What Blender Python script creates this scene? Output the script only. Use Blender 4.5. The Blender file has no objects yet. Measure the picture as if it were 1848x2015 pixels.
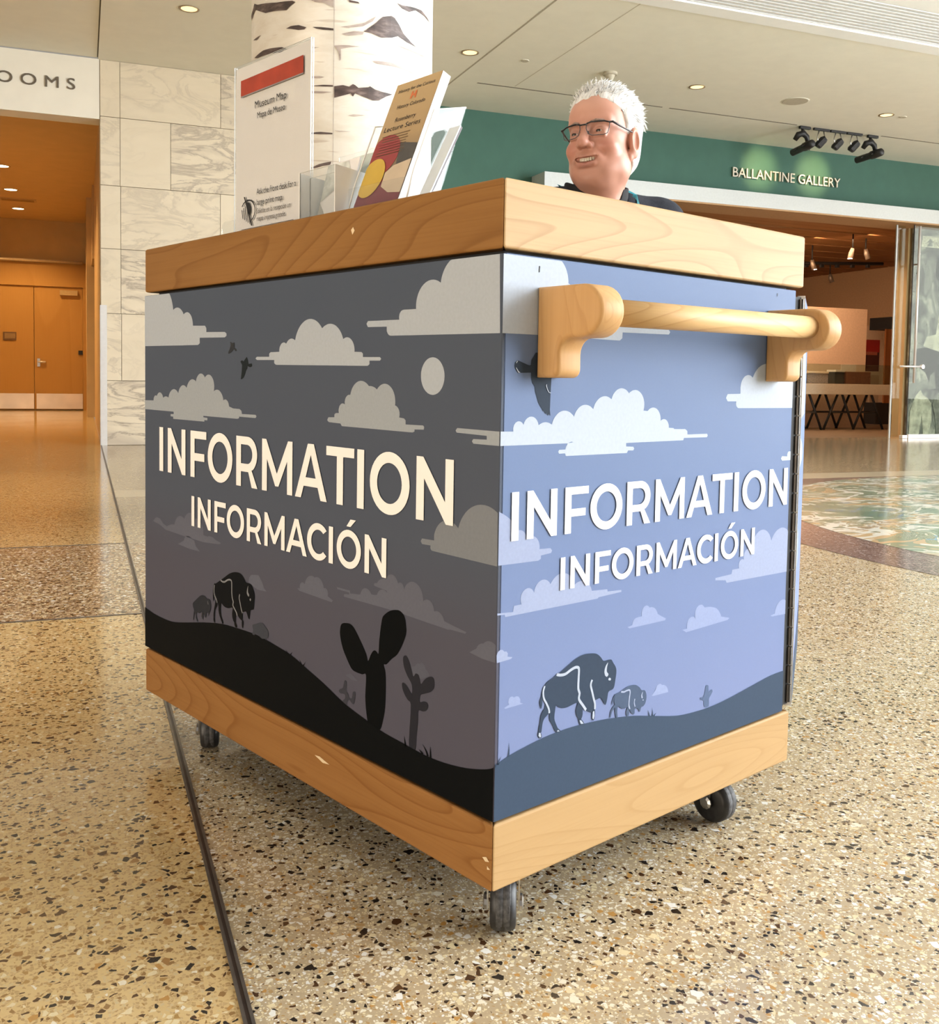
import bpy, bmesh, math, random
import numpy as np
from mathutils import Vector, Matrix
from mathutils.geometry import tessellate_polygon

# ---------------------------------------------------------------- scene, camera, light
scene = bpy.context.scene
COL = scene.collection
scene.view_settings.view_transform = 'Standard'
scene.view_settings.look = 'None'
scene.view_settings.gamma = 1.0
scene.view_settings.use_curve_mapping = False
scene.view_settings.exposure = 0.0
scene.cycles.use_denoising = True
scene.cycles.use_adaptive_sampling = True
scene.cycles.adaptive_threshold = 0.11
scene.cycles.adaptive_min_samples = 10
scene.cycles.max_bounces = 5
scene.cycles.diffuse_bounces = 3
scene.cycles.glossy_bounces = 2
scene.cycles.transmission_bounces = 2
scene.cycles.transparent_max_bounces = 12
scene.cycles.caustics_reflective = False
scene.cycles.caustics_refractive = False
scene.cycles.sample_clamp_indirect = 6.0

PI = math.pi
IMG_W, IMG_H = 1848.0, 2015.0
FOCAL_PX, PRINCIPAL_Y = 1957.99, 849.82
YAW, PITCH, ROLL = math.radians(21.296), math.radians(-3.1526), math.radians(0.9337)
CAM = Vector((-0.5196, -1.2203, 0.8007))

def camera():
    fw = Vector((math.sin(YAW) * math.cos(PITCH), math.cos(YAW) * math.cos(PITCH), math.sin(PITCH)))
    r0 = Vector((math.cos(YAW), -math.sin(YAW), 0.0))
    u0 = r0.cross(fw)
    c, s = math.cos(ROLL), math.sin(ROLL)
    r, u = c * r0 + s * u0, -s * r0 + c * u0
    cam = bpy.data.cameras.new('camera')
    cam.sensor_fit = 'VERTICAL'
    cam.sensor_height = 24.0
    cam.lens = FOCAL_PX / IMG_H * 24.0
    cam.shift_y = (PRINCIPAL_Y - IMG_H / 2) / IMG_H
    cam.clip_start, cam.clip_end = 0.05, 200.0
    o = bpy.data.objects.new('camera', cam)
    m = Matrix((r, u, -fw)).transposed().to_4x4()
    m.translation = CAM
    o.matrix_world = m
    COL.objects.link(o)
    scene.camera = o
camera()

world = bpy.data.worlds.new('world')
scene.world = world
world.use_nodes = True
world.node_tree.nodes['Background'].inputs['Color'].default_value = (1.0, 0.93, 0.83, 1.0)
world.node_tree.nodes['Background'].inputs['Strength'].default_value = 0.32

def aim(o, target):
    o.rotation_euler = (Vector(target) - o.location).to_track_quat('-Z', 'Y').to_euler()

def area_light(name, loc, target, sx, sy, watts, color):
    l = bpy.data.lights.new(name, 'AREA')
    l.shape = 'RECTANGLE'; l.size = sx; l.size_y = sy; l.energy = watts; l.color = color
    o = bpy.data.objects.new(name, l); o.location = loc; aim(o, target); COL.objects.link(o)
    return o

def spot_light(name, loc, target, watts, color, angle, blend=0.5, radius=0.03):
    l = bpy.data.lights.new(name, 'SPOT')
    l.energy = watts; l.color = color; l.spot_size = math.radians(angle); l.spot_blend = blend; l.shadow_soft_size = radius
    o = bpy.data.objects.new(name, l); o.location = loc; aim(o, target); COL.objects.link(o)
    return o

# daylight through the glazed wall on the right, out of frame
area_light('window_daylight', (9.9, -2.4, 2.9), (0.3, 0.5, 0.8), 8.8, 5.2, 2600, (0.93, 0.97, 1.0))
# added fill where no glazing stands, brightening the far lobby and ceiling
area_light('added_fill_far', (15.2, 4.6, 2.4), (4.0, 7.6, 2.6), 4.6, 3.8, 430, (1.0, 0.98, 0.94))
# added low warm fill from the unseen left, brightening the cart's left panel
area_light('added_fill_left', (-6.8, -1.6, 1.05), (0.0, 0.4, 0.75), 6.0, 1.6, 350, (1.0, 0.84, 0.66))
# added unseen warm spots brightening the left floor, above the frame
for _x, _y in ((-2.1, 3.1), (-1.6, 6.0)):
    spot_light('added_floor_spot', (_x, _y, 4.0), (_x, _y, 0.0), 200, (1.0, 0.80, 0.50), 46, 0.8, 0.10)
# warm ceiling light of the exhibition room
area_light('gallery_light', (10.0, 13.6, 3.15), (11.0, 14.4, 0.0), 5.0, 3.4, 480, (1.0, 0.64, 0.38))

# ---------------------------------------------------------------- helpers
def link(o):
    COL.objects.link(o)
    return o

def tag(o, label=None, cat=None, group=None, kind=None):
    if label: o['label'] = label
    if cat: o['category'] = cat
    if group: o['group'] = group
    if kind: o['kind'] = kind
    return o

def thing(name, label, cat, loc=(0, 0, 0), rotz=0.0, group=None):
    o = bpy.data.objects.new(name, None)
    o.empty_display_size = 0.05
    o.location = loc; o.rotation_euler = (0, 0, rotz)
    link(o)
    return tag(o, label, cat, group)

def mesh_obj(name, bm, mat, parent=None, smooth=False):
    me = bpy.data.meshes.new(name)
    bm.normal_update()
    bm.to_mesh(me); bm.free()
    if smooth:
        for p in me.polygons: p.use_smooth = True
    return wrap(name, me, mat, parent)

def wrap(name, me, mat, parent=None):
    for m in (mat if isinstance(mat, (list, tuple)) else [mat]):
        me.materials.append(m)
    o = bpy.data.objects.new(name, me)
    o.parent = parent
    return link(o)

def structure(o):
    o['kind'] = 'structure'
    return o

def copy_tree(o, parent=None):
    c = o.copy(); link(c); c.parent = parent
    for ch in list(o.children):
        copy_tree(ch, c)
    return c

def b_box(bm, x0, x1, y0, y1, z0, z1, bevel=0.0, seg=2, mat=0):
    vs = [bm.verts.new((x, y, z)) for z in (z0, z1) for y in (y0, y1) for x in (x0, x1)]
    fs = [(0, 2, 3, 1), (4, 5, 7, 6), (0, 1, 5, 4), (1, 3, 7, 5), (3, 2, 6, 7), (2, 0, 4, 6)]
    faces = [bm.faces.new([vs[i] for i in f]) for f in fs]
    for f in faces: f.material_index = mat
    if bevel > 0:
        es = {e for f in faces for e in f.edges}
        bmesh.ops.bevel(bm, geom=list(es), offset=bevel, segments=seg, affect='EDGES', profile=0.5)
    return faces

def box(name, x0, x1, y0, y1, z0, z1, mat, parent=None, bevel=0.0, seg=2):
    bm = bmesh.new()
    b_box(bm, x0, x1, y0, y1, z0, z1, bevel, seg)
    return mesh_obj(name, bm, mat, parent)

def b_prism(bm, loops, z0, z1, fn, bevel=0.0):
    """Extrude a polygon (list of 2D points) between two offsets; fn maps (a, b, c) to 3D."""
    n = len(loops)
    lo = [bm.verts.new(fn(a, b, z0)) for a, b in loops]
    hi = [bm.verts.new(fn(a, b, z1)) for a, b in loops]
    f0 = bm.faces.new(lo[::-1]); f1 = bm.faces.new(hi)
    fs = [f0, f1]
    for i in range(n):
        j = (i + 1) % n
        fs.append(bm.faces.new((lo[i], lo[j], hi[j], hi[i])))
    bmesh.ops.recalc_face_normals(bm, faces=fs)
    if bevel > 0:
        es = list(set(f0.edges) | set(f1.edges))
        bmesh.ops.bevel(bm, geom=es, offset=bevel, segments=3, affect='EDGES', profile=0.5)
    return fs

def b_tube(bm, pts, radii, seg=10, cap=True):
    pts = [Vector(p) for p in pts]
    if not isinstance(radii, (list, tuple)): radii = [radii] * len(pts)
    rings = []
    n0 = None
    for i, p in enumerate(pts):
        d = (pts[min(i + 1, len(pts) - 1)] - pts[max(i - 1, 0)]).normalized()
        if n0 is None:
            n0 = d.orthogonal().normalized()
        else:
            n0 = (n0 - d * n0.dot(d)).normalized()
        b = d.cross(n0)
        rings.append([bm.verts.new(p + (n0 * math.cos(2 * PI * k / seg) + b * math.sin(2 * PI * k / seg)) * radii[i]) for k in range(seg)])
    for a, b in zip(rings[:-1], rings[1:]):
        for k in range(seg):
            bm.faces.new((a[k], a[(k + 1) % seg], b[(k + 1) % seg], b[k]))
    if cap:
        bm.faces.new(rings[0][::-1]); bm.faces.new(rings[-1])
    return rings

def tube(name, pts, radii, mat, parent=None, seg=12, smooth=True):
    bm = bmesh.new(); b_tube(bm, pts, radii, seg)
    o = mesh_obj(name, bm, mat, parent, smooth)
    return o

def b_lathe(bm, prof, seg=24, axis='Z', center=(0, 0, 0)):
    """Revolve (radius, height) pairs round an axis."""
    c = Vector(center)
    def P(r, h, t):
        a, b = r * math.cos(t), r * math.sin(t)
        return c + (Vector((a, b, h)) if axis == 'Z' else Vector((h, a, b)) if axis == 'X' else Vector((a, h, b)))
    rings = [[bm.verts.new(P(max(r, 1e-5), h, 2 * PI * k / seg)) for k in range(seg)] for r, h in prof]
    for a, b in zip(rings[:-1], rings[1:]):
        for k in range(seg):
            bm.faces.new((a[k], a[(k + 1) % seg], b[(k + 1) % seg], b[k]))
    bm.faces.new(rings[0][::-1]); bm.faces.new(rings[-1])
    bmesh.ops.recalc_face_normals(bm, faces=bm.faces[:])

def lathe(name, prof, mat, parent=None, seg=24, axis='Z', center=(0, 0, 0), smooth=False):
    bm = bmesh.new(); b_lathe(bm, prof, seg, axis, center)
    return mesh_obj(name, bm, mat, parent, smooth)

def flat(name, loops, fn, mat, parent=None):
    """Tessellated flat shape (first loop outer, others holes); fn maps (a, b) to 3D."""
    v3 = [[Vector((a, b, 0.0)) for a, b in lp] for lp in loops]
    tris = tessellate_polygon(v3)
    pts = [p for lp in v3 for p in lp]
    me = bpy.data.meshes.new(name)
    vs = [fn(p.x, p.y) for p in pts]
    fs = []
    for t in tris:
        a, b, c = (pts[i] for i in t)
        if abs((b - a).cross(c - a).z) > 1e-12: fs.append(tuple(t))
    me.from_pydata(vs, [], fs)
    me.update()
    return wrap(name, me, mat, parent)

def text_mesh(body, size, align='LEFT', extrude=0.0):
    cu = bpy.data.curves.new('txt', 'FONT')
    cu.body = body; cu.size = size; cu.align_x = align; cu.extrude = extrude
    cu.resolution_u = 4
    ob = bpy.data.objects.new('txt', cu); link(ob)
    dg = bpy.context.evaluated_depsgraph_get(); dg.update()
    me = bpy.data.meshes.new_from_object(ob.evaluated_get(dg))
    bpy.data.objects.remove(ob); bpy.data.curves.remove(cu)
    return me

def text_on(name, body, fn, width, mat, parent=None, height=None, x0=0.0, y0=0.0, slant=0.0, extrude=0.0):
    """Printed words: local text plane scaled to width (and cap height) and mapped by fn(a, b, c)."""
    me = text_mesh(body, 1.0, 'LEFT', extrude)
    xs = [v.co.x for v in me.vertices]; xa, xb = min(xs), max(xs)
    sx = width / (xb - xa)
    sy = sx if height is None else height / 0.70
    for v in me.vertices:
        a, b, c = (v.co.x - xa) * sx, v.co.y * sy, v.co.z
        v.co = fn(x0 + a + slant * b, y0 + b, c)
    me.materials.clear()
    return wrap(name, me, mat, parent)

def letters_on(body, fn, width, mat, parent, height, x0, y0, depth):
    """Raised letters, one mesh per letter."""
    me = text_mesh(body, 1.0, 'LEFT', 0.5)
    xs = [v.co.x for v in me.vertices]; xa, xb = min(xs), max(xs)
    sx = width / (xb - xa); sy = height / 0.70
    bm = bmesh.new(); bm.from_mesh(me); bpy.data.meshes.remove(me)
    bmesh.ops.remove_doubles(bm, verts=bm.verts[:], dist=1e-5)
    for v in bm.verts:
        v.co = Vector(fn(x0 + (v.co.x - xa) * sx, y0 + v.co.y * sy, (v.co.z + 0.5) * depth))
    seen, groups = set(), []
    for v in bm.verts:
        if v in seen: continue
        stack, g = [v], []
        seen.add(v)
        while stack:
            q = stack.pop(); g.append(q)
            for e in q.link_edges:
                w = e.other_vert(q)
                if w not in seen: seen.add(w); stack.append(w)
        groups.append(g)
    for g in groups:
        ids = {v: i for i, v in enumerate(g)}
        fs = {f for v in g for f in v.link_faces}
        m2 = bpy.data.meshes.new('letter')
        m2.from_pydata([v.co[:] for v in g], [], [[ids[v] for v in f.verts] for f in fs])
        m2.update()
        wrap('letter', m2, mat, parent)
    bm.free()

# ---------------------------------------------------------------- materials
class Nodes:
    def __init__(self, name):
        self.m = bpy.data.materials.new(name)
        self.m.use_nodes = True
        self.t = self.m.node_tree
        self.t.nodes.clear()
        self.out = self.t.nodes.new('ShaderNodeOutputMaterial')
    def n(self, kind, **kw):
        nd = self.t.nodes.new('ShaderNode' + kind)
        for k, v in kw.items(): setattr(nd, k, v)
        return nd
    def l(self, a, b): self.t.links.new(a, b)
    def put(self, sock, v):
        if hasattr(v, 'is_output') or isinstance(v, bpy.types.NodeSocket): self.l(v, sock)
        else: sock.default_value = v
    def math(self, op, a, b=0.0, c=None, clamp=False):
        nd = self.n('Math', operation=op, use_clamp=clamp)
        self.put(nd.inputs[0], a); self.put(nd.inputs[1], b)
        if c is not None: self.put(nd.inputs[2], c)
        return nd.outputs[0]
    def mix(self, f, a, b, blend='MIX'):
        nd = self.n('Mix', data_type='RGBA', blend_type=blend)
        self.put(nd.inputs[0], f)
        for s, v in ((6, a), (7, b)):
            self.put(nd.inputs[s], (v[0], v[1], v[2], 1.0) if isinstance(v, tuple) and len(v) == 3 else v)
        return nd.outputs[2]
    def ramp(self, f, stops, interp='LINEAR'):
        nd = self.n('ValToRGB'); cr = nd.color_ramp; cr.interpolation = interp
        while len(cr.elements) < len(stops): cr.elements.new(0.5)
        for e, (p, c) in zip(cr.elements, stops):
            e.position = p; e.color = (c[0], c[1], c[2], 1.0) if len(c) == 3 else c
        self.l(f, nd.inputs[0])
        return nd.outputs[0]
    def coord(self, kind='Object'): return self.n('TexCoord').outputs[kind]
    def position(self): return self.n('NewGeometry').outputs['Position']
    def mapping(self, v, scale=(1, 1, 1), loc=(0, 0, 0), rot=(0, 0, 0)):
        nd = self.n('Mapping'); self.l(v, nd.inputs[0])
        nd.inputs['Scale'].default_value = scale; nd.inputs['Location'].default_value = loc; nd.inputs['Rotation'].default_value = rot
        return nd.outputs[0]
    def noise(self, v, scale, detail=2.0, rough=0.5, distort=0.0, out='Fac'):
        nd = self.n('TexNoise'); self.l(v, nd.inputs['Vector'])
        nd.inputs['Scale'].default_value = scale; nd.inputs['Detail'].default_value = detail
        nd.inputs['Roughness'].default_value = rough; nd.inputs['Distortion'].default_value = distort
        return nd.outputs[out]
    def pbr(self, color, rough=0.5, metal=0.0, spec=0.5, normal=None, emit=None, estr=0.0, coat=0.0):
        b = self.n('BsdfPrincipled')
        c = (color[0], color[1], color[2], 1.0) if isinstance(color, tuple) else color
        self.put(b.inputs['Base Color'], c); self.put(b.inputs['Roughness'], rough)
        self.put(b.inputs['Metallic'], metal); self.put(b.inputs['Specular IOR Level'], spec)
        b.inputs['Coat Weight'].default_value = coat
        if normal is not None: self.l(normal, b.inputs['Normal'])
        if emit is not None:
            b.inputs['Emission Color'].default_value = (*emit, 1.0); b.inputs['Emission Strength'].default_value = estr
        self.l(b.outputs[0], self.out.inputs[0])
        return self.m
    def bump(self, h, strength=0.2, dist=0.002):
        nd = self.n('Bump'); self.l(h, nd.inputs['Height'])
        nd.inputs['Strength'].default_value = strength; nd.inputs['Distance'].default_value = dist
        return nd.outputs[0]

def plain(name, color, rough=0.5, metal=0.0, var=0.06, scale=30.0, spec=0.5, bump=0.0):
    """One colour with a faint procedural mottling."""
    k = Nodes(name)
    f = k.noise(k.coord(), scale, 3.0)
    lo = tuple(c * (1 - var) for c in color); hi = tuple(min(1.0, c * (1 + var)) for c in color)
    c = k.ramp(f, [(0.3, lo), (0.7, hi)])
    nrm = k.bump(f, bump, 0.001) if bump else None
    return k.pbr(c, rough, metal, spec, nrm)

def glow(name, color, strength):
    k = Nodes(name)
    return k.pbr((0.8, 0.8, 0.8), 0.5, emit=color, estr=strength)

def clear(name, tint=(0.97, 0.98, 0.98), base=0.04, rough=0.02, veil=0.0, edge=0.6):
    """Thin clear sheet: transparent, with a reflection that grows towards grazing angles."""
    k = Nodes(name)
    tr = k.n('BsdfTransparent'); tr.inputs[0].default_value = (*tint, 1.0)
    gl = k.n('BsdfGlossy'); gl.inputs['Roughness'].default_value = rough
    lw = k.n('LayerWeight'); lw.inputs[0].default_value = 0.5
    f = k.math('ADD', base, k.math('MULTIPLY', k.math('POWER', lw.outputs['Facing'], 4.0), edge), clamp=True)
    mx = k.n('MixShader'); k.l(f, mx.inputs[0]); k.l(tr.outputs[0], mx.inputs[1]); k.l(gl.outputs[0], mx.inputs[2])
    res = mx
    if veil > 0:
        df = k.n('BsdfDiffuse'); df.inputs[0].default_value = (0.9, 0.92, 0.92, 1)
        m2 = k.n('MixShader'); m2.inputs[0].default_value = veil
        k.l(mx.outputs[0], m2.inputs[1]); k.l(df.outputs[0], m2.inputs[2]); res = m2
    k.l(res.outputs[0], k.out.inputs[0])
    return k.m

def wood(name, light, dark, axis, ring=9.0, scale=8.0, seed=0.0, rough=0.42, line=0.55):
    """Maple-like figure: contour lines of a field stretched along the grain, plus fine fibre."""
    k = Nodes(name)
    s = [1.0, 1.0, 1.0]; s[axis] = 0.16
    v = k.mapping(k.coord(), tuple(s), (seed, seed * 0.7, seed * 0.3))
    f = k.noise(v, scale, 1.0, 0.45, 0.25)
    t = k.math('FRACT', k.math('MULTIPLY', f, ring))
    lines = k.ramp(t, [(0.0, (0.0, 0.0, 0.0)), (0.45, (0.08, 0.08, 0.08)), (0.80, (0.35, 0.35, 0.35)), (0.93, (1, 1, 1)), (0.965, (0.9, 0.9, 0.9)), (1.0, (0, 0, 0))])
    s2 = [260.0, 260.0, 260.0]; s2[axis] = 4.0
    fib = k.noise(k.mapping(k.coord(), tuple(s2)), 1.0, 2.0)
    s3 = [60.0, 60.0, 60.0]; s3[axis] = 1.5
    streak = k.noise(k.mapping(k.coord(), tuple(s3), (seed, 0, seed)), 1.0, 2.0)
    big = k.noise(v, scale * 0.45, 2.0)
    mid = tuple((a + b) / 2 for a, b in zip(light, dark))
    c = k.mix(k.math('MULTIPLY', k.math('SUBTRACT', big, 0.38, clamp=True), 1.8), light, mid)
    c = k.mix(k.math('MULTIPLY', k.math('SUBTRACT', streak, 0.48, clamp=True), 1.6), c, mid)
    c = k.mix(k.math('MULTIPLY', lines, line), c, dark)
    c = k.mix(k.math('MULTIPLY', k.math('SUBTRACT', fib, 0.5, clamp=True), 0.8), c, dark)
    return k.pbr(c, rough + 0.06, 0.0, 0.15, k.bump(fib, 0.08, 0.0004))

def terrazzo(name, matrix, matrix2, layers, rough=0.10):
    """Polished chips in cement. layers: (cells per metre, edge gap, share, [(pos, colour)...])."""
    k = Nodes(name)
    pos = k.position()
    wob = k.noise(pos, 90.0, 2.0, out='Color')
    vadd = k.n('VectorMath', operation='MULTIPLY_ADD')
    k.l(wob, vadd.inputs[0]); vadd.inputs[1].default_value = (0.006, 0.006, 0.006); k.l(pos, vadd.inputs[2])
    p = vadd.outputs[0]
    f0 = k.noise(pos, 220.0, 2.0)
    col = k.mix(f0, matrix, matrix2)
    patch = k.noise(pos, 1.4, 3.0)
    for i, (sc, gap, share, stops) in enumerate(layers):
        off = k.mapping(p, (1, 1, 1), (3.7 * i, 1.3 * i, 0.0), (0, 0, 0.5 * i))
        a = k.n('TexVoronoi', voronoi_dimensions='2D', feature='F1'); a.inputs['Scale'].default_value = sc
        b = k.n('TexVoronoi', voronoi_dimensions='2D', feature='DISTANCE_TO_EDGE'); b.inputs['Scale'].default_value = sc
        k.l(off, a.inputs['Vector']); k.l(off, b.inputs['Vector'])
        sep = k.n('SeparateColor'); k.l(a.outputs['Color'], sep.inputs[0])
        gapv = k.math('ADD', gap, k.math('MULTIPLY', sep.outputs[2], gap * 1.6))
        m = k.math('MULTIPLY', k.math('GREATER_THAN', b.outputs['Distance'], gapv), k.math('LESS_THAN', sep.outputs[0], share))
        cc = k.ramp(sep.outputs[1], stops, 'CONSTANT')
        cc = k.mix(k.math('MULTIPLY', f0, 0.22), cc, (0.10, 0.065, 0.035))
        col = k.mix(m, col, cc)
    col = k.mix(k.math('MULTIPLY', k.math('SUBTRACT', patch, 0.45, clamp=True), 0.35), col, matrix2)
    rg = k.math('ADD', rough, k.math('MULTIPLY', patch, 0.05))
    return k.pbr(col, rg, 0.0, 0.55)

CREAM = (0.80, 0.68, 0.42); PALE = (0.86, 0.80, 0.64); WHITE = (0.88, 0.87, 0.82); AMBER = (0.52, 0.28, 0.08)
DARK = (0.012, 0.010, 0.010); UMBER = (0.07, 0.030, 0.012); TAN = (0.46, 0.30, 0.13); GREY = (0.30, 0.26, 0.21)
M_TERRAZZO_WARM = terrazzo('terrazzo_warm', (0.60, 0.425, 0.195), (0.67, 0.49, 0.24), [
    (210, 0.05, 0.55, [(0.0, TAN), (0.30, (0.58, 0.41, 0.20)), (0.62, (0.50, 0.34, 0.15)), (0.85, (0.64, 0.50, 0.28))]),
    (110, 0.09, 0.34, [(0.0, UMBER), (0.22, DARK), (0.40, (0.30, 0.17, 0.06)), (0.58, CREAM), (0.80, (0.42, 0.25, 0.08)), (0.93, PALE)]),
    (62, 0.13, 0.17, [(0.0, DARK), (0.34, UMBER), (0.60, (0.36, 0.19, 0.06)), (0.80, AMBER), (0.92, CREAM)])])
M_TERRAZZO_COOL = terrazzo('terrazzo_grey', (0.42, 0.325, 0.20), (0.49, 0.385, 0.25), [
    (250, 0.09, 0.56, [(0.0, CREAM), (0.25, (0.60, 0.48, 0.30)), (0.45, PALE), (0.66, TAN), (0.82, WHITE), (0.93, UMBER)]),
    (118, 0.11, 0.44, [(0.0, PALE), (0.24, CREAM), (0.42, DARK), (0.58, WHITE), (0.70, AMBER), (0.80, UMBER), (0.92, TAN)]),
    (66, 0.15, 0.22, [(0.0, DARK), (0.34, PALE), (0.52, CREAM), (0.66, UMBER), (0.82, WHITE), (0.93, AMBER)])])
M_TERRAZZO_BAND = terrazzo('terrazzo_brown_band', (0.30, 0.20, 0.115), (0.36, 0.25, 0.15), [
    (220, 0.05, 0.55, [(0.0, TAN), (0.35, (0.52, 0.42, 0.27)), (0.65, UMBER), (0.82, CREAM)]),
    (95, 0.07, 0.48, [(0.0, CREAM), (0.25, UMBER), (0.48, DARK), (0.62, PALE), (0.80, TAN)]),
    (58, 0.11, 0.2, [(0.0, PALE), (0.35, DARK), (0.65, UMBER), (0.85, WHITE)])])
M_TERRAZZO_FAR = terrazzo('terrazzo_olive', (0.36, 0.285, 0.185), (0.42, 0.335, 0.22), [
    (160, 0.05, 0.5, [(0.0, TAN), (0.4, (0.42, 0.36, 0.25)), (0.7, CREAM), (0.88, UMBER)]),
    (80, 0.08, 0.3, [(0.0, GREY), (0.4, CREAM), (0.7, UMBER)])])
M_TERRAZZO_PLUM = terrazzo('terrazzo_plum', (0.17, 0.115, 0.10), (0.22, 0.155, 0.14), [
    (200, 0.05, 0.5, [(0.0, (0.30, 0.22, 0.19)), (0.4, (0.12, 0.075, 0.065)), (0.7, (0.42, 0.34, 0.30))]),
    (90, 0.08, 0.3, [(0.0, (0.10, 0.06, 0.05)), (0.5, (0.5, 0.42, 0.38))])])

def m_mosaic():
    k = Nodes('mosaic_map_terrazzo')
    pos = k.position()
    v = k.mapping(pos, (0.9, 1.5, 1.0), (0.4, 0.2, 0.0))
    f = k.noise(v, 1.15, 4.0, 0.62, 0.9)
    c = k.ramp(f, [(0.0, (0.10, 0.27, 0.45)), (0.335, (0.15, 0.27, 0.19)), (0.425, (0.26, 0.35, 0.24)), (0.475, (0.74, 0.70, 0.58)),
                   (0.500, (0.30, 0.34, 0.22)), (0.535, (0.62, 0.44, 0.24)), (0.565, (0.80, 0.76, 0.64)), (0.590, (0.40, 0.31, 0.20)),
                   (0.635, (0.70, 0.52, 0.30)), (0.68, (0.19, 0.31, 0.25)), (0.74, (0.80, 0.74, 0.60))], 'CONSTANT')
    g = k.noise(k.mapping(pos, (0.8, 1.3, 1), (7, 2, 0)), 1.9, 3.0, 0.6, 0.6)
    c = k.mix(k.ramp(g, [(0.0, (0, 0, 0)), (0.56, (0, 0, 0)), (0.57, (1, 1, 1)), (0.60, (1, 1, 1)), (0.61, (0, 0, 0))], 'CONSTANT'), c, (0.82, 0.80, 0.70))
    c = k.mix(k.ramp(g, [(0.0, (0, 0, 0)), (0.345, (1, 1, 1)), (0.365, (0, 0, 0))], 'CONSTANT'), c, (0.16, 0.33, 0.48))
    s = k.noise(pos, 150.0, 2.0)
    c = k.mix(k.math('MULTIPLY', s, 0.3), c, (0.25, 0.22, 0.17))
    return k.pbr(c, 0.12, 0.0, 0.55)
M_MOSAIC = m_mosaic()
M_CREAM_STRIP = plain('cream_terrazzo_strip', (0.58, 0.49, 0.34), 0.15, var=0.12, scale=120)
M_CEILING = plain('painted_ceiling', (0.78, 0.765, 0.67), 0.85, var=0.02, scale=6)
M_CEILING_W = plain('white_soffit', (0.84, 0.85, 0.84), 0.7, var=0.02, scale=6)
M_SHADOW_GAP = plain('reveal_dark', (0.16, 0.14, 0.10), 0.9)
M_REVEAL = plain('reveal_paint', (0.40, 0.37, 0.29), 0.9)
M_GREEN = plain('green_wall_paint', (0.044, 0.122, 0.092), 0.75, var=0.05, scale=5)
M_WHITE_WALL = plain('off_white_paint', (0.80, 0.76, 0.66), 0.8, var=0.02, scale=5)
M_CORR_WALL = plain('corridor_paint', (0.58, 0.40, 0.20), 0.8, var=0.04, scale=4)
M_CORR_CEIL = plain('corridor_ceiling_paint', (0.66, 0.46, 0.23), 0.85, var=0.03, scale=4)
M_STEEL = plain('brushed_steel', (0.62, 0.62, 0.62), 0.28, 1.0, var=0.05, scale=80)
M_ALU = plain('anodised_aluminium', (0.50, 0.525, 0.52), 0.5, 0.15, var=0.03, scale=40)
M_BLACK = plain('matt_black_metal', (0.012, 0.012, 0.013), 0.5, var=0.2)
M_DARKGREY = plain('dark_grey', (0.05, 0.05, 0.05), 0.6, var=0.2)
M_TRIM_DARK = plain('divider_core', (0.035, 0.022, 0.016), 0.4, var=0.3)
M_TRIM_GREY = plain('divider_metal', (0.16, 0.14, 0.12), 0.35, 0.6, var=0.2)
M_LAMP = glow('downlight_lamp', (1.0, 0.60, 0.24), 1.6)
M_LAMP_HOT = glow('corridor_lamp', (1.0, 0.82, 0.50), 9.0)
M_LAMP_WHITE = glow('track_lamp', (1.0, 0.93, 0.82), 12.0)
M_GLASS = clear('clear_glass', (0.90, 0.94, 0.92), 0.018, 0.02, 0.0, 0.25)

def m_marble():
    k = Nodes('veined_marble')
    v = k.position()
    info = k.n('ObjectInfo').outputs['Random']
    off = k.n('VectorMath', operation='ADD'); k.l(v, off.inputs[0])
    cb = k.n('CombineXYZ'); k.l(k.math('MULTIPLY', info, 37.0), cb.inputs[0]); k.l(k.math('MULTIPLY', info, 11.0), cb.inputs[2]); k.l(cb.outputs[0], off.inputs[1])
    vm = k.mapping(off.outputs[0], (0.8, 1.0, 2.0), (0, 0, 0), (0, 0.5, 0))
    f = k.noise(vm, 1.6, 6.0, 0.62, 1.6)
    vein = k.ramp(f, [(0.0, (0, 0, 0)), (0.46, (0, 0, 0)), (0.50, (1, 1, 1)), (0.55, (0.2, 0.2, 0.2)), (0.63, (0, 0, 0))])
    amt = k.math('ADD', 0.07, k.math('MULTIPLY', k.math('POWER', info, 3.0), 0.75))
    base = k.mix(k.noise(vm, 3.0, 3.0), (0.66, 0.575, 0.43), (0.74, 0.655, 0.51))
    c = k.mix(k.math('MULTIPLY', vein, amt), base, (0.30, 0.25, 0.20))
    g = k.noise(vm, 0.9, 5.0, 0.65, 2.0)
    c = k.mix(k.math('MULTIPLY', k.math('SUBTRACT', g, 0.48, clamp=True), k.math('MULTIPLY', k.math('POWER', info, 3.0), 2.6)), c, (0.40, 0.34, 0.28))
    return k.pbr(c, 0.35, 0.0, 0.45)
M_MARBLE = m_marble()
M_GROUT = plain('stone_joint', (0.36, 0.30, 0.22), 0.9)
M_PLANK = wood('ceiling_plank', (0.40, 0.20, 0.085), (0.20, 0.085, 0.03), 0, 8, 1.2, 2.0, 0.6)
M_OAK = wood('corridor_door_wood', (0.52, 0.29, 0.09), (0.42, 0.22, 0.06), 2, 5, 0.8, 1.0, 0.45, 0.35)

CEIL = 4.09
WALL_Y = 10.40
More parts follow.
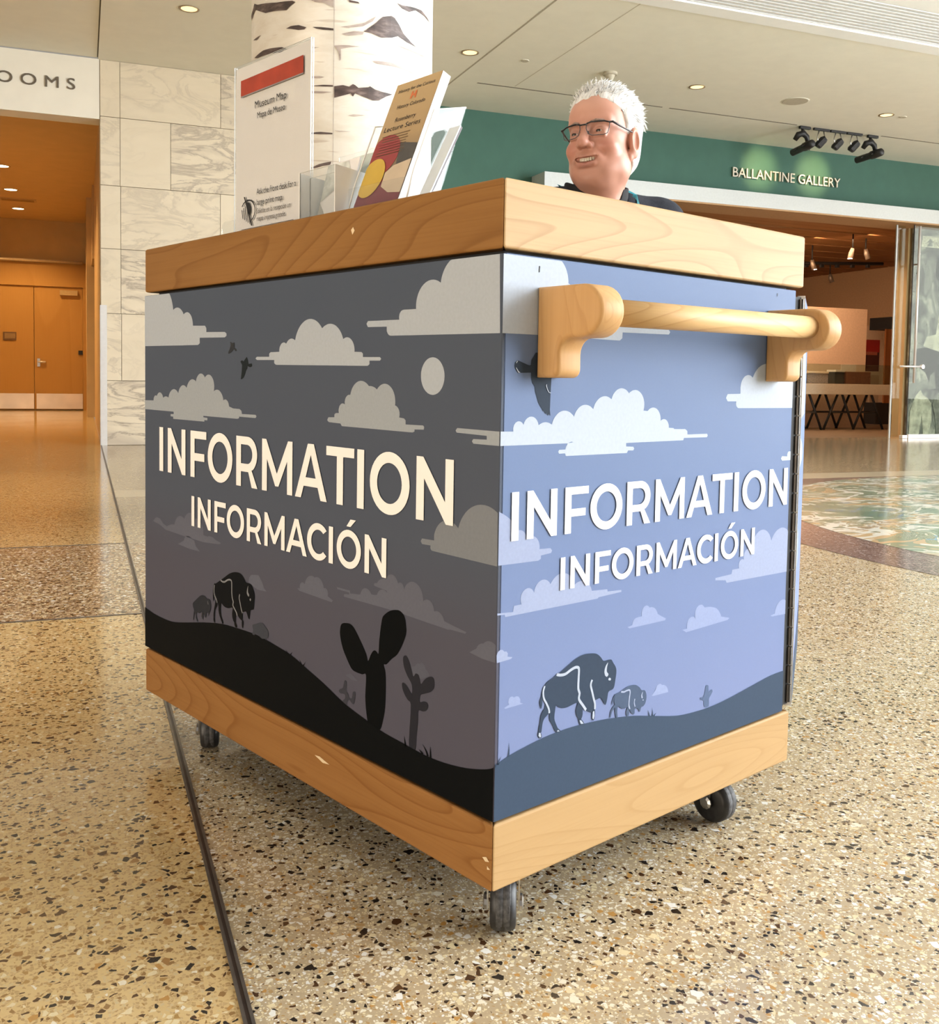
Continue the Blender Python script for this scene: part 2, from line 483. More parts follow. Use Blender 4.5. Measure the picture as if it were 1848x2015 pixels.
# ---------------------------------------------------------------- floor
structure(box('floor', -0.33, 16.0, -7.0, 5.46, -0.06, 0.0, M_TERRAZZO_COOL))
structure(box('floor_warm_terrazzo', -9.0, -0.33, -7.0, 2.21, -0.06, 0.0, M_TERRAZZO_WARM))
structure(box('floor_band', -9.0, -0.33, 2.21, 3.66, -0.06, 0.0, M_TERRAZZO_BAND))
structure(box('floor_corridor', -9.0, -0.33, 3.66, 20.6, -0.06, 0.0, M_TERRAZZO_WARM))
structure(box('floor_band_inner', -0.32, 1.6, 2.21, 3.66, -0.05, 0.0006, M_TERRAZZO_BAND))
structure(box('floor_inner', -0.32, 2.2, 3.66, 5.46, -0.05, 0.0006, M_TERRAZZO_FAR))
structure(box('floor_cream_strip', -0.33, 16.0, 5.46, 5.85, -0.06, 0.0, M_CREAM_STRIP))
structure(box('floor_far', -0.33, 16.0, 5.85, 10.40, -0.06, 0.0, M_TERRAZZO_FAR))
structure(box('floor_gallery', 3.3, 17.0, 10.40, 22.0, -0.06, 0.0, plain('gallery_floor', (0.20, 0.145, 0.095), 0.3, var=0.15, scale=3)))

def disc_part(cx, cy, r, ymax, n=96):
    pts = []
    for i in range(n):
        t = 2 * PI * i / n
        pts.append((cx + r * math.cos(t), min(ymax, cy + r * math.sin(t))))
    return pts
structure(flat('floor_plum_border', [disc_part(6.22, 2.4, 3.43, 5.459)], lambda a, b: (a, b, 0.0012), M_TERRAZZO_PLUM))
structure(flat('floor_mosaic', [disc_part(6.22, 2.4, 3.03, 5.458)], lambda a, b: (a, b, 0.0022), M_MOSAIC))
# divider strips set into the terrazzo
t = structure(box('trim_1', -0.338, -0.3335, -7.0, 10.19, -0.03, 0.0022, M_TRIM_GREY))
box('divider_core', -0.3335, -0.3285, -7.0, 10.19, -0.03, 0.0012, M_TRIM_DARK, t)
box('divider_edge', -0.3285, -0.324, -7.0, 10.19, -0.03, 0.0022, M_TRIM_GREY, t)
structure(box('trim_2', -9.0, -0.339, 2.203, 2.217, -0.03, 0.0015, M_TRIM_GREY))
structure(box('trim_3', -9.0, -0.339, 3.655, 3.665, -0.03, 0.0012, M_TRIM_GREY))

# ---------------------------------------------------------------- ceiling
structure(box('ceiling', -0.345, 16.5, 6.50, WALL_Y + 0.3, CEIL, CEIL + 0.25, M_CEILING))
structure(box('ceiling_lobby_left', -9.0, -0.357, 6.50, 10.2, CEIL + 0.012, CEIL + 0.25, M_CEILING))
structure(box('trim_4', -0.357, -0.345, 6.5, 10.2, CEIL + 0.02, CEIL + 0.2, M_SHADOW_GAP))
structure(box('trim_5', 3.335, 3.352, 6.5, WALL_Y, CEIL - 0.002, CEIL + 0.1, M_REVEAL))
structure(box('trim_6', 4.05, 4.062, 6.5, 9.28, CEIL - 0.0008, CEIL + 0.1, plain('ceiling_hairline', (0.54, 0.50, 0.395), 0.9)))
# long air slots near the green wall
for i, (a, b, lab) in enumerate(((3.62, 6.02, 'between birch column and grey-haired man'), (6.12, 8.02, 'between grey-haired man and track lights'), (9.40, 11.0, 'right of the track lights'))):
    s = thing('air_slot', 'thin dark air slot in the ceiling, ' + lab, 'air slot', ((a + b) / 2, 9.33, CEIL), 0, 'ceiling air slots')
    box('slot_opening', -(b - a) / 2, (b - a) / 2, -0.012, 0.012, -0.003, 0.02, M_SHADOW_GAP, s)
    box('slot_lip', -(b - a) / 2, (b - a) / 2, 0.012, 0.02, -0.004, 0.02, M_CEILING, s)
# white edge beam and linear grille at the edge of the lobby
structure(box('ceiling_white_soffit', 2.6, 16.5, 4.60, 5.70, CEIL, CEIL + 0.3, M_CEILING_W))
structure(box('trim_7', 2.6, 16.5, 6.33, 6.515, CEIL - 0.02, CEIL + 0.3, M_CEILING_W))
g = thing('ceiling_grille', 'long white linear air grille with parallel slats at the top right', 'grille', (9.5, 6.0, CEIL))
box('grille_backing', -6.9, 7.0, -0.30, 0.33, 0.09, 0.12, plain('grille_dark', (0.10, 0.10, 0.10), 0.9), g)
sl = None
for i in range(11):
    y = -0.275 + i * 0.0595
    if sl is None:
        sl = box('slat', -6.9, 7.0, -0.013, 0.013, -0.005, 0.085, plain('grille_slat', (0.74, 0.75, 0.75), 0.5), g)
        o = sl
    else:
        o = sl.copy(); link(o); o.parent = g
    o.location = (0, y, 0)

def downlight(x, y, label, z=CEIL, lamp=M_LAMP, group='recessed ceiling downlights', r=0.075):
    d = thing('downlight', label, 'ceiling light', (x, y, z), 0, group)
    bm = bmesh.new()
    b_lathe(bm, [(r, 0.0), (r + 0.018, -0.001), (r + 0.018, -0.006), (r + 0.002, -0.007), (r - 0.004, -0.0015)], 32)
    mesh_obj('trim_ring', bm, plain('lamp_ring', (0.34, 0.27, 0.17), 0.5) if lamp is M_LAMP else M_CORR_CEIL, d, True)
    lathe('lamp', [(r - 0.003, -0.0012), (r - 0.003, -0.003)], lamp, d, 32)
    return d
for x, y, lab in ((0.40, 8.30, 'round recessed warm downlight above the marble wall, leftmost in the ceiling'),
                  (3.165, 8.39, 'round recessed warm downlight just right of the birch column'),
                  (5.92, 8.45, 'round recessed warm downlight up and right of the grey-haired man'),
                  (8.68, 8.49, 'round recessed warm downlight to the right, above the track lights')):
    downlight(x, y, lab)
    spot_light('downlight_beam', (x, y, CEIL - 0.02), (x, y, 0), 22, (1.0, 0.70, 0.40), 95, 0.6, 0.06)
M_CEIL_DISC = plain('ceiling_disc', (0.47, 0.435, 0.345), 0.8)
def disc(name, x, y, r, label, cat):
    d = thing(name, label, cat, (x, y, CEIL))
    lathe('cover', [(r, 0.0), (r, -0.005), (r * 0.94, -0.008), (r * 0.9, -0.0075)], M_CEIL_DISC, d, 36)
    lathe('rim', [(r * 1.06, 0.0), (r * 1.06, -0.003), (r, -0.0045)], M_CEILING, d, 36)
disc('ceiling_speaker', 7.283, 8.463, 0.150, 'wide round ceiling speaker left of the rightmost downlight', 'speaker')
disc('sprinkler_cover', 3.78, 8.40, 0.042, 'small flat round sprinkler cover between birch column and man', 'sprinkler')
disc('sprinkler_cover', 8.93, 8.48, 0.042, 'small flat round sprinkler cover beside the rightmost downlight', 'sprinkler')
sm = thing('smoke_detector', 'beige smoke detector hanging from the ceiling above the man', 'smoke detector', (4.785, 8.40, CEIL))
M_DET = plain('detector_plastic', (0.52, 0.48, 0.38), 0.6)
lathe('base', [(0.078, 0.0), (0.080, -0.02), (0.072, -0.028)], M_DET, sm, 28)
lathe('sensor_head', [(0.055, -0.026), (0.044, -0.05), (0.034, -0.075), (0.026, -0.092)], M_DET, sm, 28)
lathe('sensor_tip', [(0.024, -0.091), (0.022, -0.112), (0.012, -0.116)], M_DARKGREY, sm, 20)

# ---------------------------------------------------------------- marble wall with separate stone panels
mw = structure(box('wall_marble', -0.325, 3.30, 10.225, 10.55, 0.0, CEIL, M_GROUT))
rows = [0.0, 0.70, 1.42, 2.11, 2.78, 3.50, CEIL]
joints = [(-0.33, 1.05, 2.10), (-0.33, -0.12, 0.93, 1.98), (-0.33, -0.125, 0.40, 1.45), (-0.33, -0.125, 0.92, 1.97), (-0.33, -0.13, 0.39, 1.44), (-0.33, -0.13, 0.92, 1.97)]
for r in range(6):
    xs = list(joints[r]) + [3.30]
    for a, b in zip(xs[:-1], xs[1:]):
        box('marble_panel', a + 0.002, b - 0.002, 10.20, 10.228, rows[r] + 0.0025, rows[r + 1] - 0.0025, M_MARBLE, mw, 0.0015, 1)
box('marble_return', -0.333, -0.3285, 10.215, 10.55, 0.0, CEIL, M_MARBLE, mw)
cg = thing('corner_guard', 'bright steel corner guard on the edge of the marble wall', 'corner guard', (-0.33, 10.2, 0))
M_BRIGHT = plain('bright_steel', (0.86, 0.86, 0.86), 0.25, 0.35, var=0.03)
box('front_flange', -0.006, 0.062, -0.005, -0.001, 0.0, 1.508, M_BRIGHT, cg)
box('side_flange', -0.0085, -0.0045, -0.005, 0.062, 0.0, 1.508, M_BRIGHT, cg)

# ---------------------------------------------------------------- corridor on the left
structure(box('wall_corridor_soffit', -9.0, -0.335, 10.2, 10.5, 3.466, CEIL, M_WHITE_WALL))
structure(box('ceiling_corridor', -9.0, -0.30, 10.5, 20.6, 3.76, 3.9, M_CORR_CEIL))
structure(box('wall_corridor_right', -0.328, -0.10, 10.56, 15.95, 0.0, 3.76, M_CORR_WALL))
structure(box('wall_corridor_right_far', -0.44, -0.10, 17.2, 20.3, 0.0, 3.76, M_CORR_WALL))
structure(box('wall_corridor_recess', 0.0, 0.12, 15.95, 17.2, 0.0, 3.76, M_BLACK))
structure(box('wall_corridor_recess_head', -0.36, -0.10, 15.95, 17.2, 2.6, 3.76, M_CORR_WALL))
structure(box('wall_corridor_end', -9.0, -0.30, 20.40, 20.6, 0.0, 3.76, M_CORR_WALL))
structure(box('wall_corridor_left', -4.6, -4.4, 10.5, 20.4, 0.0, 3.76, M_CORR_WALL))
structure(box('trim_8', -4.4, -0.44, 20.30, 20.40, 2.46, 2.60, M_OAK))
structure(box('trim_9', -0.50, -0.44, 20.28, 20.40, 0.0, 2.94, M_OAK))
structure(box('trim_10', -4.4, -0.50, 20.32, 20.40, 2.60, 2.92, M_OAK))
lt = thing('wall_tube_light', 'long slim horizontal tube over the corridor doors', 'tube light', (-2.4, 20.26, 2.95))
tube('tube', [(-2.0, 0, 0), (1.9, 0, 0)], 0.028, plain('tube_metal', (0.75, 0.62, 0.42), 0.3, 0.3), lt)
box('bracket', -1.0, -0.92, 0.0, 0.14, -0.02, 0.02, M_STEEL, lt)
box('bracket', 1.0, 1.08, 0.0, 0.14, -0.02, 0.02, M_STEEL, lt)
def corridor_door(n, x0, x1, handle_x):
    d = structure(box('door_%d' % n, x0, x1, 20.335, 20.385, 0.02, 2.455, M_OAK))
    box('kick_plate', x0 + 0.03, x1 - 0.004, 20.329, 20.336, 0.03, 0.335, plain('kick_plate_metal', (0.86, 0.72, 0.56), 0.33, 0.75, var=0.12, scale=2), d)
    return d
d1 = corridor_door(1, -1.395, -0.503, 0)
d2 = corridor_door(2, -2.30, -1.405, 0)
h = tube('lever_handle', [(-1.335, 20.30, 0.965), (-1.19, 20.295, 0.962)], 0.017, M_BRIGHT, d1)
box('handle_plate', -1.345, -1.295, 20.318, 20.336, 0.87, 1.03, M_STEEL, d1)
box('door_closer', -0.925, -0.595, 20.27, 20.336, 2.295, 2.392, plain('closer_case', (0.50, 0.36, 0.18), 0.5), d1)
box('card_reader', -0.585, -0.505, 20.31, 20.335, 1.125, 1.205, M_BLACK, d1)
sg = thing('door_sign', 'small dark plaque on the left corridor door', 'sign', (-1.84, 20.33, 1.46))
box('plaque', -0.12, 0.12, -0.012, 0.003, -0.08, 0.08, plain('plaque_brown', (0.16, 0.085, 0.035), 0.5), sg, 0.003)
box('plaque_face', -0.09, 0.10, -0.015, -0.012, -0.05, 0.055, plain('plaque_face', (0.30, 0.19, 0.08), 0.5), sg)
for i, y in enumerate((12.95, 14.95, 16.98, 19.04)):
    if i: downlight(-1.60, y, ('nearest visible', 'middle', 'farthest')[i - 1] + ' of the three glowing downlights in the corridor ceiling', 3.76, M_LAMP_HOT, 'corridor downlights', 0.10)
    spot_light('corridor_beam', (-1.60, y, 3.73), (-1.60, y, 0), 270, (1.0, 0.64, 0.29), 130, 0.7, 0.08)
smk = thing('ceiling_vent', 'faint square vent in the corridor ceiling between the downlights', 'vent', (-1.55, 18.0, 3.76))
box('vent_frame', -0.3, 0.3, -0.14, 0.14, -0.012, 0.0, M_CORR_WALL, smk)
box('vent_louvre', -0.26, 0.26, -0.10, 0.10, -0.016, -0.012, plain('vent_brown', (0.36, 0.22, 0.09), 0.7), smk)
sr = thing('corridor_sign', 'grey raised metal lettering ending in OOMS on the white corridor header', 'lettering', (0, 10.2, 0))
M_LETTER_GREY = plain('letter_metal', (0.20, 0.175, 0.14), 0.35, 0.6)
letters_on('R E S T R O O M S', lambda a, b, c: (a, -0.001 - c, b), 1.60, M_LETTER_GREY, sr, 0.116, -2.172, 3.742, 0.012)

# ---------------------------------------------------------------- green wall and gallery front
structure(box('wall_green', 3.30, 16.5, WALL_Y, WALL_Y + 0.2, 3.16, CEIL, M_GREEN))
structure(box('wall_green_lower', 3.30, 5.02, WALL_Y, WALL_Y + 0.2, 0.0, 3.16, M_GREEN))
structure(box('trim_11', 4.80, 16.5, 10.02, 10.399, 3.150, 3.345, M_ALU))
structure(box('trim_12', 5.02, 16.5, 10.02, 10.60, 3.128, 3.149, plain('header_underside', (0.42, 0.25, 0.12), 0.7)))
gs = thing('gallery_sign', 'raised metal lettering reading BALLANTINE GALLERY on the green wall', 'lettering', (0, WALL_Y, 0))
M_LETTER = plain('letter_brushed', (0.74, 0.66, 0.55), 0.35, 0.35)
letters_on('BALLANTINE GALLERY', lambda a, b, c: (a, -0.012 - c, b), 1.845, M_LETTER, gs, 0.132, 7.815, 3.607, 0.022)

def profile_spot(x, target, label):
    s = thing('profile_spotlight', label, 'spotlight', (x, 9.35, CEIL), 0, 'long theatre spotlights')
    box('track_adapter', -0.09, 0.08, -0.02, 0.02, -0.035, -0.001, M_BLACK, s, 0.004)
    tube('stem', [(-0.04, 0, -0.03), (-0.04, 0, -0.10)], 0.02, M_BLACK, s)
    bm = bmesh.new()
    b_tube(bm, [(-0.11, 0.06, -0.17), (-0.09, 0.02, -0.11), (-0.03, 0.0, -0.09), (0.03, 0, -0.13), (0.055, 0, -0.22)], [0.03, 0.042, 0.042, 0.034, 0.026], 10)
    mesh_obj('yoke', bm, M_BLACK, s, True)
    c = Vector((0.02, 0.0, -0.25))
    d = (Vector(target) - (Vector((x, 9.35, CEIL)) + c)); d.normalize()
    bm = bmesh.new()
    b_tube(bm, [c - d * 0.15, c - d * 0.13, c - d * 0.05, c + d * 0.03, c + d * 0.04, c + d * 0.28], [0.03, 0.05, 0.056, 0.056, 0.045, 0.045], 14)
    mesh_obj('barrel', bm, M_BLACK, s, True)
    side = d.cross(Vector((0, 0, 1))).normalized()
    for q, sg_ in ((0.06, 1), (0.12, -1), (-0.05, -1)):
        tube('shutter_handle', [c + d * q + side * 0.05 * sg_, c + d * q + side * 0.10 * sg_ + Vector((0, 0, -0.02))], 0.008, M_BLACK, s, 6)
    p = Vector((x, 9.35, CEIL)) + c + d * 0.31
    spot_light('sign_beam', p, target, 60, (1.0, 0.74, 0.34), 56, 0.95, 0.02)
profile_spot(8.17, (8.27, WALL_Y, 3.76), 'black long spotlight at the left end of the ceiling track')
profile_spot(9.28, (9.20, WALL_Y, 3.76), 'black long spotlight at the right end of the ceiling track')
for x, lab in ((8.43, 'first'), (8.70, 'second'), (8.97, 'third')):
    s = thing('small_spotlight', 'small black spotlight on the ceiling track, %s from the left' % lab, 'spotlight', (x, 9.35, CEIL), 0, 'small track spotlights')
    box('track_adapter', -0.125, 0.125, -0.018, 0.018, -0.03, -0.001, M_BLACK, s, 0.003)
    for q in (-1, 1):
        tube('yoke_arm', [(0.06 * q * 0.6, 0, -0.03), (0.065 * q, 0, -0.12), (0.06 * q, -0.01, -0.16)], 0.007, M_STEEL, s, 6)
    bm = bmesh.new(); b_tube(bm, [(0.05, -0.03, -0.12), (0.03, -0.01, -0.14), (-0.02, 0.03, -0.21), (-0.03, 0.04, -0.23)], [0.035, 0.052, 0.052, 0.04], 8)
    mesh_obj('lamp_housing', bm, M_BLACK, s)

# glass door leaf in front of the photographic mural
gd = thing('glass_door', 'frameless clear glass door with steel pull bar at the gallery entrance', 'glass door', (10.83, 10.12, 0))
box('pane', 0.0, 2.6, -0.006, 0.006, 0.06, 3.12, M_GLASS, gd)
box('bottom_rail', 0.02, 2.6, -0.02, 0.02, 0.0, 0.06, M_BRIGHT, gd, 0.003)
box('edge_stile', -0.006, 0.004, -0.007, 0.007, 0.0, 3.128, M_DARKGREY, gd, 0.001)
tube('pull_bar', [(0.035, -0.07, 0.82), (0.035, -0.07, 3.10)], 0.018, M_BRIGHT, gd)
tube('bar_mount', [(-0.22, -0.05, 1.06), (0.14, -0.09, 1.06)], 0.015, M_BRIGHT, gd)
lathe('mount_cap', [(0.03, -0.02), (0.034, 0.0), (0.03, 0.02)], M_BRIGHT, gd, 18, 'Y', (0.16, -0.09, 1.06))
tube('bar_mount', [(0.035, -0.07, 2.55), (0.035, 0.01, 2.55)], 0.012, M_STEEL, gd)
g2 = thing('glass_panel', 'fixed clear glass edge panel left of the gallery glass door', 'glass panel', (10.62, 10.24, 0))
box('pane', 0.0, 0.16, -0.005, 0.005, 0.02, 3.12, M_GLASS, g2)
box('edge_stile', -0.014, 0.010, -0.010, 0.010, 0.0, 3.128, M_ALU, g2, 0.002)
box('floor_hinge', 0.10, 0.195, -0.16, -0.09, 0.0, 0.05, M_BRIGHT, g2, 0.006)

def m_mural():
    k = Nodes('old_photograph_print')
    v = k.coord()
    f = k.noise(k.mapping(v, (2.6, 1.0, 1.7)), 1.6, 5.0, 0.62, 0.8)
    c = k.ramp(f, [(0.0, (0.02, 0.02, 0.018)), (0.40, (0.07, 0.07, 0.06)), (0.52, (0.20, 0.20, 0.165)), (0.62, (0.42, 0.41, 0.33))])
    return k.pbr(c, 0.6)
mu = thing('photo_mural', 'tall sepia photographic mural of people behind the glass door', 'mural', (11.06, 10.33, 0))
M_MURAL = m_mural(); M_MUR_L = plain('photo_pale', (0.50, 0.48, 0.37), 0.7, var=0.35, scale=9); M_MUR_D = plain('photo_dark', (0.025, 0.025, 0.022), 0.7, var=0.5, scale=9); M_MUR_M = plain('photo_mid', (0.20, 0.20, 0.165), 0.7, var=0.4, scale=9)
box('print_panel', -0.03, 2.4, 0.0, 0.03, 0.02, 3.12, M_MURAL, mu)
def mural_shape(pts, mat, d):
    flat('photo_shape', [pts], lambda a, b: (a, -d, b), mat, mu)
mural_shape([(0.24, 1.38), (0.30, 1.52), (0.48, 1.56), (0.55, 2.05), (0.50, 2.40), (0.9, 2.42), (0.9, 1.30), (0.5, 1.28)], M_MUR_L, 0.002)
mural_shape([(0.42, 2.42), (0.44, 2.72), (0.55, 2.80), (0.9, 2.80), (0.9, 2.36), (0.6, 2.28)], M_MUR_D, 0.004)
mural_shape([(0.06, 1.12), (0.12, 1.33), (0.3, 1.36), (0.9, 1.22), (0.9, 0.66), (0.45, 0.72), (0.30, 0.98)], M_MUR_D, 0.003)
mural_shape([(0.02, 0.04), (0.03, 0.40), (0.12, 0.62), (0.22, 0.72), (0.27, 0.64), (0.36, 0.60), (0.44, 0.52), (0.46, 0.30), (0.42, 0.05), (0.30, 0.04), (0.26, 0.34), (0.22, 0.05)], M_MUR_L, 0.006)
mural_shape([(0.46, 0.50), (0.54, 0.66), (0.64, 0.70), (0.72, 0.60), (0.78, 0.30), (0.76, 0.05), (0.56, 0.04), (0.52, 0.34)], M_MUR_M, 0.006)
mural_shape([(0.36, 0.72), (0.40, 0.95), (0.48, 1.00), (0.52, 0.74)], M_MUR_M, 0.005)
mural_shape([(0.12, 2.86), (0.14, 3.02), (0.9, 3.02), (0.9, 2.84)], M_MUR_L, 0.004)
for q in (0.24, 0.46):
    mural_shape([(q, 2.87), (q + 0.03, 2.93), (q - 0.02, 2.92), (q + 0.05, 2.99), (q + 0.12, 2.92), (q + 0.07, 2.93), (q + 0.10, 2.87)], M_MUR_M, 0.007)
structure(box('wall_behind_mural', 11.0, 16.5, 10.40, 10.60, 0.0, 3.16, M_CORR_WALL))

# ---------------------------------------------------------------- exhibition room behind
GC = 3.30
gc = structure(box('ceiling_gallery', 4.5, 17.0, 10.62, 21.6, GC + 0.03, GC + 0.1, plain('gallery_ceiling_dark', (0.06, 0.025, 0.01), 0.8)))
for i in range(16):
    y0 = 10.62 + i * 0.68
    box('ceiling_plank', 4.5, 17.0, y0, y0 + 0.58, GC - 0.03, GC + 0.03, M_PLANK, gc)
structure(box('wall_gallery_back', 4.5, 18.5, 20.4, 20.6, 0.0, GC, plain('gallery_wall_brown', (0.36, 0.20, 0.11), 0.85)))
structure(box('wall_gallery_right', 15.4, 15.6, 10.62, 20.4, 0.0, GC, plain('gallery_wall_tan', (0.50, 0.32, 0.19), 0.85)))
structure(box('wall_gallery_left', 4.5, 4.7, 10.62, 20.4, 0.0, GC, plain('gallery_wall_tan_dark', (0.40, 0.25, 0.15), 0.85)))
pa = thing('partition_panel', 'tall plain beige display partition behind the showcase', 'partition', (11.5, 13.05, 0))
M_BEIGE = plain('partition_beige', (0.66, 0.47, 0.33), 0.8)
box('board', -1.9, 1.24, 0.0, 0.10, 0.0, 2.14, M_BEIGE, pa, 0.004)
box('caption_card', 0.68, 1.02, -0.008, 0.0, 0.98, 1.14, plain('caption_white', (0.72, 0.58, 0.46), 0.7), pa)
tp = thing('text_panel', 'narrow exhibit panel with red picture above printed columns', 'exhibit panel', (14.98, 15.3, 0))
box('board', -0.45, 0.34, 0.0, 0.06, 0.0, 2.02, plain('text_panel_cream', (0.74, 0.57, 0.42), 0.8), tp)
box('picture', -0.36, 0.20, -0.008, 0.0, 1.06, 1.72, plain('picture_dark', (0.085, 0.02, 0.015), 0.7), tp)
box('picture_sky', -0.36, 0.20, -0.011, -0.008, 1.46, 1.72, plain('picture_red', (0.42, 0.02, 0.015), 0.7), tp)
box('picture_cloud', -0.28, 0.14, -0.013, -0.011, 1.40, 1.47, plain('picture_glow', (0.45, 0.12, 0.07), 0.7), tp)
for q in (-0.34, -0.02):
    box('print_column', q, q + 0.24, -0.006, 0.0, 0.35, 0.98, plain('print_grey', (0.56, 0.42, 0.31), 0.8), tp)
kk = thing('exhibit_tower', 'dark wood and black exhibit cabinet at the right of the gallery', 'cabinet', (14.54, 14.2, 0))
box('plinth', -0.45, 0.50, -0.02, 0.5, 0.0, 0.42, M_BLACK, kk)
box('front', -0.28, 0.34, -0.04, 0.0, 0.42, 1.88, wood('tower_wood', (0.34, 0.13, 0.045), (0.16, 0.05, 0.015), 2, 7, 1.6, 3.0, 0.4), kk)
box('side', 0.34, 0.44, -0.10, 0.5, 0.42, 2.12, M_BLACK, kk)
box('canopy', -0.20, 0.44, -0.16, 0.5, 1.88, 2.12, M_BLACK, kk)
flat('white_emblem', [[(-0.12, 1.30), (0.02, 1.42), (0.14, 1.34), (0.10, 1.16), (0.0, 1.08), (-0.06, 1.18)]], lambda a, b: (a, -0.042, b), plain('emblem', (0.6, 0.48, 0.40), 0.7), kk)

cs = thing('display_case', 'long glass showcase tray on black trestle legs in the gallery', 'display case', (11.62, 12.3, 0))
M_TRAY = plain('tray_grey', (0.50, 0.46, 0.37), 0.5)
box('tray', -1.15, 1.05, 0.0, 0.62, 0.605, 0.785, M_TRAY, cs, 0.004)
box('tray_floor', -1.13, 1.03, 0.02, 0.60, 0.785, 0.79, plain('tray_lining', (0.30, 0.18, 0.11), 0.8), cs)
box('glass_front', -1.14, 1.04, 0.004, 0.010, 0.785, 1.115, M_GLASS, cs)
box('glass_back', -1.14, 1.04, 0.610, 0.616, 0.785, 1.115, M_GLASS, cs)
box('glass_side', 1.034, 1.040, 0.010, 0.610, 0.785, 1.115, M_GLASS, cs)
box('glass_top', -1.14, 1.04, 0.004, 0.616, 1.115, 1.121, M_GLASS, cs)
for q in (-0.72, -0.02, 0.62):
    for s in (-1, 1):
        for y in (0.10, 0.52):
            tube('leg', [(q + 0.05 * s, y, 0.605), (q + 0.33 * s, y, 0.0)], 0.021, M_BLACK, cs, 8)
    tube('leg_brace', [(q - 0.19, 0.10, 0.30), (q + 0.19, 0.10, 0.30)], 0.014, M_STEEL if q < -0.5 else M_BLACK, cs, 8)
tube('stretcher', [(-1.0, 0.31, 0.30), (0.95, 0.31, 0.30)], 0.016, M_BLACK, cs, 8)
def exhibit(name, x0, x1, h, mat, label, top=None):
    e = thing(name, label, 'exhibit', (11.62 + (x0 + x1) / 2, 12.48, 0.79), 0, 'exhibits in the showcase')
    w = (x1 - x0) / 2
    box('block', -w, w, -0.10, 0.10, 0.0, h, mat, e, 0.006)
    if top is not None: box('cover', -w + 0.005, w - 0.005, -0.12, 0.11, h, h + 0.035, top, e, 0.004)
exhibit('woven_bundle', -1.10, -0.76, 0.17, plain('woven_maroon', (0.20, 0.075, 0.065), 0.9, var=0.5, scale=60), 'maroon woven bundle at the left end of the showcase', plain('pale_board', (0.78, 0.58, 0.42), 0.7))
exhibit('pale_bundle', -0.74, -0.30, 0.17, plain('woven_pale', (0.38, 0.29, 0.26), 0.9, var=0.4, scale=60), 'pale grey woven bundle in the showcase', plain('pale_board_2', (0.80, 0.60, 0.44), 0.7))
exhibit('striped_box', -0.16, 0.05, 0.20, plain('exhibit_black', (0.03, 0.03, 0.03), 0.6), 'small black box with pale lid in the showcase', plain('lid_pale', (0.55, 0.50, 0.44), 0.6))
exhibit('brown_casket', 0.08, 0.62, 0.21, plain('casket_brown', (0.15, 0.055, 0.03), 0.6, var=0.3, scale=30), 'dark red-brown casket at the right end of the showcase')
M_CAN = plain('spot_can', (0.30, 0.24, 0.19), 0.4, 0.5)
for i, (px_, y_, z_, lab) in enumerate(((9.55, 12.1, 3.02, 'nearest, up left'), (10.72, 14.2, 2.98, 'low left beside the cart top'), (11.75, 13.4, 2.96, 'right of centre'), (11.40, 12.0, 2.98, 'upper right, in front'), (11.95, 12.3, 3.04, 'upper right, turned away'), (12.45, 16.8, 2.98, 'far, low'), (13.9, 15.4, 3.0, 'far right, unlit'))):
    s = thing('gallery_spot', 'small silver can spotlight under the plank ceiling, ' + lab, 'spotlight', (px_, y_, z_), 0, 'gallery can spotlights')
    a = 0.5 if i % 2 else -0.35
    tube('can', [(0, 0, 0.05), (-0.05 * a, 0, -0.02), (-0.13 * a, -0.02, -0.12)], [0.03, 0.042, 0.045], M_CAN, s, 12)
    tube('stem', [(0, 0, 0.04), (0, 0, GC - z_)], 0.012, M_BLACK, s, 8)
    if i not in (4, 6):
        lathe('lamp_face', [(0.040, -0.008), (0.036, -0.012)], M_LAMP_WHITE, s, 14, 'Z', (-0.13 * a, -0.02, -0.112))
for i, (a, b, lab) in enumerate((((8.3, 11.9, 3.05), (9.6, 13.0, 3.05), 'left, partly behind the cart top'), ((10.2, 14.6, 3.0), (13.2, 13.2, 3.0), 'right, running to the glass door'))):
    s = thing('lighting_track', 'black ribbed lighting track under the plank ceiling, ' + lab, 'lighting track', a, 0, 'gallery lighting tracks')
    A_, B_ = Vector((0, 0, 0)), Vector(b) - Vector(a)
    tube('rail', [A_, B_], 0.03, M_BLACK, s, 8)
    for q in range(1, 12):
        p = A_.lerp(B_, q / 12)
        box('clip', p.x - 0.03, p.x + 0.03, p.y - 0.03, p.y + 0.03, -0.075, -0.02, M_BLACK, s)
    tube('hanger', [A_.lerp(B_, 0.3), A_.lerp(B_, 0.3) + Vector((0, 0, GC - a[2]))], 0.012, M_BLACK, s, 6)

# ---------------------------------------------------------------- birch-wrapped column
CC = Vector((0.759, 3.970)); CR = 0.467
def cyl(t, z, r=CR): return (CC.x + r * math.cos(t), CC.y + r * math.sin(t), z)
def m_bark():
    k = Nodes('birch_bark_print')
    v = k.position()
    f = k.noise(k.mapping(v, (3, 3, 9)), 1.5, 4.0, 0.6)
    c = k.ramp(f, [(0.3, (0.74, 0.69, 0.60)), (0.55, (0.84, 0.81, 0.74)), (0.75, (0.80, 0.75, 0.66))])
    s = k.noise(k.mapping(v, (2.2, 2.2, 26)), 2.0, 3.0, 0.5)
    c = k.mix(k.ramp(s, [(0.0, (0, 0, 0)), (0.66, (0, 0, 0)), (0.72, (0.55, 0.55, 0.55)), (1.0, (0.55, 0.55, 0.55))]), c, (0.52, 0.44, 0.37))
    return k.pbr(c, 0.30, 0.0, 0.5)
bark = Nodes('bark_scar')
bf = bark.noise(bark.mapping(bark.position(), (4, 4, 14)), 2.5, 4.0, 0.6)
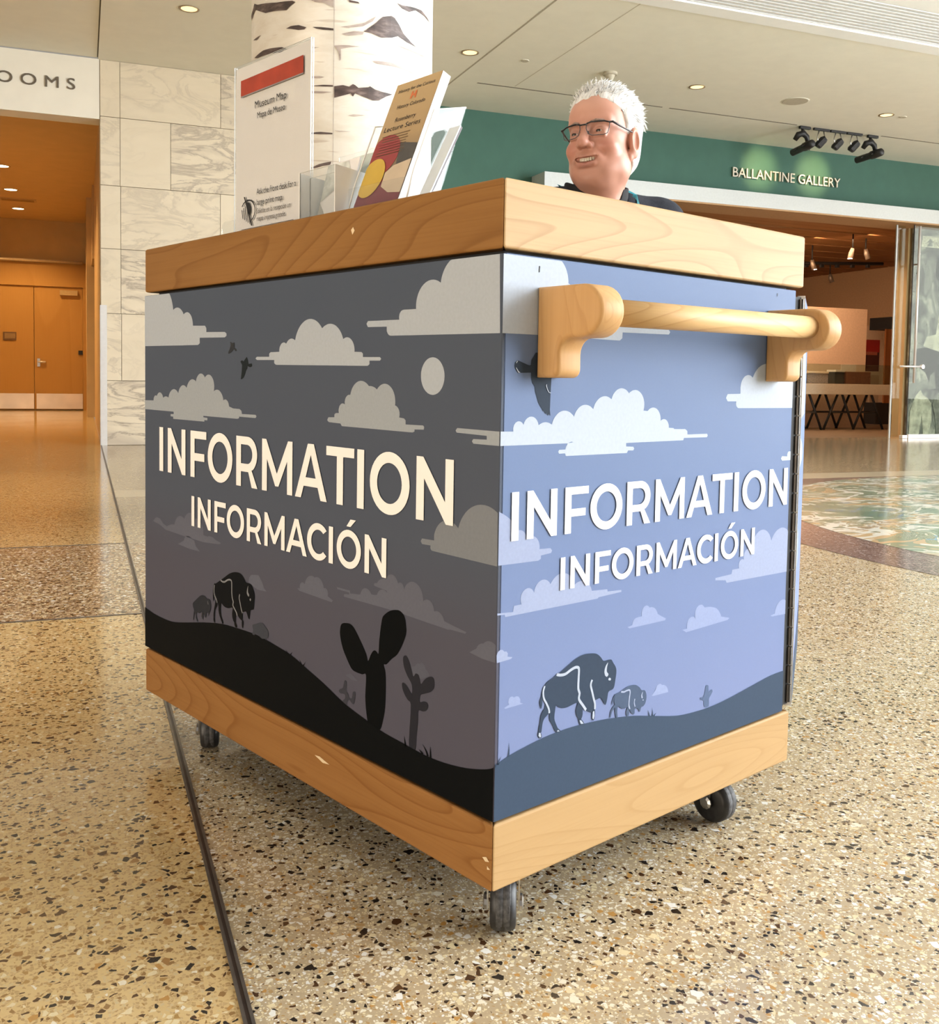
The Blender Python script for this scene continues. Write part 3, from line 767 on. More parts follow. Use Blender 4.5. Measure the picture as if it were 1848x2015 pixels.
M_SCAR = bark.pbr(bark.ramp(bf, [(0.30, (0.035, 0.024, 0.022)), (0.52, (0.10, 0.068, 0.06)), (0.75, (0.28, 0.21, 0.19))]), 0.5)
bark2 = Nodes('bark_scar_pale')
bf2 = bark2.noise(bark2.mapping(bark2.position(), (4, 4, 14)), 2.5, 4.0, 0.6)
M_SCAR_PALE = bark2.pbr(bark2.ramp(bf2, [(0.30, (0.30, 0.235, 0.21)), (0.7, (0.55, 0.47, 0.42))]), 0.5)
col = thing('birch_column', 'tall round column wrapped in a white birch bark print', 'column', (0, 0, 0))
lathe('shaft', [(CR, 0.0), (CR, 6.4)], m_bark(), col, 72, 'Z', (CC.x, CC.y, 0), True)
lathe('base_ring', [(CR + 0.012, 0.0), (CR + 0.012, 0.10), (CR, 0.105)], M_STEEL, col, 72, 'Z', (CC.x, CC.y, 0), True)
SCARS = [('d','32506,26462 33594,26253 37190,25937 39242,25863 39640,25778 38975,25612 38560,25460 37197,25546 35360,25631 34176,25855 32921,26106 31014,25847 30623,26126 32034,26290'),
('d','38503,24599 39127,24683 40044,24675 40913,24538 40671,24454 40048,24443 39129,24543'),
('d','41570,24536 42439,24517 43737,24459 43739,24367 42669,24393 41980,24451'),
('d','32099,24711 34462,24677 33319,24577'),
('d','32598,23779 34957,23877 36369,23842 37931,23765 38731,23634 37707,23521 36190,23595 33661,23649'),
('p','41527,23595 42341,23573 41763,23539'),
('p','40336,22235 41550,22229 42365,22234 42879,22175 42366,22131 40832,22157'),
('d','41320,21773 42715,21819 43731,21809 43732,21732 42717,21737'),
('d','43866,21759 44736,21828 45408,21770 45743,21911 45969,21869 46313,21754 47352,21834 47528,21896 48070,21774 48814,21722 50132,21697 49332,21526 48513,21282 47842,21238 47130,21327 45978,21481 45755,21317 45527,21464 44745,21337 43876,21217'),
('p','40842,21546 43174,21495 43681,21483 42722,21427 40844,21442'),
('p','45267,20419 45886,20492 47091,20492 45888,20388'),
('d','40875,19552 42525,19605 43716,19558 43718,19496 42527,19491 41118,19526'),
('p','43905,19690 44443,19673 45621,19662 44444,19621'),
('d','40903,17877 41599,17920 42322,18072 43234,18177 43629,18206 43519,18049 42783,17993 41976,17891'),
('d','46826,24418 47287,24603 48112,24922 48844,25270 49881,25425 50295,25365 50876,25090 51494,24741 52675,24461 53642,24347 51989,24403 50749,24550 49913,24383 48745,24274 47526,24412'),
('d','50553,26112 51291,26087 52780,26207 54422,26289 55803,26152 56978,26010 55204,26112 53352,26129 52265,25897 51297,25930'),
('p','44460,24549 45349,24628 46932,24838 48104,25232 47750,24972 46705,24669 45240,24522'),
('p','44577,24218 45803,24390 46826,24418 46714,24283 45247,24162'),
('p','43830,23664 45145,23711 46384,23697 45370,23616 44480,23522 44489,23034 44379,22954 44259,23389'),
('p','47796,23109 48901,23167 49814,23194 51091,23162 52732,23133 54614,23068 53504,23010 51878,23035 50510,23050 49032,23021 48282,23014'),
('d','45213,25829 46225,25773 46340,25703 45327,25720'),
('p','40646,25986 43710,25943 43719,25432 42874,25632 41842,25694'),
('p','50476,24100 51517,24109 53449,24133 55646,24106 53453,24053 51520,24045')]
def scar(kind, s):
    pts = [(int(a) / 1e4, int(b) / 1e4) for a, b in (q.split(',') for q in s.split())]
    v3 = [Vector((a, b, 0)) for a, b in pts]
    bm = bmesh.new()
    vs = [bm.verts.new(v) for v in v3]
    for t in tessellate_polygon([v3]):
        try: bm.faces.new([vs[i] for i in t])
        except ValueError: pass
    t0, t1 = min(p[0] for p in pts), max(p[0] for p in pts)
    x = math.ceil(t0 / 0.06) * 0.06
    while x < t1:
        bmesh.ops.bisect_plane(bm, geom=bm.verts[:] + bm.edges[:] + bm.faces[:], plane_co=(x, 0, 0), plane_no=(1, 0, 0))
        x += 0.06
    for v in bm.verts:
        v.co = Vector(cyl(v.co.x, v.co.y, CR + 0.003))
    mesh_obj('bark_mark', bm, M_SCAR if kind == 'd' else M_SCAR_PALE, col)
for kind, s in SCARS:
    scar(kind, s)
bm = bmesh.new()
ring = [[bm.verts.new(cyl(4.3787 + dt, z, CR + 0.0025)) for dt in (-0.002, 0.002)] for z in (0.11, 6.4)]
bm.faces.new((ring[0][0], ring[0][1], ring[1][1], ring[1][0]))
mesh_obj('wrap_seam', bm, M_SCAR_PALE, col)
PRINT_LEFT = [
('c1','cloud','11341,9643 10139,9666 10108,9636 10078,9604 10051,9570 10026,9534 10003,9497 9983,9458 9966,9418 9951,9377 9939,9335 9930,9292 9892,9309 9853,9322 9813,9331 9771,9335 9730,9335 9689,9331 9648,9322 9609,9308 9572,9291 9536,9269 9503,9244 9473,9215 9447,9183 9410,9203 9370,9216 9329,9223 9287,9224 9246,9218 9206,9206 9168,9188 9134,9164 9103,9136 9077,9103 9057,9066 9043,9027 9034,8986 9032,8944 8511,8930 8451,8881 8451,8803 7693,8789 7629,8757 7629,8716 7693,8686 8734,8698 8733,8591 8812,8556 11345,8564'),
('c1','cloud','6471,8311 6036,8309 6037,8363 5988,8391 5692,8395 5689,8437 5675,8476 5650,8510 5618,8536 5579,8552 5538,8557 5496,8550 5459,8533 5432,8563 5400,8587 5364,8605 5325,8616 5285,8620 5245,8616 5206,8605 5170,8587 5143,8657 5106,8722 5060,8780 5005,8831 4943,8873 4875,8905 4804,8927 4730,8937 4655,8936 4581,8924 4510,8901 4443,8867 4383,8823 4329,8771 4283,8797 4235,8817 4184,8831 4132,8838 4080,8839 4027,8833 3976,8821 3927,8803 3881,8778 3838,8748 3799,8713 3764,8673 3735,8629 3712,8582 3673,8599 3632,8608 3590,8609 3548,8602 3509,8587 3474,8564 3443,8534 3420,8499 3403,8460 3395,8419 3395,8377 3203,8372 3165,8347 3164,8293 2714,8291 2683,8264 2713,8236 2986,8237 2985,8181 3038,8155 5799,8167 5861,8195 5862,8252 6470,8253 6521,8282'),
('c1','cloud','3040,8850 2240,8846 2245,8889 2234,8930 2207,8964 2169,8985 2126,8990 1838,8988 1840,9046 1833,9104 1816,9160 1791,9212 1757,9260 1716,9302 1670,9337 1618,9364 1563,9382 1505,9391 1447,9391 1389,9382 1334,9364 1282,9337 1273,9378 1261,9418 1244,9456 1224,9493 1201,9527 1174,9559 1144,9589 1111,9615 1076,9638 1039,9657 64,9677 35,8597 2440,8611 2485,8618 2523,8644 2547,8683 2549,8750 3038,8757 3076,8807'),
('c1','moon','1167,8015 1173,7955 1191,7899 1221,7847 1261,7804 1311,7771 1367,7750 1426,7741 1486,7747 1544,7765 1596,7797 1641,7839 1674,7891 1696,7949 1704,8010 1699,8071 1680,8129 1648,8181 1606,8224 1555,8257 1498,8276 1438,8283 1378,8276 1322,8256 1271,8224 1228,8181 1196,8131 1175,8074'),
('c2','cloud','11350,7387 10895,7395 10886,7440 10860,7477 10821,7501 10776,7507 10733,7494 10704,7527 10669,7552 10629,7569 10586,7575 10543,7571 10502,7557 10465,7533 10436,7502 10414,7464 10374,7481 10332,7492 10288,7497 10245,7496 10202,7488 10161,7475 10143,7511 10121,7545 10095,7575 10064,7601 10030,7622 9994,7639 9955,7650 9915,7656 9875,7657 9836,7651 9797,7641 9760,7625 9726,7604 9695,7578 9678,7617 9654,7653 9624,7684 9590,7709 9552,7729 9510,7741 9468,7746 9425,7743 9383,7733 9344,7716 9308,7693 9291,7730 9268,7764 9240,7795 9208,7821 9173,7842 9135,7858 9095,7868 9054,7872 9013,7870 8973,7862 8934,7848 8897,7829 8882,7867 8861,7901 8834,7931 8802,7955 8766,7974 8727,7986 8687,7991 8647,7989 8608,7980 8570,7964 8537,7941 8507,7914 8471,7940 8430,7959 8387,7970 8342,7973 8298,7966 8255,7952 8216,7929 8182,7900 8154,7865 8134,7825 8122,7781 8118,7737 8123,7692 8136,7649 8099,7667 8059,7678 8019,7684 7978,7684 7937,7677 7898,7664 7862,7645 7828,7621 7799,7592 7775,7560 7755,7523 7742,7484 7703,7500 7662,7505 7621,7498 7583,7480 7552,7452 7529,7417 7518,7376 7360,7344 7112,7341 7035,7310 7020,7251 6512,7256 6476,7228 6512,7197 7126,7198 7126,7171 7188,7154 8573,7155 8573,7127 8402,7122 8402,7071 8530,7073 8530,7042 9931,7038 9931,7084 10055,7087 10055,7134 9912,7139 9912,7189 11351,7193'),
('c2','cloud','4122,7310 3945,7317 3946,7363 3906,7387 3819,7391 3826,7431 3819,7472 3799,7507 3768,7534 3729,7549 3688,7549 3649,7536 3653,7578 3642,7620 3618,7655 3583,7680 3542,7693 3500,7691 3485,7734 3464,7774 3438,7810 3407,7843 3371,7870 3331,7892 3289,7908 3245,7918 3200,7921 3155,7917 3111,7907 3069,7891 3030,7868 2995,7841 2950,7843 2906,7839 2863,7829 2821,7814 2783,7792 2746,7827 2704,7854 2658,7873 2608,7883 2558,7884 2509,7875 2462,7857 2419,7831 2382,7797 2352,7756 2330,7711 2317,7662 2313,7612 2319,7562 2280,7553 2246,7531 2220,7501 2205,7464 2202,7424 2211,7385 2093,7375 2053,7347 2052,7287 1637,7292 1613,7269 1622,7231 1839,7223 1838,7193 1885,7176 3729,7183 3770,7223 4109,7231 4157,7262'),
('c2','cloud','875,7292 9,7286 12,7093 532,7093 562,7125 534,7157 260,7164 261,7216 887,7227 909,7256'),
('c3','cloud','1625,5635 1347,5642 1349,5721 1334,5766 1313,5809 1286,5848 1254,5883 1217,5913 1175,5937 1131,5954 1085,5964 1037,5968 990,5965 943,5954 899,5937 857,5913 820,5884 795,5950 762,6013 720,6070 672,6122 618,6167 558,6205 493,6235 426,6256 356,6268 285,6271 214,6265 145,6250 79,6226 16,6193 9,5469 1366,5485 1406,5488 1432,5518 1427,5558 1623,5552 1657,5592'),
('c4','cloud','10923,4779 10890,4807 10855,4832 10818,4854 10779,4873 10739,4888 10567,4873 10438,4794 10241,4745 10202,4761 10162,4775 10122,4788 10082,4799 10041,4809 9999,4816 9958,4822 9916,4826 9874,4829 9859,4866 9839,4900 9815,4932 9787,4961 9756,4986 9722,5007 9685,5024 9647,5035 9607,5042 9567,5044 9527,5040 9488,5032 9450,5019 9415,5001 9391,5035 9364,5066 9332,5093 9298,5116 9261,5134 9221,5147 9180,5154 9139,5157 9098,5153 9057,5145 9018,5131 8982,5112 8948,5088 8917,5060 8877,5072 8836,5077 8794,5076 8753,5068 8714,5054 8677,5034 8644,5007 8616,4977 8594,4941 8577,4903 8566,4863 8562,4821 8565,4779 8393,4770 8354,4781 8313,4789 8273,4792 8232,4793 8191,4789 8150,4782 8111,4771 8072,4757 7824,4719 7890,4687 8479,4638 9368,4642 10320,4671 10468,4713 10638,4748'),
('c4','cloud','9713,4440 9442,4549 9421,4583 9394,4614 9362,4639 9326,4658 9288,4671 9248,4677 9207,4676 9167,4668 8960,4613 8898,4512 8721,4427 9185,4418'),
('c4','cloud','6745,4115 6743,4158 6730,4199 6707,4235 6676,4265 6639,4286 6597,4297 6376,4325 6230,4201 6179,4118 6085,4071 6410,4052'),
('c4','cloud','5045,4312 4967,4325 4966,4365 4950,4402 4921,4429 4883,4442 4843,4440 4807,4422 4793,4464 4770,4502 4742,4535 4707,4563 4668,4584 4626,4597 4582,4602 4537,4599 4495,4587 4453,4603 4409,4609 4364,4605 4322,4590 4285,4566 4253,4534 4230,4496 4217,4454 4174,4466 4131,4455 4099,4425 4086,4383 4095,4340 3945,4300 3974,4261 4397,4269 4979,4278'),
('c4','cloud','3831,4540 3458,4545 3446,4501 3168,4531 3154,4569 3131,4603 3101,4631 3065,4650 3025,4659 2984,4658 2945,4648 2909,4627 2865,4584 2723,4603 2704,4639 2678,4670 2645,4694 2607,4710 2567,4715 2526,4711 2488,4698 2454,4675 2475,4715 2725,4729 2804,4740 2795,4777 2726,4791 2696,4824 2662,4850 2623,4871 2581,4885 2538,4893 2494,4892 2470,4928 2438,4957 2400,4976 2358,4985 2315,4983 2274,4969 2238,4945 2209,4913 2190,4875 2152,4895 2109,4896 2071,4876 2046,4842 2039,4800 2019,4844 1991,4883 1955,4915 1913,4939 1867,4954 1819,4960 1770,4955 1724,4941 1682,4918 1645,4886 1616,4848 1594,4804 1583,4757 1581,4709 1546,4736 1505,4752 1461,4755 1418,4745 1380,4724 1350,4692 1331,4652 1324,4609 1286,4622 1246,4626 1206,4619 1169,4604 1137,4580 1112,4549 1095,4512 939,4491 614,4451 635,4424 960,4418 1004,4406 2434,4436 3627,4417 3616,4462 3468,4478 3486,4511 3813,4507'),
('c4','cloud','544,4182 399,4265 376,4304 343,4335 302,4356 258,4365 223,4394 182,4414 138,4424 92,4424 48,4412 8,4391 14,4153 273,4150'),
('c5','cloud','1830,3680 1753,3704 1726,3743 1686,3766 1639,3770 1600,3793 1555,3790 1520,3762 1505,3719 1464,3706 1431,3678 1410,3640 1596,3547 1788,3531'),
('c5','cloud','3557,3140 3410,3202 3307,3167 3206,3126 3351,3103'),
('h','hill','11340,2817 11233,2798 11038,2773 10826,2754 10597,2744 10352,2741 10125,2746 9956,2758 9806,2779 9599,2815 9280,2877 8904,2953 8559,3021 8281,3070 8034,3111 7800,3143 7582,3164 7377,3176 7160,3185 6912,3197 6651,3206 6403,3207 6176,3197 5962,3179 5759,3159 5569,3142 5390,3124 5214,3098 5037,3061 4864,3015 4692,2971 4530,2932 4370,2894 4193,2849 3987,2788 3765,2720 3540,2661 3307,2615 3072,2577 2871,2546 2730,2522 2622,2504 2499,2490 2339,2479 2164,2471 1991,2464 1827,2454 1666,2444 1508,2439 1353,2441 1202,2447 1048,2459 887,2477 723,2501 567,2529 415,2564 270,2604 153,2641 71,2673 16,2703 0,2722 0,1946 11340,1946'),
('k1','cactus','3664,3969 3613,3987 3549,3999 3492,4007 3449,4008 3413,4003 3378,3992 3346,3977 3315,3956 3275,3921 3218,3867 3153,3799 3094,3738 3050,3689 3012,3646 2983,3607 2963,3566 2951,3529 2937,3514 2918,3535 2896,3578 2874,3618 2853,3648 2832,3675 2811,3696 2793,3711 2776,3719 2758,3723 2740,3721 2722,3714 2705,3707 2689,3695 2674,3684 2662,3697 2656,3748 2653,3824 2645,3911 2629,4016 2609,4133 2588,4226 2572,4275 2555,4301 2528,4326 2481,4362 2424,4397 2364,4426 2302,4447 2238,4461 2183,4469 2142,4468 2111,4461 2082,4448 2055,4434 2032,4415 2012,4388 1996,4351 1984,4305 1976,4261 1970,4222 1968,4184 1977,4138 2001,4078 2035,4010 2072,3945 2109,3887 2148,3832 2189,3783 2235,3746 2283,3715 2329,3683 2373,3644 2414,3605 2451,3574 2483,3563 2509,3562 2523,3551 2516,3524 2496,3488 2479,3441 2471,3387 2467,3323 2465,3243 2465,3133 2468,3007 2475,2898 2486,2823 2500,2766 2517,2709 2536,2643 2558,2578 2587,2524 2626,2482 2673,2450 2723,2434 2782,2437 2845,2455 2897,2489 2929,2540 2949,2605 2966,2678 2982,2753 2994,2836 3001,2929 2996,3051 2985,3183 2987,3276 3010,3299 3045,3282 3086,3265 3134,3263 3189,3261 3241,3261 3289,3263 3334,3268 3377,3282 3416,3309 3453,3345 3493,3388 3540,3438 3590,3495 3634,3555 3669,3621 3698,3689 3718,3751 3726,3802 3725,3846 3718,3884 3708,3918 3692,3946'),
('k2','cactus','2039,3768 2028,3792 2009,3807 1990,3815 1974,3818 1958,3813 1940,3802 1920,3783 1899,3757 1880,3730 1865,3702 1853,3672 1839,3641 1823,3604 1806,3565 1788,3543 1770,3553 1752,3580 1732,3600 1709,3605 1684,3604 1664,3597 1652,3584 1643,3565 1634,3544 1624,3516 1614,3486 1599,3474 1577,3492 1551,3526 1521,3559 1485,3586 1446,3610 1410,3628 1378,3638 1349,3641 1326,3636 1309,3623 1298,3604 1292,3579 1290,3548 1293,3513 1304,3481 1325,3453 1353,3429 1386,3406 1427,3386 1474,3367 1516,3350 1553,3335 1586,3321 1610,3302 1624,3267 1629,3227 1623,3201 1600,3202 1565,3218 1533,3231 1505,3235 1478,3236 1457,3232 1442,3221 1431,3205 1428,3186 1433,3163 1446,3138 1464,3116 1488,3099 1517,3086 1548,3075 1585,3074 1624,3074 1653,3060 1661,3022 1659,2970 1659,2906 1669,2826 1681,2736 1692,2652 1696,2580 1698,2515 1707,2464 1728,2431 1755,2411 1784,2405 1814,2409 1846,2427 1867,2466 1872,2535 1866,2625 1859,2728 1849,2856 1838,2997 1837,3103 1855,3142 1884,3146 1917,3156 1955,3188 1996,3226 2028,3263 2048,3301 2058,3338 2060,3367 2051,3383 2033,3391 2011,3391 1985,3384 1954,3370 1921,3352 1884,3320 1845,3285 1818,3273 1807,3305 1808,3362 1821,3413 1848,3448 1887,3478 1924,3511 1958,3551 1991,3594 2016,3637 2031,3683 2039,3730'),
('k3','cactus','3590,3032 3573,3053 3556,3056 3537,3052 3521,3036 3515,3000 3515,2957 3526,2919 3530,2887 3504,2870 3472,2855 3458,2823 3442,2796 3405,2793 3369,2808 3357,2856 3348,2906 3326,2929 3303,2937 3281,2937 3269,2913 3279,2830 3300,2747 3325,2720 3356,2719 3396,2743 3436,2765 3468,2748 3493,2717 3499,2679 3515,2651 3585,2659 3643,2685 3610,2716 3563,2752 3557,2792 3575,2822 3631,2817 3691,2806 3727,2816 3743,2834 3732,2854 3704,2877 3663,2893 3623,2917 3604,2976'),
('h','grass_blade','1921,2428 1934,2452 1946,2477 1957,2503 1967,2530 1976,2558 1984,2587 1984,2557 1982,2527 1978,2498 1974,2469 1968,2440 1962,2412'),
('h','grass_blade','1522,2455 1541,2463 1560,2470 1579,2475 1598,2480 1616,2482 1634,2483 1618,2475 1603,2466 1588,2455 1574,2444 1560,2432 1547,2419'),
('h','grass_blade','1400,2448 1417,2478 1437,2504 1462,2529 1490,2551 1521,2570 1556,2588 1525,2564 1499,2539 1478,2514 1461,2487 1449,2460 1441,2433'),
('h','grass_blade','1333,2443 1338,2472 1343,2501 1348,2530 1353,2558 1359,2585 1365,2612 1366,2584 1368,2557 1370,2529 1372,2500 1374,2471 1377,2442'),
('h','grass_blade','5325,3100 5341,3112 5355,3123 5368,3134 5379,3145 5388,3155 5396,3166 5392,3153 5386,3140 5379,3126 5369,3111 5357,3095 5344,3079'),
('h','grass_blade','5257,3070 5245,3086 5233,3103 5219,3120 5205,3136 5191,3154 5175,3171 5194,3157 5212,3143 5229,3129 5246,3116 5262,3102 5277,3089'),
('h','grass_blade','4873,3011 4887,3026 4901,3040 4916,3054 4931,3067 4947,3079 4964,3091 4950,3076 4938,3060 4926,3045 4916,3029 4906,3012 4896,2995'),
('h','grass_blade','4824,2991 4809,3008 4794,3026 4781,3044 4768,3062 4756,3080 4745,3098 4760,3083 4775,3068 4791,3053 4808,3039 4825,3025 4843,3011'),
('b1','bison','7818,4000 7773,4022 7728,4045 7677,4071 7614,4105 7545,4143 7480,4175 7425,4197 7374,4214 7324,4228 7271,4240 7219,4248 7169,4253 7123,4255 7078,4253 7036,4246 6996,4233 6958,4215 6922,4194 6890,4167 6859,4137 6827,4116 6791,4112 6752,4118 6716,4121 6683,4119 6652,4114 6624,4104 6599,4084 6578,4058 6559,4032 6541,4007 6525,3982 6512,3957 6506,3933 6503,3909 6503,3885 6507,3861 6514,3837 6520,3808 6524,3767 6527,3722 6532,3686 6539,3668 6549,3660 6565,3652 6593,3644 6628,3636 6656,3621 6670,3591 6677,3553 6683,3518 6689,3488 6693,3460 6701,3445 6714,3446 6730,3459 6748,3478 6768,3506 6790,3540 6814,3563 6841,3565 6871,3557 6898,3547 6921,3543 6941,3538 6954,3527 6957,3505 6953,3476 6950,3448 6952,3422 6957,3398 6963,3380 6969,3371 6978,3368 6991,3369 7013,3374 7040,3382 7067,3392 7094,3406 7121,3422 7144,3439 7164,3463 7180,3488 7193,3496 7202,3475 7207,3437 7211,3397 7213,3359 7213,3320 7220,3291 7239,3278 7264,3276 7288,3282 7310,3299 7331,3324 7347,3352 7355,3381 7358,3413 7357,3446 7346,3484 7331,3522 7335,3546 7370,3543 7423,3525 7476,3510 7523,3503 7570,3499 7614,3498 7655,3503 7692,3512 7724,3521 7749,3534 7769,3547 7785,3549 7798,3534 7809,3508 7815,3476 7817,3436 7815,3390 7810,3350 7801,3320 7789,3295 7773,3270 7750,3240 7724,3209 7708,3185 7711,3167 7725,3156 7742,3154 7760,3166 7781,3189 7803,3215 7828,3244 7854,3277 7875,3308 7889,3336 7899,3362 7906,3390 7910,3422 7911,3455 7917,3486 7927,3514 7941,3540 7958,3566 7977,3595 7999,3624 8020,3653 8038,3683 8054,3713 8065,3743 8068,3774 8066,3805 8062,3832 8058,3852 8053,3869 8041,3884 8021,3898 7994,3911 7960,3927 7917,3949 7867,3974'),
('b1','bison_leg','8009,3606 7980,3573 7958,3518 7955,3487 7967,3457 8003,3418 8039,3375 8053,3329 8059,3283 8063,3240 8069,3207 8090,3193 8110,3199 8115,3238 8111,3293 8098,3350 8080,3407 8066,3449 8050,3491 8031,3559'),
('b1','bison_leg','8066,3895 8090,3878 8113,3843 8130,3781 8140,3711 8140,3642 8133,3584 8120,3548 8106,3535 8096,3552 8092,3591 8097,3651 8102,3717 8098,3777 8086,3828 8061,3862 8041,3884 8048,3896'),
('b1','bison_leg','8069,3207 8058,3168 8054,3127 8063,3111 8079,3112 8100,3135 8116,3164 8118,3184 8110,3199 8090,3211'),
('b1','bison_leg','6976,3368 6947,3381 6919,3369 6920,3313 6930,3254 6940,3232 6952,3231 6968,3250 6981,3282 6984,3328'),
('b1','bison_leg','7278,3280 7256,3296 7220,3291 7183,3251 7162,3208 7194,3189 7239,3192 7267,3234'),
('b1l','outline','7824,3985 7814,3981 7799,3974 7780,3968 7759,3965 7735,3964 7708,3965 7680,3968 7652,3974 7625,3985 7600,3998 7575,4012 7552,4023 7527,4032 7502,4040 7478,4047 7457,4050 7439,4051 7422,4051 7409,4048 7400,4043 7395,4037 7392,4030 7389,4017 7387,3996 7386,3964 7386,3924 7387,3882 7386,3844 7382,3811 7378,3781 7372,3754 7365,3728 7354,3705 7341,3687 7331,3673 7326,3662 7327,3650 7333,3634 7340,3614 7338,3590 7325,3570 7308,3555 7289,3541 7271,3528 7251,3512 7229,3497 7210,3481 7195,3468 7185,3455 7178,3442 7173,3430 7168,3421 7139,3434 7143,3443 7149,3456 7158,3473 7171,3490 7189,3506 7210,3522 7232,3538 7251,3553 7270,3567 7288,3580 7302,3592 7308,3601 7308,3609 7303,3624 7296,3643 7294,3667 7303,3688 7315,3706 7326,3721 7335,3739 7341,3761 7346,3787 7351,3815 7354,3846 7355,3882 7354,3924 7354,3965 7355,3998 7357,4022 7361,4040 7369,4056 7381,4069 7398,4078 7418,4082 7439,4083 7461,4082 7485,4078 7511,4071 7538,4062 7564,4052 7590,4040 7615,4026 7639,4014 7662,4005 7685,4000 7711,3997 7735,3996 7756,3996 7773,3999 7788,4004 7802,4010 7812,4014'),
('b1l','outline','7075,3856 7079,3842 7086,3821 7093,3797 7094,3771 7087,3747 7076,3724 7064,3701 7054,3679 7045,3656 7035,3631 7026,3606 7015,3582 7002,3559 6988,3537 6975,3518 6966,3505 6943,3521 6952,3534 6964,3552 6978,3574 6990,3595 7000,3617 7009,3641 7018,3666 7028,3691 7040,3714 7051,3736 7061,3756 7066,3774 7065,3792 7060,3813 7053,3833 7048,3847'),
('b1l','outline','8086,3862 8090,3844 8095,3818 8100,3788 8102,3759 8102,3733 8099,3707 8094,3681 8083,3656 8066,3635 8045,3618 8025,3603 8009,3589 7997,3572 7986,3552 7977,3534 7970,3521 7945,3534 7952,3547 7961,3565 7974,3587 7988,3607 8007,3625 8028,3640 8046,3655 8059,3671 8067,3689 8071,3711 8074,3735 8074,3758 8072,3784 8067,3813 8062,3839 8058,3857'),
('b1l','horn','6734,4071 6736,4060 6743,4034 6748,4008 6749,3986 6747,3963 6742,3944 6730,3932 6715,3924 6705,3914 6703,3898 6706,3881 6714,3870 6727,3870 6745,3876 6760,3885 6773,3896 6783,3910 6789,3927 6788,3950 6783,3978 6774,4004 6761,4032 6744,4059'),
('b1l','horn','6658,3848 6647,3846 6636,3838 6630,3830 6635,3818 6647,3804 6658,3797 6669,3800 6680,3810 6686,3820 6681,3830 6669,3842'),
('b2','bison','9011,3325 8988,3348 8951,3370 8912,3394 8870,3422 8824,3451 8781,3478 8743,3502 8708,3525 8672,3543 8636,3555 8600,3564 8565,3569 8531,3569 8499,3565 8469,3559 8443,3548 8419,3535 8394,3527 8366,3529 8337,3536 8310,3537 8286,3531 8264,3519 8247,3504 8236,3485 8230,3463 8226,3439 8224,3412 8226,3384 8230,3359 8236,3339 8246,3322 8257,3305 8270,3285 8286,3266 8298,3247 8307,3226 8313,3207 8319,3198 8325,3212 8330,3237 8341,3254 8360,3258 8384,3254 8404,3242 8413,3215 8418,3180 8425,3153 8437,3141 8452,3138 8467,3140 8482,3149 8496,3163 8510,3177 8524,3194 8537,3210 8547,3210 8550,3176 8550,3125 8553,3088 8561,3079 8572,3083 8585,3092 8600,3101 8617,3115 8628,3134 8624,3166 8615,3204 8617,3226 8641,3219 8677,3196 8715,3178 8753,3175 8793,3178 8823,3172 8840,3151 8847,3122 8845,3092 8829,3060 8805,3026 8790,3002 8794,2991 8807,2989 8823,2995 8841,3009 8861,3029 8878,3055 8887,3095 8892,3140 8900,3163 8914,3147 8930,3109 8944,3073 8953,3044 8959,3017 8966,2998 8977,2987 8988,2986 8995,2997 8992,3030 8985,3076 8977,3118 8968,3147 8958,3171 8955,3193 8965,3211 8981,3228 8995,3246 9006,3271 9015,3299'),
('b2l','horn','8363,3498 8354,3493 8341,3476 8331,3459 8324,3445 8320,3430 8320,3422 8330,3420 8345,3425 8356,3435 8362,3456 8364,3483'),
('b3','bison','6580,3362 6550,3381 6503,3395 6453,3410 6405,3429 6355,3448 6309,3462 6270,3468 6235,3469 6202,3465 6170,3453 6141,3435 6113,3419 6084,3406 6056,3394 6033,3380 6018,3364 6007,3345 6003,3323 6005,3294 6012,3262 6023,3237 6040,3226 6060,3223 6076,3217 6080,3203 6080,3188 6084,3179 6095,3184 6110,3195 6128,3201 6149,3197 6173,3188 6199,3182 6229,3182 6261,3186 6289,3191 6307,3198 6322,3208 6343,3216 6377,3224 6417,3230 6451,3231 6473,3218 6488,3200 6506,3187 6532,3183 6561,3185 6579,3195 6575,3216 6561,3245 6552,3275 6563,3305 6581,3335'),
('d1','bird','7482,8593 7433,8592 7418,8573 7310,8581 7305,8527 7310,8480 7251,8465 7222,8436 7241,8418 7280,8425 7324,8461 7358,8438 7446,8396 7506,8377 7555,8377 7545,8411 7496,8463 7462,8519 7462,8567'),
('d2','bird','7061,8236 7019,8248 6976,8238 6957,8229 6895,8275 6844,8312 6820,8280 6787,8215 6772,8178 6731,8187 6652,8190 6642,8150 6660,8132 6707,8120 6772,8134 6805,8145 6819,8099 6875,8048 6903,7992 6950,7935 7006,7902 7064,7899 7050,7943 7027,8056 7013,8159 7056,8206 7080,8220')]

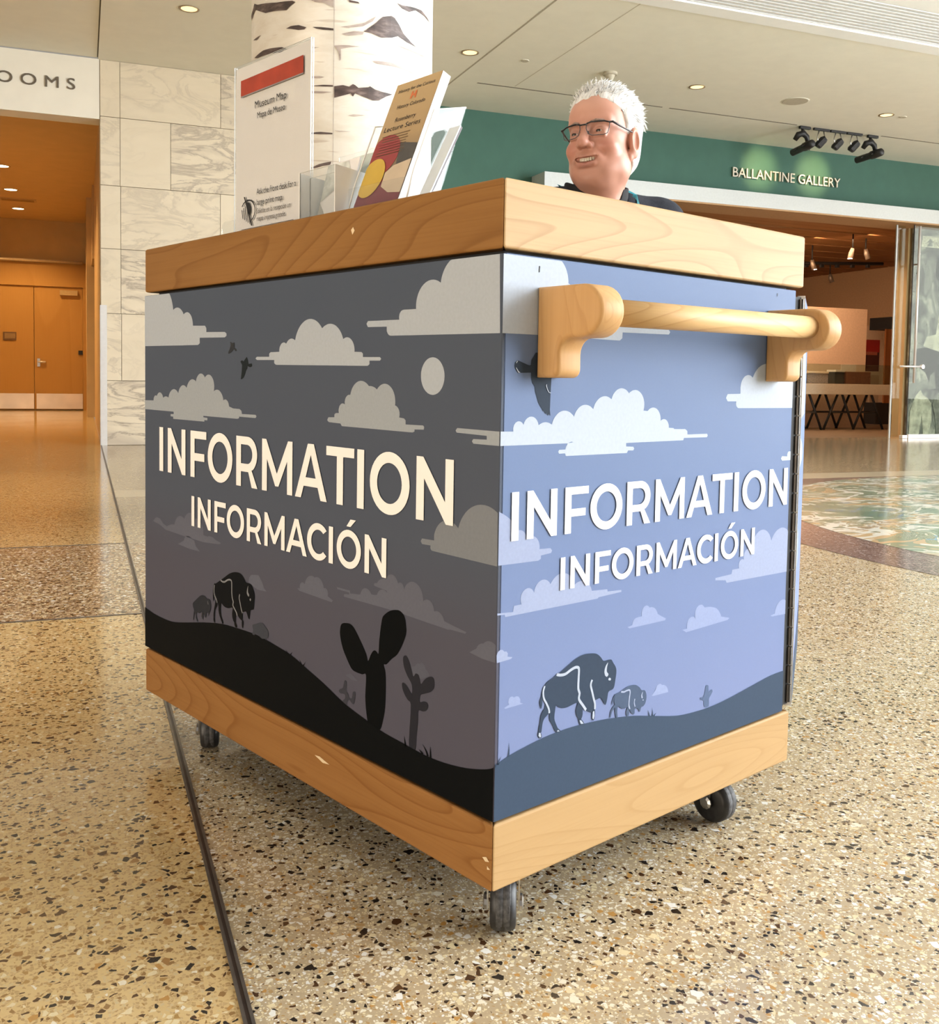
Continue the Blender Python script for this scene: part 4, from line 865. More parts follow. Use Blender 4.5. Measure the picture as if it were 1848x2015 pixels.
PRINT_RIGHT = [
('h','hill','0,2737 68,2755 151,2782 241,2806 329,2824 426,2841 536,2857 666,2876 810,2895 956,2910 1101,2921 1249,2928 1394,2931 1530,2931 1664,2928 1809,2921 1972,2911 2147,2898 2330,2880 2525,2856 2728,2828 2924,2796 3102,2760 3273,2721 3453,2681 3652,2636 3860,2590 4059,2553 4239,2531 4410,2519 4584,2511 4762,2505 4942,2505 5131,2511 5335,2525 5548,2545 5758,2567 5962,2591 6163,2616 6354,2639 6527,2660 6689,2680 6850,2695 7030,2702 7210,2704 7265,2704 7265,1946 0,1946'),
('h','grass_blade','46,2741 59,2763 72,2782 85,2800 100,2816 115,2829 131,2841 119,2826 108,2809 99,2791 90,2772 83,2751 76,2729'),
('h','grass_blade','243,2805 252,2834 259,2864 263,2897 265,2931 264,2966 261,3004 270,2967 276,2931 279,2897 280,2863 279,2830 274,2798'),
('h','grass_blade','3330,2694 3328,2711 3325,2729 3320,2749 3314,2770 3306,2793 3297,2817 3311,2795 3323,2775 3335,2755 3345,2737 3353,2719 3361,2702'),
('h','grass_blade','3403,2686 3410,2704 3414,2725 3415,2749 3414,2775 3410,2804 3402,2835 3415,2805 3424,2777 3431,2751 3435,2725 3436,2701 3434,2678'),
('h','grass_blade','3443,2687 3455,2693 3467,2698 3479,2703 3492,2709 3506,2714 3520,2720 3509,2710 3498,2700 3488,2690 3479,2681 3471,2671 3463,2662'),
('h','grass_blade','3,2711 2,2729 1,2747 -1,2764 -4,2781 -8,2798 -12,2815 -3,2800 6,2785 14,2769 22,2752 29,2734 35,2716'),
('b4','bison','1186,3777 1209,3782 1232,3784 1262,3792 1307,3811 1360,3836 1416,3861 1473,3886 1532,3912 1589,3933 1644,3948 1696,3960 1749,3966 1804,3967 1860,3962 1912,3956 1959,3949 2002,3940 2042,3927 2077,3908 2108,3884 2137,3861 2160,3836 2180,3810 2205,3792 2237,3787 2274,3789 2308,3790 2337,3788 2363,3785 2385,3777 2401,3762 2414,3742 2429,3720 2449,3697 2471,3672 2489,3646 2499,3621 2505,3594 2507,3566 2505,3535 2499,3502 2492,3467 2485,3429 2476,3389 2467,3357 2458,3337 2447,3324 2430,3314 2400,3308 2364,3306 2336,3294 2323,3268 2317,3233 2311,3198 2300,3161 2287,3124 2273,3105 2256,3114 2237,3140 2218,3167 2199,3192 2180,3218 2159,3235 2135,3240 2109,3236 2085,3232 2063,3230 2043,3227 2030,3218 2026,3202 2028,3180 2028,3156 2023,3127 2017,3096 2007,3073 1995,3061 1980,3057 1961,3057 1938,3063 1912,3074 1887,3086 1868,3098 1850,3112 1831,3129 1808,3158 1783,3189 1766,3198 1761,3166 1763,3110 1761,3063 1752,3035 1740,3014 1727,3003 1713,3000 1698,3006 1682,3019 1662,3038 1642,3065 1626,3092 1617,3121 1613,3151 1614,3181 1627,3213 1645,3245 1647,3266 1622,3272 1581,3269 1540,3264 1505,3259 1469,3253 1435,3249 1405,3248 1376,3250 1348,3253 1318,3260 1289,3269 1261,3280 1234,3299 1210,3319 1191,3325 1179,3306 1173,3273 1168,3240 1162,3208 1159,3175 1159,3145 1163,3122 1170,3103 1181,3080 1197,3049 1216,3014 1235,2983 1262,2959 1289,2939 1298,2927 1274,2922 1232,2925 1194,2938 1170,2966 1151,3004 1131,3043 1106,3078 1079,3113 1060,3149 1054,3187 1056,3226 1053,3264 1043,3300 1028,3334 1011,3369 991,3405 968,3442 949,3477 939,3507 933,3535 930,3564 931,3596 935,3628 944,3656 962,3677 985,3695 1010,3709 1036,3719 1064,3726 1093,3734 1124,3748 1156,3764'),
('b4','bison_leg','976,3412 1010,3353 1039,3279 1044,3250 1032,3233 997,3212 958,3189 935,3163 918,3126 908,3058 897,3000 865,2992 838,3013 843,3063 860,3127 872,3198 889,3263 922,3302 954,3333 965,3385'),
('b4','bison_leg','941,3663 925,3649 904,3617 892,3567 882,3514 863,3483 850,3450 861,3386 879,3337 892,3350 902,3391 905,3447 907,3509 913,3565 920,3613 934,3647'),
('b4','bison_leg','833,3015 860,3012 888,2996 904,2960 907,2926 890,2914 866,2918 844,2940 828,2968 825,2996'),
('b4','bison_leg','1673,3021 1698,3022 1736,3001 1781,2957 1806,2917 1766,2910 1712,2926 1682,2975'),
('b4','bison_leg','1970,3068 2000,3101 2030,3105 2039,3054 2037,2991 2028,2950 2012,2928 1989,2931 1969,2956 1963,3011'),
('b4l','outline','1193,3797 1206,3792 1225,3785 1246,3778 1267,3773 1290,3770 1315,3768 1340,3767 1364,3769 1387,3775 1411,3784 1438,3795 1465,3804 1492,3812 1521,3819 1549,3825 1575,3828 1598,3828 1620,3824 1640,3818 1657,3807 1670,3792 1676,3774 1678,3757 1679,3737 1679,3714 1677,3687 1675,3658 1674,3627 1673,3591 1671,3552 1671,3514 1673,3483 1678,3463 1686,3446 1696,3427 1703,3402 1700,3376 1694,3355 1690,3338 1692,3324 1704,3304 1725,3279 1749,3252 1772,3226 1794,3201 1815,3175 1834,3152 1848,3136 1815,3109 1802,3125 1783,3148 1761,3174 1740,3199 1718,3224 1693,3251 1670,3279 1652,3309 1648,3340 1653,3366 1659,3385 1661,3399 1657,3412 1649,3427 1639,3449 1631,3477 1629,3513 1629,3552 1631,3592 1632,3628 1633,3660 1635,3689 1637,3715 1637,3736 1636,3754 1635,3765 1633,3771 1630,3775 1623,3779 1611,3783 1595,3786 1577,3786 1556,3784 1530,3778 1503,3771 1477,3764 1452,3755 1427,3745 1399,3735 1371,3728 1341,3725 1313,3726 1285,3728 1260,3732 1235,3737 1211,3745 1192,3752 1178,3757'),
('b4l','outline','1971,3543 1964,3530 1954,3512 1947,3494 1944,3476 1948,3456 1957,3431 1968,3403 1978,3376 1986,3351 1993,3328 2001,3305 2009,3283 2018,3260 2028,3236 2038,3211 2046,3185 2049,3158 2050,3131 2049,3108 2049,3092 2011,3093 2011,3109 2012,3131 2011,3155 2009,3177 2002,3198 1993,3221 1983,3245 1973,3269 1965,3293 1957,3316 1950,3340 1942,3363 1932,3389 1921,3417 1911,3446 1906,3476 1910,3504 1920,3528 1930,3547 1937,3560'),
('b4l','outline','959,3649 953,3636 944,3617 936,3597 932,3577 933,3556 935,3532 940,3508 948,3486 957,3467 970,3448 984,3428 999,3406 1013,3382 1028,3357 1042,3332 1053,3309 1060,3287 1063,3268 1064,3253 1065,3242 1033,3240 1032,3250 1031,3264 1029,3280 1024,3297 1014,3317 1001,3341 986,3366 972,3389 958,3410 944,3430 929,3451 918,3474 910,3500 904,3527 901,3554 901,3580 906,3605 915,3629 924,3649 930,3663'),
('b4l','horn','2306,3749 2304,3736 2293,3710 2284,3684 2280,3660 2278,3636 2281,3615 2293,3598 2310,3583 2320,3570 2316,3554 2303,3540 2289,3534 2273,3538 2255,3550 2241,3566 2232,3585 2226,3608 2225,3631 2230,3655 2239,3680 2251,3702 2270,3724 2292,3743'),
('b4l','horn','2351,3507 2363,3501 2375,3491 2382,3482 2381,3474 2376,3467 2368,3463 2355,3464 2340,3468 2329,3473 2323,3480 2321,3489 2323,3497 2329,3503 2340,3507'),
('b4l','hoof','847,3005 880,2992 892,2936 865,2930 838,2966'),
('b4l','hoof','1695,2997 1731,2989 1784,2928 1722,2936'),
('b4l','hoof','1985,3065 2016,3071 2026,2993 2006,2941 1979,2966'),
('b4l','hoof','1219,2945 1236,2956 1275,2931 1228,2932'),
('b5','bison','2626,3239 2657,3249 2683,3260 2713,3270 2749,3279 2788,3286 2830,3290 2877,3289 2925,3285 2970,3276 3009,3260 3044,3239 3073,3219 3094,3198 3109,3178 3126,3162 3150,3156 3175,3154 3198,3148 3216,3134 3230,3115 3241,3093 3249,3070 3254,3045 3255,3018 3249,2988 3240,2957 3227,2931 3212,2915 3195,2904 3178,2896 3160,2893 3142,2893 3127,2886 3117,2864 3110,2835 3099,2820 3084,2834 3066,2861 3046,2884 3021,2896 2995,2902 2975,2899 2969,2880 2970,2851 2968,2829 2961,2819 2951,2816 2938,2819 2919,2829 2897,2844 2877,2861 2860,2885 2845,2911 2835,2922 2831,2905 2833,2872 2832,2845 2826,2830 2819,2821 2809,2817 2795,2821 2780,2831 2768,2846 2764,2865 2763,2889 2766,2911 2777,2929 2792,2946 2794,2957 2772,2959 2738,2956 2705,2956 2677,2963 2650,2974 2626,2986 2604,3002 2585,3019 2570,3023 2559,3006 2553,2976 2550,2944 2554,2911 2561,2877 2563,2854 2553,2846 2538,2850 2524,2863 2512,2888 2502,2923 2495,2956 2495,2983 2498,3008 2498,3032 2492,3055 2484,3077 2476,3100 2471,3127 2468,3155 2468,3179 2469,3198 2474,3213 2491,3225 2530,3231 2580,3234'),
('b5','bison_leg','2478,3062 2495,3046 2499,3019 2470,2996 2433,2969 2413,2926 2398,2890 2383,2882 2375,2895 2381,2933 2395,2977 2411,3005 2431,3027 2456,3050'),
('b5','bison_leg','2482,3214 2466,3199 2445,3171 2429,3142 2419,3112 2421,3082 2430,3065 2440,3086 2451,3118 2460,3142 2468,3166 2478,3196'),
('b5l','outline','2630,3251 2642,3247 2660,3241 2679,3236 2696,3233 2711,3233 2727,3236 2745,3239 2763,3241 2781,3241 2800,3241 2819,3239 2835,3233 2847,3223 2854,3210 2857,3195 2857,3179 2855,3159 2850,3137 2845,3114 2841,3090 2838,3066 2835,3039 2834,3013 2835,2991 2839,2972 2847,2953 2855,2937 2860,2925 2837,2914 2831,2926 2823,2943 2815,2964 2809,2988 2808,3014 2809,3041 2812,3068 2815,3094 2819,3119 2825,3143 2829,3164 2831,3180 2831,3193 2829,3202 2827,3206 2823,3210 2813,3213 2799,3215 2781,3215 2764,3215 2748,3214 2732,3210 2713,3207 2694,3207 2673,3211 2652,3216 2634,3222 2622,3227'),
('b5l','outline','2974,3054 2971,3045 2966,3031 2962,3016 2961,3003 2964,2986 2971,2967 2978,2948 2983,2935 2964,2928 2960,2941 2952,2960 2945,2981 2941,3001 2942,3020 2947,3037 2952,3051 2955,3061'),
('b5l','horn','3158,3136 3156,3125 3148,3102 3144,3080 3148,3064 3155,3049 3158,3038 3151,3031 3141,3029 3131,3033 3124,3046 3119,3066 3119,3085 3130,3106 3147,3127'),
('b5l','horn','3167,3007 3174,3004 3181,2998 3184,2993 3181,2989 3174,2986 3168,2986 3162,2989 3156,2995 3153,2999 3155,3003 3161,3006'),
('d3','bird','636,8356 602,8311 555,8255 550,8186 518,8180 483,8188 378,8220 296,8245 246,8211 243,8156 270,8107 305,8071 348,8075 555,8081 562,8013 586,7939 636,7889 642,7821 675,7752 708,7671 745,7621 778,7589 806,7545 814,7563 856,7509 869,7528 902,7487 915,7509 952,7486 941,7568 947,7796 959,8005 964,8163 1045,8203 1088,8292 903,8363'),
('b4l','bird_mark','296,8241 275,8230 259,8206 269,8204 288,8224'),
('b4l','bird_mark','256,8143 278,8111 309,8073 346,8079 317,8093 286,8126 271,8145'),
('b4l','bird_mark','853,7925 845,7903 873,7847 902,7809 947,7800 947,7808 911,7815 884,7850 861,7903 862,7925'),
('w1','cloud','-21,9677 967,9713 1009,9702 1048,9687 1086,9667 1121,9642 1153,9614 1182,9583 1207,9548 1227,9511 1244,9471 1255,9430 1262,9388 1264,9345 1598,9220 1849,9126 2196,8922 2420,8785 3579,8793 3615,8761 3582,8721 2467,8708 2461,8622 2405,8585 2080,8587 640,8600 -5,8597'),
('w1','cloud','-8,7287 242,7281 237,7325 250,7366 279,7399 319,7418 363,7418 403,7401 433,7369 448,7406 473,7438 505,7461 543,7476 583,7480 622,7473 659,7456 689,7429 711,7396 724,7358 765,7379 809,7393 855,7398 902,7394 946,7381 988,7360 1001,7399 1021,7434 1045,7466 1075,7494 1108,7518 1144,7536 1183,7548 1223,7554 1263,7554 1303,7547 1342,7535 1378,7516 1411,7493 1440,7465 1457,7503 1479,7538 1507,7568 1540,7594 1577,7614 1616,7628 1657,7634 1699,7634 1740,7627 1779,7614 1816,7594 1849,7568 1863,7607 1883,7643 1909,7675 1940,7703 1974,7726 2012,7743 2052,7754 2093,7759 2134,7757 2175,7748 2214,7733 2250,7713 2266,7751 2288,7785 2316,7815 2348,7840 2385,7859 2424,7871 2465,7877 2506,7875 2546,7866 2584,7851 2619,7829 2649,7802 2685,7825 2725,7842 2767,7851 2810,7852 2853,7845 2893,7830 2930,7807 2961,7778 2987,7744 3006,7705 3018,7664 3021,7621 3016,7578 3004,7537 3107,7530 3140,7556 3179,7573 3220,7582 3263,7582 3304,7572 3342,7554 3376,7527 3402,7495 3421,7457 3431,7415 3432,7373 3471,7393 3513,7400 3556,7393 3594,7373 3623,7342 3642,7303 3647,7260 3771,7251 3787,7236 4074,7229 4132,7197 4134,7141 4669,7140 4691,7114 4672,7082 4045,7088 4031,7051 2611,7052 2613,7000 2781,6991 2805,6961 2783,6933 2660,6937 2635,6900 1289,6908 1268,6947 1149,6946 1128,6974 1147,7001 1274,7002 1289,7044 1317,7078 1356,7101 1400,7109 1444,7101 1311,7088 -3,7094'),
('w1','cloud','5221,7792 5600,7799 5595,7891 5599,7933 5611,7973 5629,8011 5654,8044 5685,8073 5720,8095 5759,8110 5800,8118 5842,8119 5884,8112 5923,8097 5959,8075 5986,8118 6018,8158 6054,8194 6094,8226 6136,8254 6181,8277 6229,8296 6278,8310 6328,8318 6378,8322 6429,8320 6480,8313 6529,8300 6577,8283 6635,8295 6694,8302 6754,8305 6813,8304 6873,8299 6932,8290 6990,8276 7047,8259 7102,8237 7156,8212 7208,8183 7258,8150 7305,8114 7350,8074 7364,7542 5574,7553 5530,7558 5494,7584 5476,7625 5481,7669 5227,7670 5179,7728'),
('w1','cloud','6978,6676 7152,6666 7149,6706 7169,6740 7205,6757 7244,6750 7323,6754 7307,6593 6983,6593 6942,6633'),
('w2','cloud','-17,6215 22,6200 60,6184 97,6165 133,6145 168,6124 202,6100 235,6075 267,6048 297,6020 326,5991 353,5960 379,5927 422,5925 462,5910 495,5883 519,5848 531,5807 571,5823 614,5828 658,5823 699,5808 734,5783 763,5750 783,5711 793,5668 792,5625 1013,5616 1045,5580 1027,5546 822,5532 823,5486 774,5464 -6,5480'),
('w2','cloud','5031,4698 5498,4708 5522,4781 5725,4781 5709,4824 5714,4869 5738,4907 5777,4930 5822,4934 5864,4917 5857,4960 5863,5002 5881,5042 5910,5074 5947,5096 5989,5106 6032,5103 6072,5087 6106,5060 6108,5126 6124,5189 6153,5247 6193,5299 6243,5340 6300,5371 6363,5388 6428,5393 6493,5383 6554,5360 6609,5325 6655,5279 6691,5225 6714,5164 6740,5210 6772,5251 6810,5287 6852,5318 6898,5343 6947,5360 6998,5371 7050,5374 7102,5370 7153,5359 7202,5340 7248,5315 7290,5284 7326,5247 7318,4543 5362,4575 5331,4622 5033,4659'),
('w2','cloud','3,4830 299,4808 315,4891 462,4891 445,4929 440,4969 447,5010 466,5047 495,5076 531,5095 571,5103 612,5099 650,5082 681,5055 703,5020 710,5060 726,5097 750,5129 781,5155 817,5174 856,5183 896,5184 935,5175 972,5158 1003,5133 1028,5101 1056,5137 1089,5169 1127,5194 1168,5213 1212,5225 1257,5230 1303,5227 1347,5217 1390,5200 1428,5176 1463,5146 1492,5111 1515,5071 1531,5029 1569,5049 1609,5062 1651,5068 1694,5068 1736,5060 1776,5045 1813,5024 1846,4997 1874,4965 1896,4928 1912,4889 2257,4869 2268,4833 2584,4815 2585,4785 2065,4773 2044,4756 155,4760 143,4793 4,4803'),
('w3','cloud','2752,4217 2867,4229 2874,4272 2898,4308 2936,4329 2979,4333 3096,4336 3086,4380 3095,4425 3121,4462 3160,4485 3205,4490 3248,4476 3282,4446 3327,4446 3371,4436 3411,4417 3445,4388 3473,4353 3491,4312 3606,4254 3707,4208 3683,4181 2799,4189'),
('w3','cloud','4149,3952 4278,3954 4268,3996 4273,4038 4291,4078 4320,4109 4359,4128 4402,4134 4444,4126 4481,4105 4509,4072 4490,4108 4481,4149 4485,4190 4500,4228 4525,4261 4559,4285 4598,4298 4639,4300 4679,4290 4714,4268 4742,4238 4786,4237 4829,4234 4873,4229 4916,4223 4958,4214 5001,4204 5044,4192 5085,4174 5123,4150 5157,4122 5187,4089 5213,4052 5233,4012 5481,3952 5425,3924 4255,3897'),
('w3','cloud','6771,3801 6910,3816 6916,3856 6929,3893 6948,3929 6973,3960 7002,3988 7036,4010 7072,4026 7111,4036 7151,4040 7191,4037 7230,4028 7267,4013 7300,3991 7295,3759 6817,3777'),
('w2','cloud','6,4257 27,4298 68,4321 114,4316 149,4285 191,4280 217,4246 212,4204 304,4183 279,4161 12,4150'),
('w3','cloud','168,3502 259,3529 240,3564 247,3603 276,3629 315,3632 348,3610 397,3619 442,3601 471,3561 473,3511 530,3486 187,3485'),
('w3','cloud','3390,3014 3484,3088 3501,3129 3533,3158 3575,3171 3618,3164 3654,3139 3694,3133 3732,3117 3764,3094 3791,3064 3810,3029 3821,2990 3439,3004'),
('k4','cactus','4829,2820 4836,2866 4847,2896 4883,2901 4919,2882 4924,2821 4930,2767 4966,2780 5005,2802 5034,2788 5046,2761 5019,2726 4983,2690 4961,2673 4947,2648 4951,2578 4942,2517 4877,2516 4809,2545 4799,2595 4794,2647 4746,2669 4700,2683 4688,2705 4698,2722 4735,2715 4779,2715 4808,2763')]

# ---------------------------------------------------------------- information cart
ROT = math.radians(20.2)
def cart_to_world(v):
    c, s = math.cos(ROT), math.sin(ROT)
    return Vector((v[0] * c - v[1] * s, v[0] * s + v[1] * c, v[2]))
W, D = 0.752, 1.132
Z_TOP, Z_TOPB, Z_PT, Z_PB = 1.065, 0.972, 0.190, 0.095
MAPLE_L, MAPLE_D = (0.52, 0.355, 0.18), (0.36, 0.205, 0.085)
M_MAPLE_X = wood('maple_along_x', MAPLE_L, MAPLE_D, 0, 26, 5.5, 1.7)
M_MAPLE_Y_SHADED = wood('maple_along_y_shaded', (0.30, 0.148, 0.045), (0.18, 0.075, 0.017), 1, 24, 5.5, 5.1)  # darker, more orange than the front boards: left-side shade put into the colour
M_MAPLE_Z = wood('maple_upright', (0.58, 0.345, 0.15), (0.42, 0.22, 0.08), 2, 18, 9.0, 3.3, 0.38, 0.35)
M_MAPLE_BAR = wood('maple_bar', (0.66, 0.44, 0.21), (0.46, 0.26, 0.10), 0, 16, 9.0, 8.3, 0.38)
M_LAMINATE = plain('counter_laminate', (0.80, 0.74, 0.62), 0.4, var=0.02)
M_CORE = plain('cart_core_black', (0.012, 0.012, 0.013), 0.7, var=0.2)

def m_sky(name, stops):
    k = Nodes(name)
    sp = k.n('SeparateXYZ'); k.l(k.coord(), sp.inputs[0])
    f = k.math('DIVIDE', sp.outputs[2], 1.0)
    c = k.ramp(f, stops)
    n_ = k.noise(k.coord(), 300.0, 2.0)
    c = k.mix(k.math('MULTIPLY', n_, 0.06), c, (0.05, 0.05, 0.05))
    return k.pbr(c, 0.5, 0.0, 0.08)
M_SKY_LEFT = m_sky('dusk_sky_print', [(0.20, (0.088, 0.086, 0.122)), (0.42, (0.086, 0.088, 0.122)), (0.55, (0.082, 0.098, 0.138)), (0.95, (0.080, 0.100, 0.142))])
M_SKY_RIGHT = m_sky('day_sky_print', [(0.20, (0.205, 0.25, 0.44)), (0.42, (0.175, 0.23, 0.41)), (0.62, (0.150, 0.21, 0.37)), (0.95, (0.145, 0.205, 0.35))])
PC = {  # printed ink colours
 'c1': (0.42, 0.47, 0.54), 'c2': (0.34, 0.38, 0.43), 'c3': (0.21, 0.23, 0.265), 'c4': (0.126, 0.134, 0.178), 'c5': (0.100, 0.106, 0.143),
 'k1': (0.003, 0.004, 0.005), 'k2': (0.024, 0.025, 0.034), 'k3': (0.046, 0.048, 0.064),
 'b1': (0.006, 0.007, 0.009), 'b1l': (0.23, 0.24, 0.26), 'b2': (0.028, 0.031, 0.040), 'b2l': (0.12, 0.12, 0.13), 'b3': (0.052, 0.058, 0.076), 'b3l': (0.13, 0.13, 0.14),
 'd1': (0.038, 0.042, 0.05), 'd2': (0.018, 0.024, 0.028),
 'w1': (0.46, 0.52, 0.61), 'w2': (0.31, 0.36, 0.52), 'w3': (0.275, 0.33, 0.52),
 'b4': (0.040, 0.058, 0.092), 'b4l': (0.42, 0.47, 0.56), 'b5': (0.075, 0.105, 0.17), 'b5l': (0.33, 0.38, 0.52), 'k4': (0.10, 0.14, 0.24), 'd3': (0.034, 0.048, 0.072)}
INK = {}
def ink(key, color):
    if key not in INK: INK[key] = plain('ink_' + key, color, 0.55, var=0.03, scale=200, spec=0.05)
    return INK[key]
NAMES = {'c': 'printed_cloud', 'w': 'printed_cloud', 'h': 'printed_hill', 'k': 'printed_cactus', 'b': 'printed_bison', 'd': 'printed_bird'}
LEVEL = {'c': 1, 'w': 1, 'k': 2, 'h': 3, 'd': 2, 'b': 4}

cart = thing('information_cart', 'wheeled information cart with maple top, base and handle and printed prairie panels', 'cart', (0, 0, 0), ROT)
box('core', 0.022, W - 0.022, 0.022, D - 0.022, 0.10, 1.05, M_CORE, cart)
# maple top: slab and four mitred edge boards
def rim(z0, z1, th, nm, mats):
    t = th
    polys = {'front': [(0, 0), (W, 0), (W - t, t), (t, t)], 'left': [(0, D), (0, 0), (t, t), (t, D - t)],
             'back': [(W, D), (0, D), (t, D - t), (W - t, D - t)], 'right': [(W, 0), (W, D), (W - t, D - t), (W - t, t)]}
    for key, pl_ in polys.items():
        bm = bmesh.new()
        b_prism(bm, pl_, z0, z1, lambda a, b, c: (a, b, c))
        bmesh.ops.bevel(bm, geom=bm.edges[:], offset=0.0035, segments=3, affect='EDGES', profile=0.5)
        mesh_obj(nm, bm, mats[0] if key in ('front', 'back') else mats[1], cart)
rim(Z_TOPB, Z_TOP, 0.035, 'top_edge_board', (M_MAPLE_X, M_MAPLE_Y_SHADED))
box('counter_slab', 0.035, W - 0.035, 0.035, D - 0.035, 1.03, Z_TOP - 0.001, M_LAMINATE, cart)
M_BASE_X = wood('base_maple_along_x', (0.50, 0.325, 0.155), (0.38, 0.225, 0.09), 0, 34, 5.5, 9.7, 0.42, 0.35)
M_BASE_Y_SHADED = wood('base_maple_along_y_shaded', (0.33, 0.16, 0.052), (0.18, 0.068, 0.014), 1, 26, 5.5, 2.2)  # left base boards likewise carry that side's shade in their wood colour
rim(Z_PB, Z_PT, 0.030, 'base_board', (M_BASE_X, M_BASE_Y_SHADED))
box('base_deck', 0.03, W - 0.03, 0.03, D - 0.03, Z_PB + 0.004, Z_PT - 0.004, M_CORE, cart)
# scuffs on the boards
M_SCUFF = plain('bare_wood_scuff', (0.78, 0.62, 0.40), 0.7)
def scuff(pts): flat('scuff_mark', [pts], lambda a, b: (-0.0006, a, b), M_SCUFF, cart)
scuff([(0.012, 0.142), (0.006, 0.137), (0.014, 0.135), (0.02, 0.139)])
scuff([(0.010, 0.125), (0.004, 0.127), (0.010, 0.130)])
scuff([(0.400, 0.152), (0.430, 0.157), (0.445, 0.155), (0.420, 0.149)])
scuff([(0.352, 1.030), (0.348, 1.022), (0.342, 1.028), (0.346, 1.034)])

# printed side panels
left_panel = box('left_printed_panel', 0.0, 0.006, 0.0, 1.134, 0.1946, 0.965, M_SKY_LEFT, cart, 0.001, 1)
left_panel['label'] = 'dusk prairie print with moon, bison and cacti'
right_panel = box('right_printed_panel', 0.0062, 0.7268, 0.0, 0.006, 0.1946, 0.966, M_SKY_RIGHT, cart, 0.001, 1)
right_panel['label'] = 'daytime prairie print with clouds and bison'
box('back_panel', 0.0062, W, D - 0.005, D + 0.001, 0.1946, 0.965, M_SKY_LEFT, cart)
box('rear_frame', W - 0.012, W - 0.004, 0.02, D - 0.006, 0.1946, 0.965, M_CORE, cart)
def put_print(rows, side, panel):
    for kind, name, s in rows:
        pts = [(int(a) / 1e4, int(b) / 1e4) for a, b in (q.split(',') for q in s.split())]
        lim = 1.1335 if side == 'L' else 0.7263
        pts = [(min(max(a, 0.0006), lim), min(max(b, 0.1952), 0.9644)) for a, b in pts]
        lv = LEVEL[kind[0]] + (1 if kind.endswith('l') else 0)
        if kind == 'h': color = (0.004, 0.005, 0.006) if side == 'L' else (0.050, 0.075, 0.120)
        else: color = PC[kind]
        off = 0.00025 * lv
        fn = (lambda a, b: (-off, a, b)) if side == 'L' else (lambda a, b: (a, -off, b))
        nm = NAMES[kind[0]]
        if name == 'moon': nm = 'printed_moon'
        if name == 'grass_blade': nm = 'printed_grass'
        if kind.endswith('l'): nm = 'printed_outline'
        flat(nm, [pts], fn, ink(kind + (side if kind == 'h' else ''), color), panel)
put_print(PRINT_LEFT, 'L', left_panel)
put_print(PRINT_RIGHT, 'R', right_panel)

# lettering in a geometric sans; units of cap height, stem 0.2
def ellipse(cx, cy, rx, ry, n=36, a0=0.0, a1=2 * PI, close=True):
    m = n if close else n + 1
    return [(cx + rx * math.cos(a0 + (a1 - a0) * i / n), cy + ry * math.sin(a0 + (a1 - a0) * i / n)) for i in range(m)]
def glyph(ch, w):
    t = 0.195; hb = 0.165
    if ch == 'I': return [[(0, 0), (w, 0), (w, 1), (0, 1)]]
    if ch == 'N': return [[(0, 0), (t, 0), (t, 0.66), (w - 0.17, 0), (w, 0), (w, 1), (w - t, 1), (w - t, 0.34), (0.17, 1), (0, 1)]]
    if ch == 'F': return [[(0, 0), (t, 0), (t, 0.36), (w - 0.09, 0.36), (w - 0.09, 0.36 + hb), (t, 0.36 + hb), (t, 1 - hb), (w, 1 - hb), (w, 1), (0, 1)]]
    if ch == 'T':
        c = w / 2
        return [[(c - t / 2, 0), (c + t / 2, 0), (c + t / 2, 1 - hb), (w, 1 - hb), (w, 1), (0, 1), (0, 1 - hb), (c - t / 2, 1 - hb)]]
    if ch == 'A':
        c = w / 2
        outer = [(0, 0), (0.205, 0), (0.30, 0.225), (w - 0.30, 0.225), (w - 0.205, 0), (w, 0), (c + 0.10, 1), (c - 0.10, 1)]
        hole = [(0.365, 0.385), (c, 0.80), (w - 0.365, 0.385)]
        return [outer, hole]
    if ch == 'M':
        c = w / 2
        return [[(0, 0), (0.185, 0), (0.187, 0.62), (c - 0.06, 0.12), (c + 0.06, 0.12), (w - 0.187, 0.62), (w - 0.185, 0), (w, 0), (w, 1), (w - 0.16, 1), (c, 0.36), (0.16, 1), (0, 1)]]
    if ch == 'O': return [ellipse(w / 2, 0.5, w / 2, 0.515), ellipse(w / 2, 0.5, w / 2 - 0.205, 0.335)]
    if ch == 'C':
        a = math.radians(42)
        o = ellipse(0.53, 0.5, 0.53, 0.515, 30, a, 2 * PI - a, False); i_ = ellipse(0.54, 0.5, 0.335, 0.335, 30, 2 * PI - a * 1.12, a * 1.12, False)
        s = w / max(p[0] for p in o)
        return [[(x * s, y) for x, y in o + i_]]
    if ch == 'R':
        r = 0.335; x1 = w - 0.05 - r
        outer = [(0, 0), (t, 0), (t, 0.30), (x1 + 0.02, 0.30), (w - 0.225, 0), (w, 0), (w - 0.235, 0.345)]
        outer += ellipse(x1, 1 - 0.35, r + 0.035, 0.35, 14, math.radians(-58), math.radians(90), False)
        outer += [(0, 1)]
        hole = [(t, 0.46), (x1 - 0.02, 0.46)] + ellipse(x1 - 0.02, 0.65, 0.20, 0.19, 10, math.radians(-90), math.radians(90), False)[1:-1] + [(x1 - 0.02, 0.84), (t, 0.84)]
        return [outer, hole]
WORD1 = [('I', 0, .2), ('N', .44, 1.33), ('F', 1.575, 2.315), ('O', 2.38, 3.46), ('R', 3.62, 4.475), ('M', 4.65, 5.765), ('A', 5.86, 6.925), ('T', 6.90, 7.76), ('I', 7.85, 8.05), ('O', 8.22, 9.30), ('N', 9.47, 10.375)]
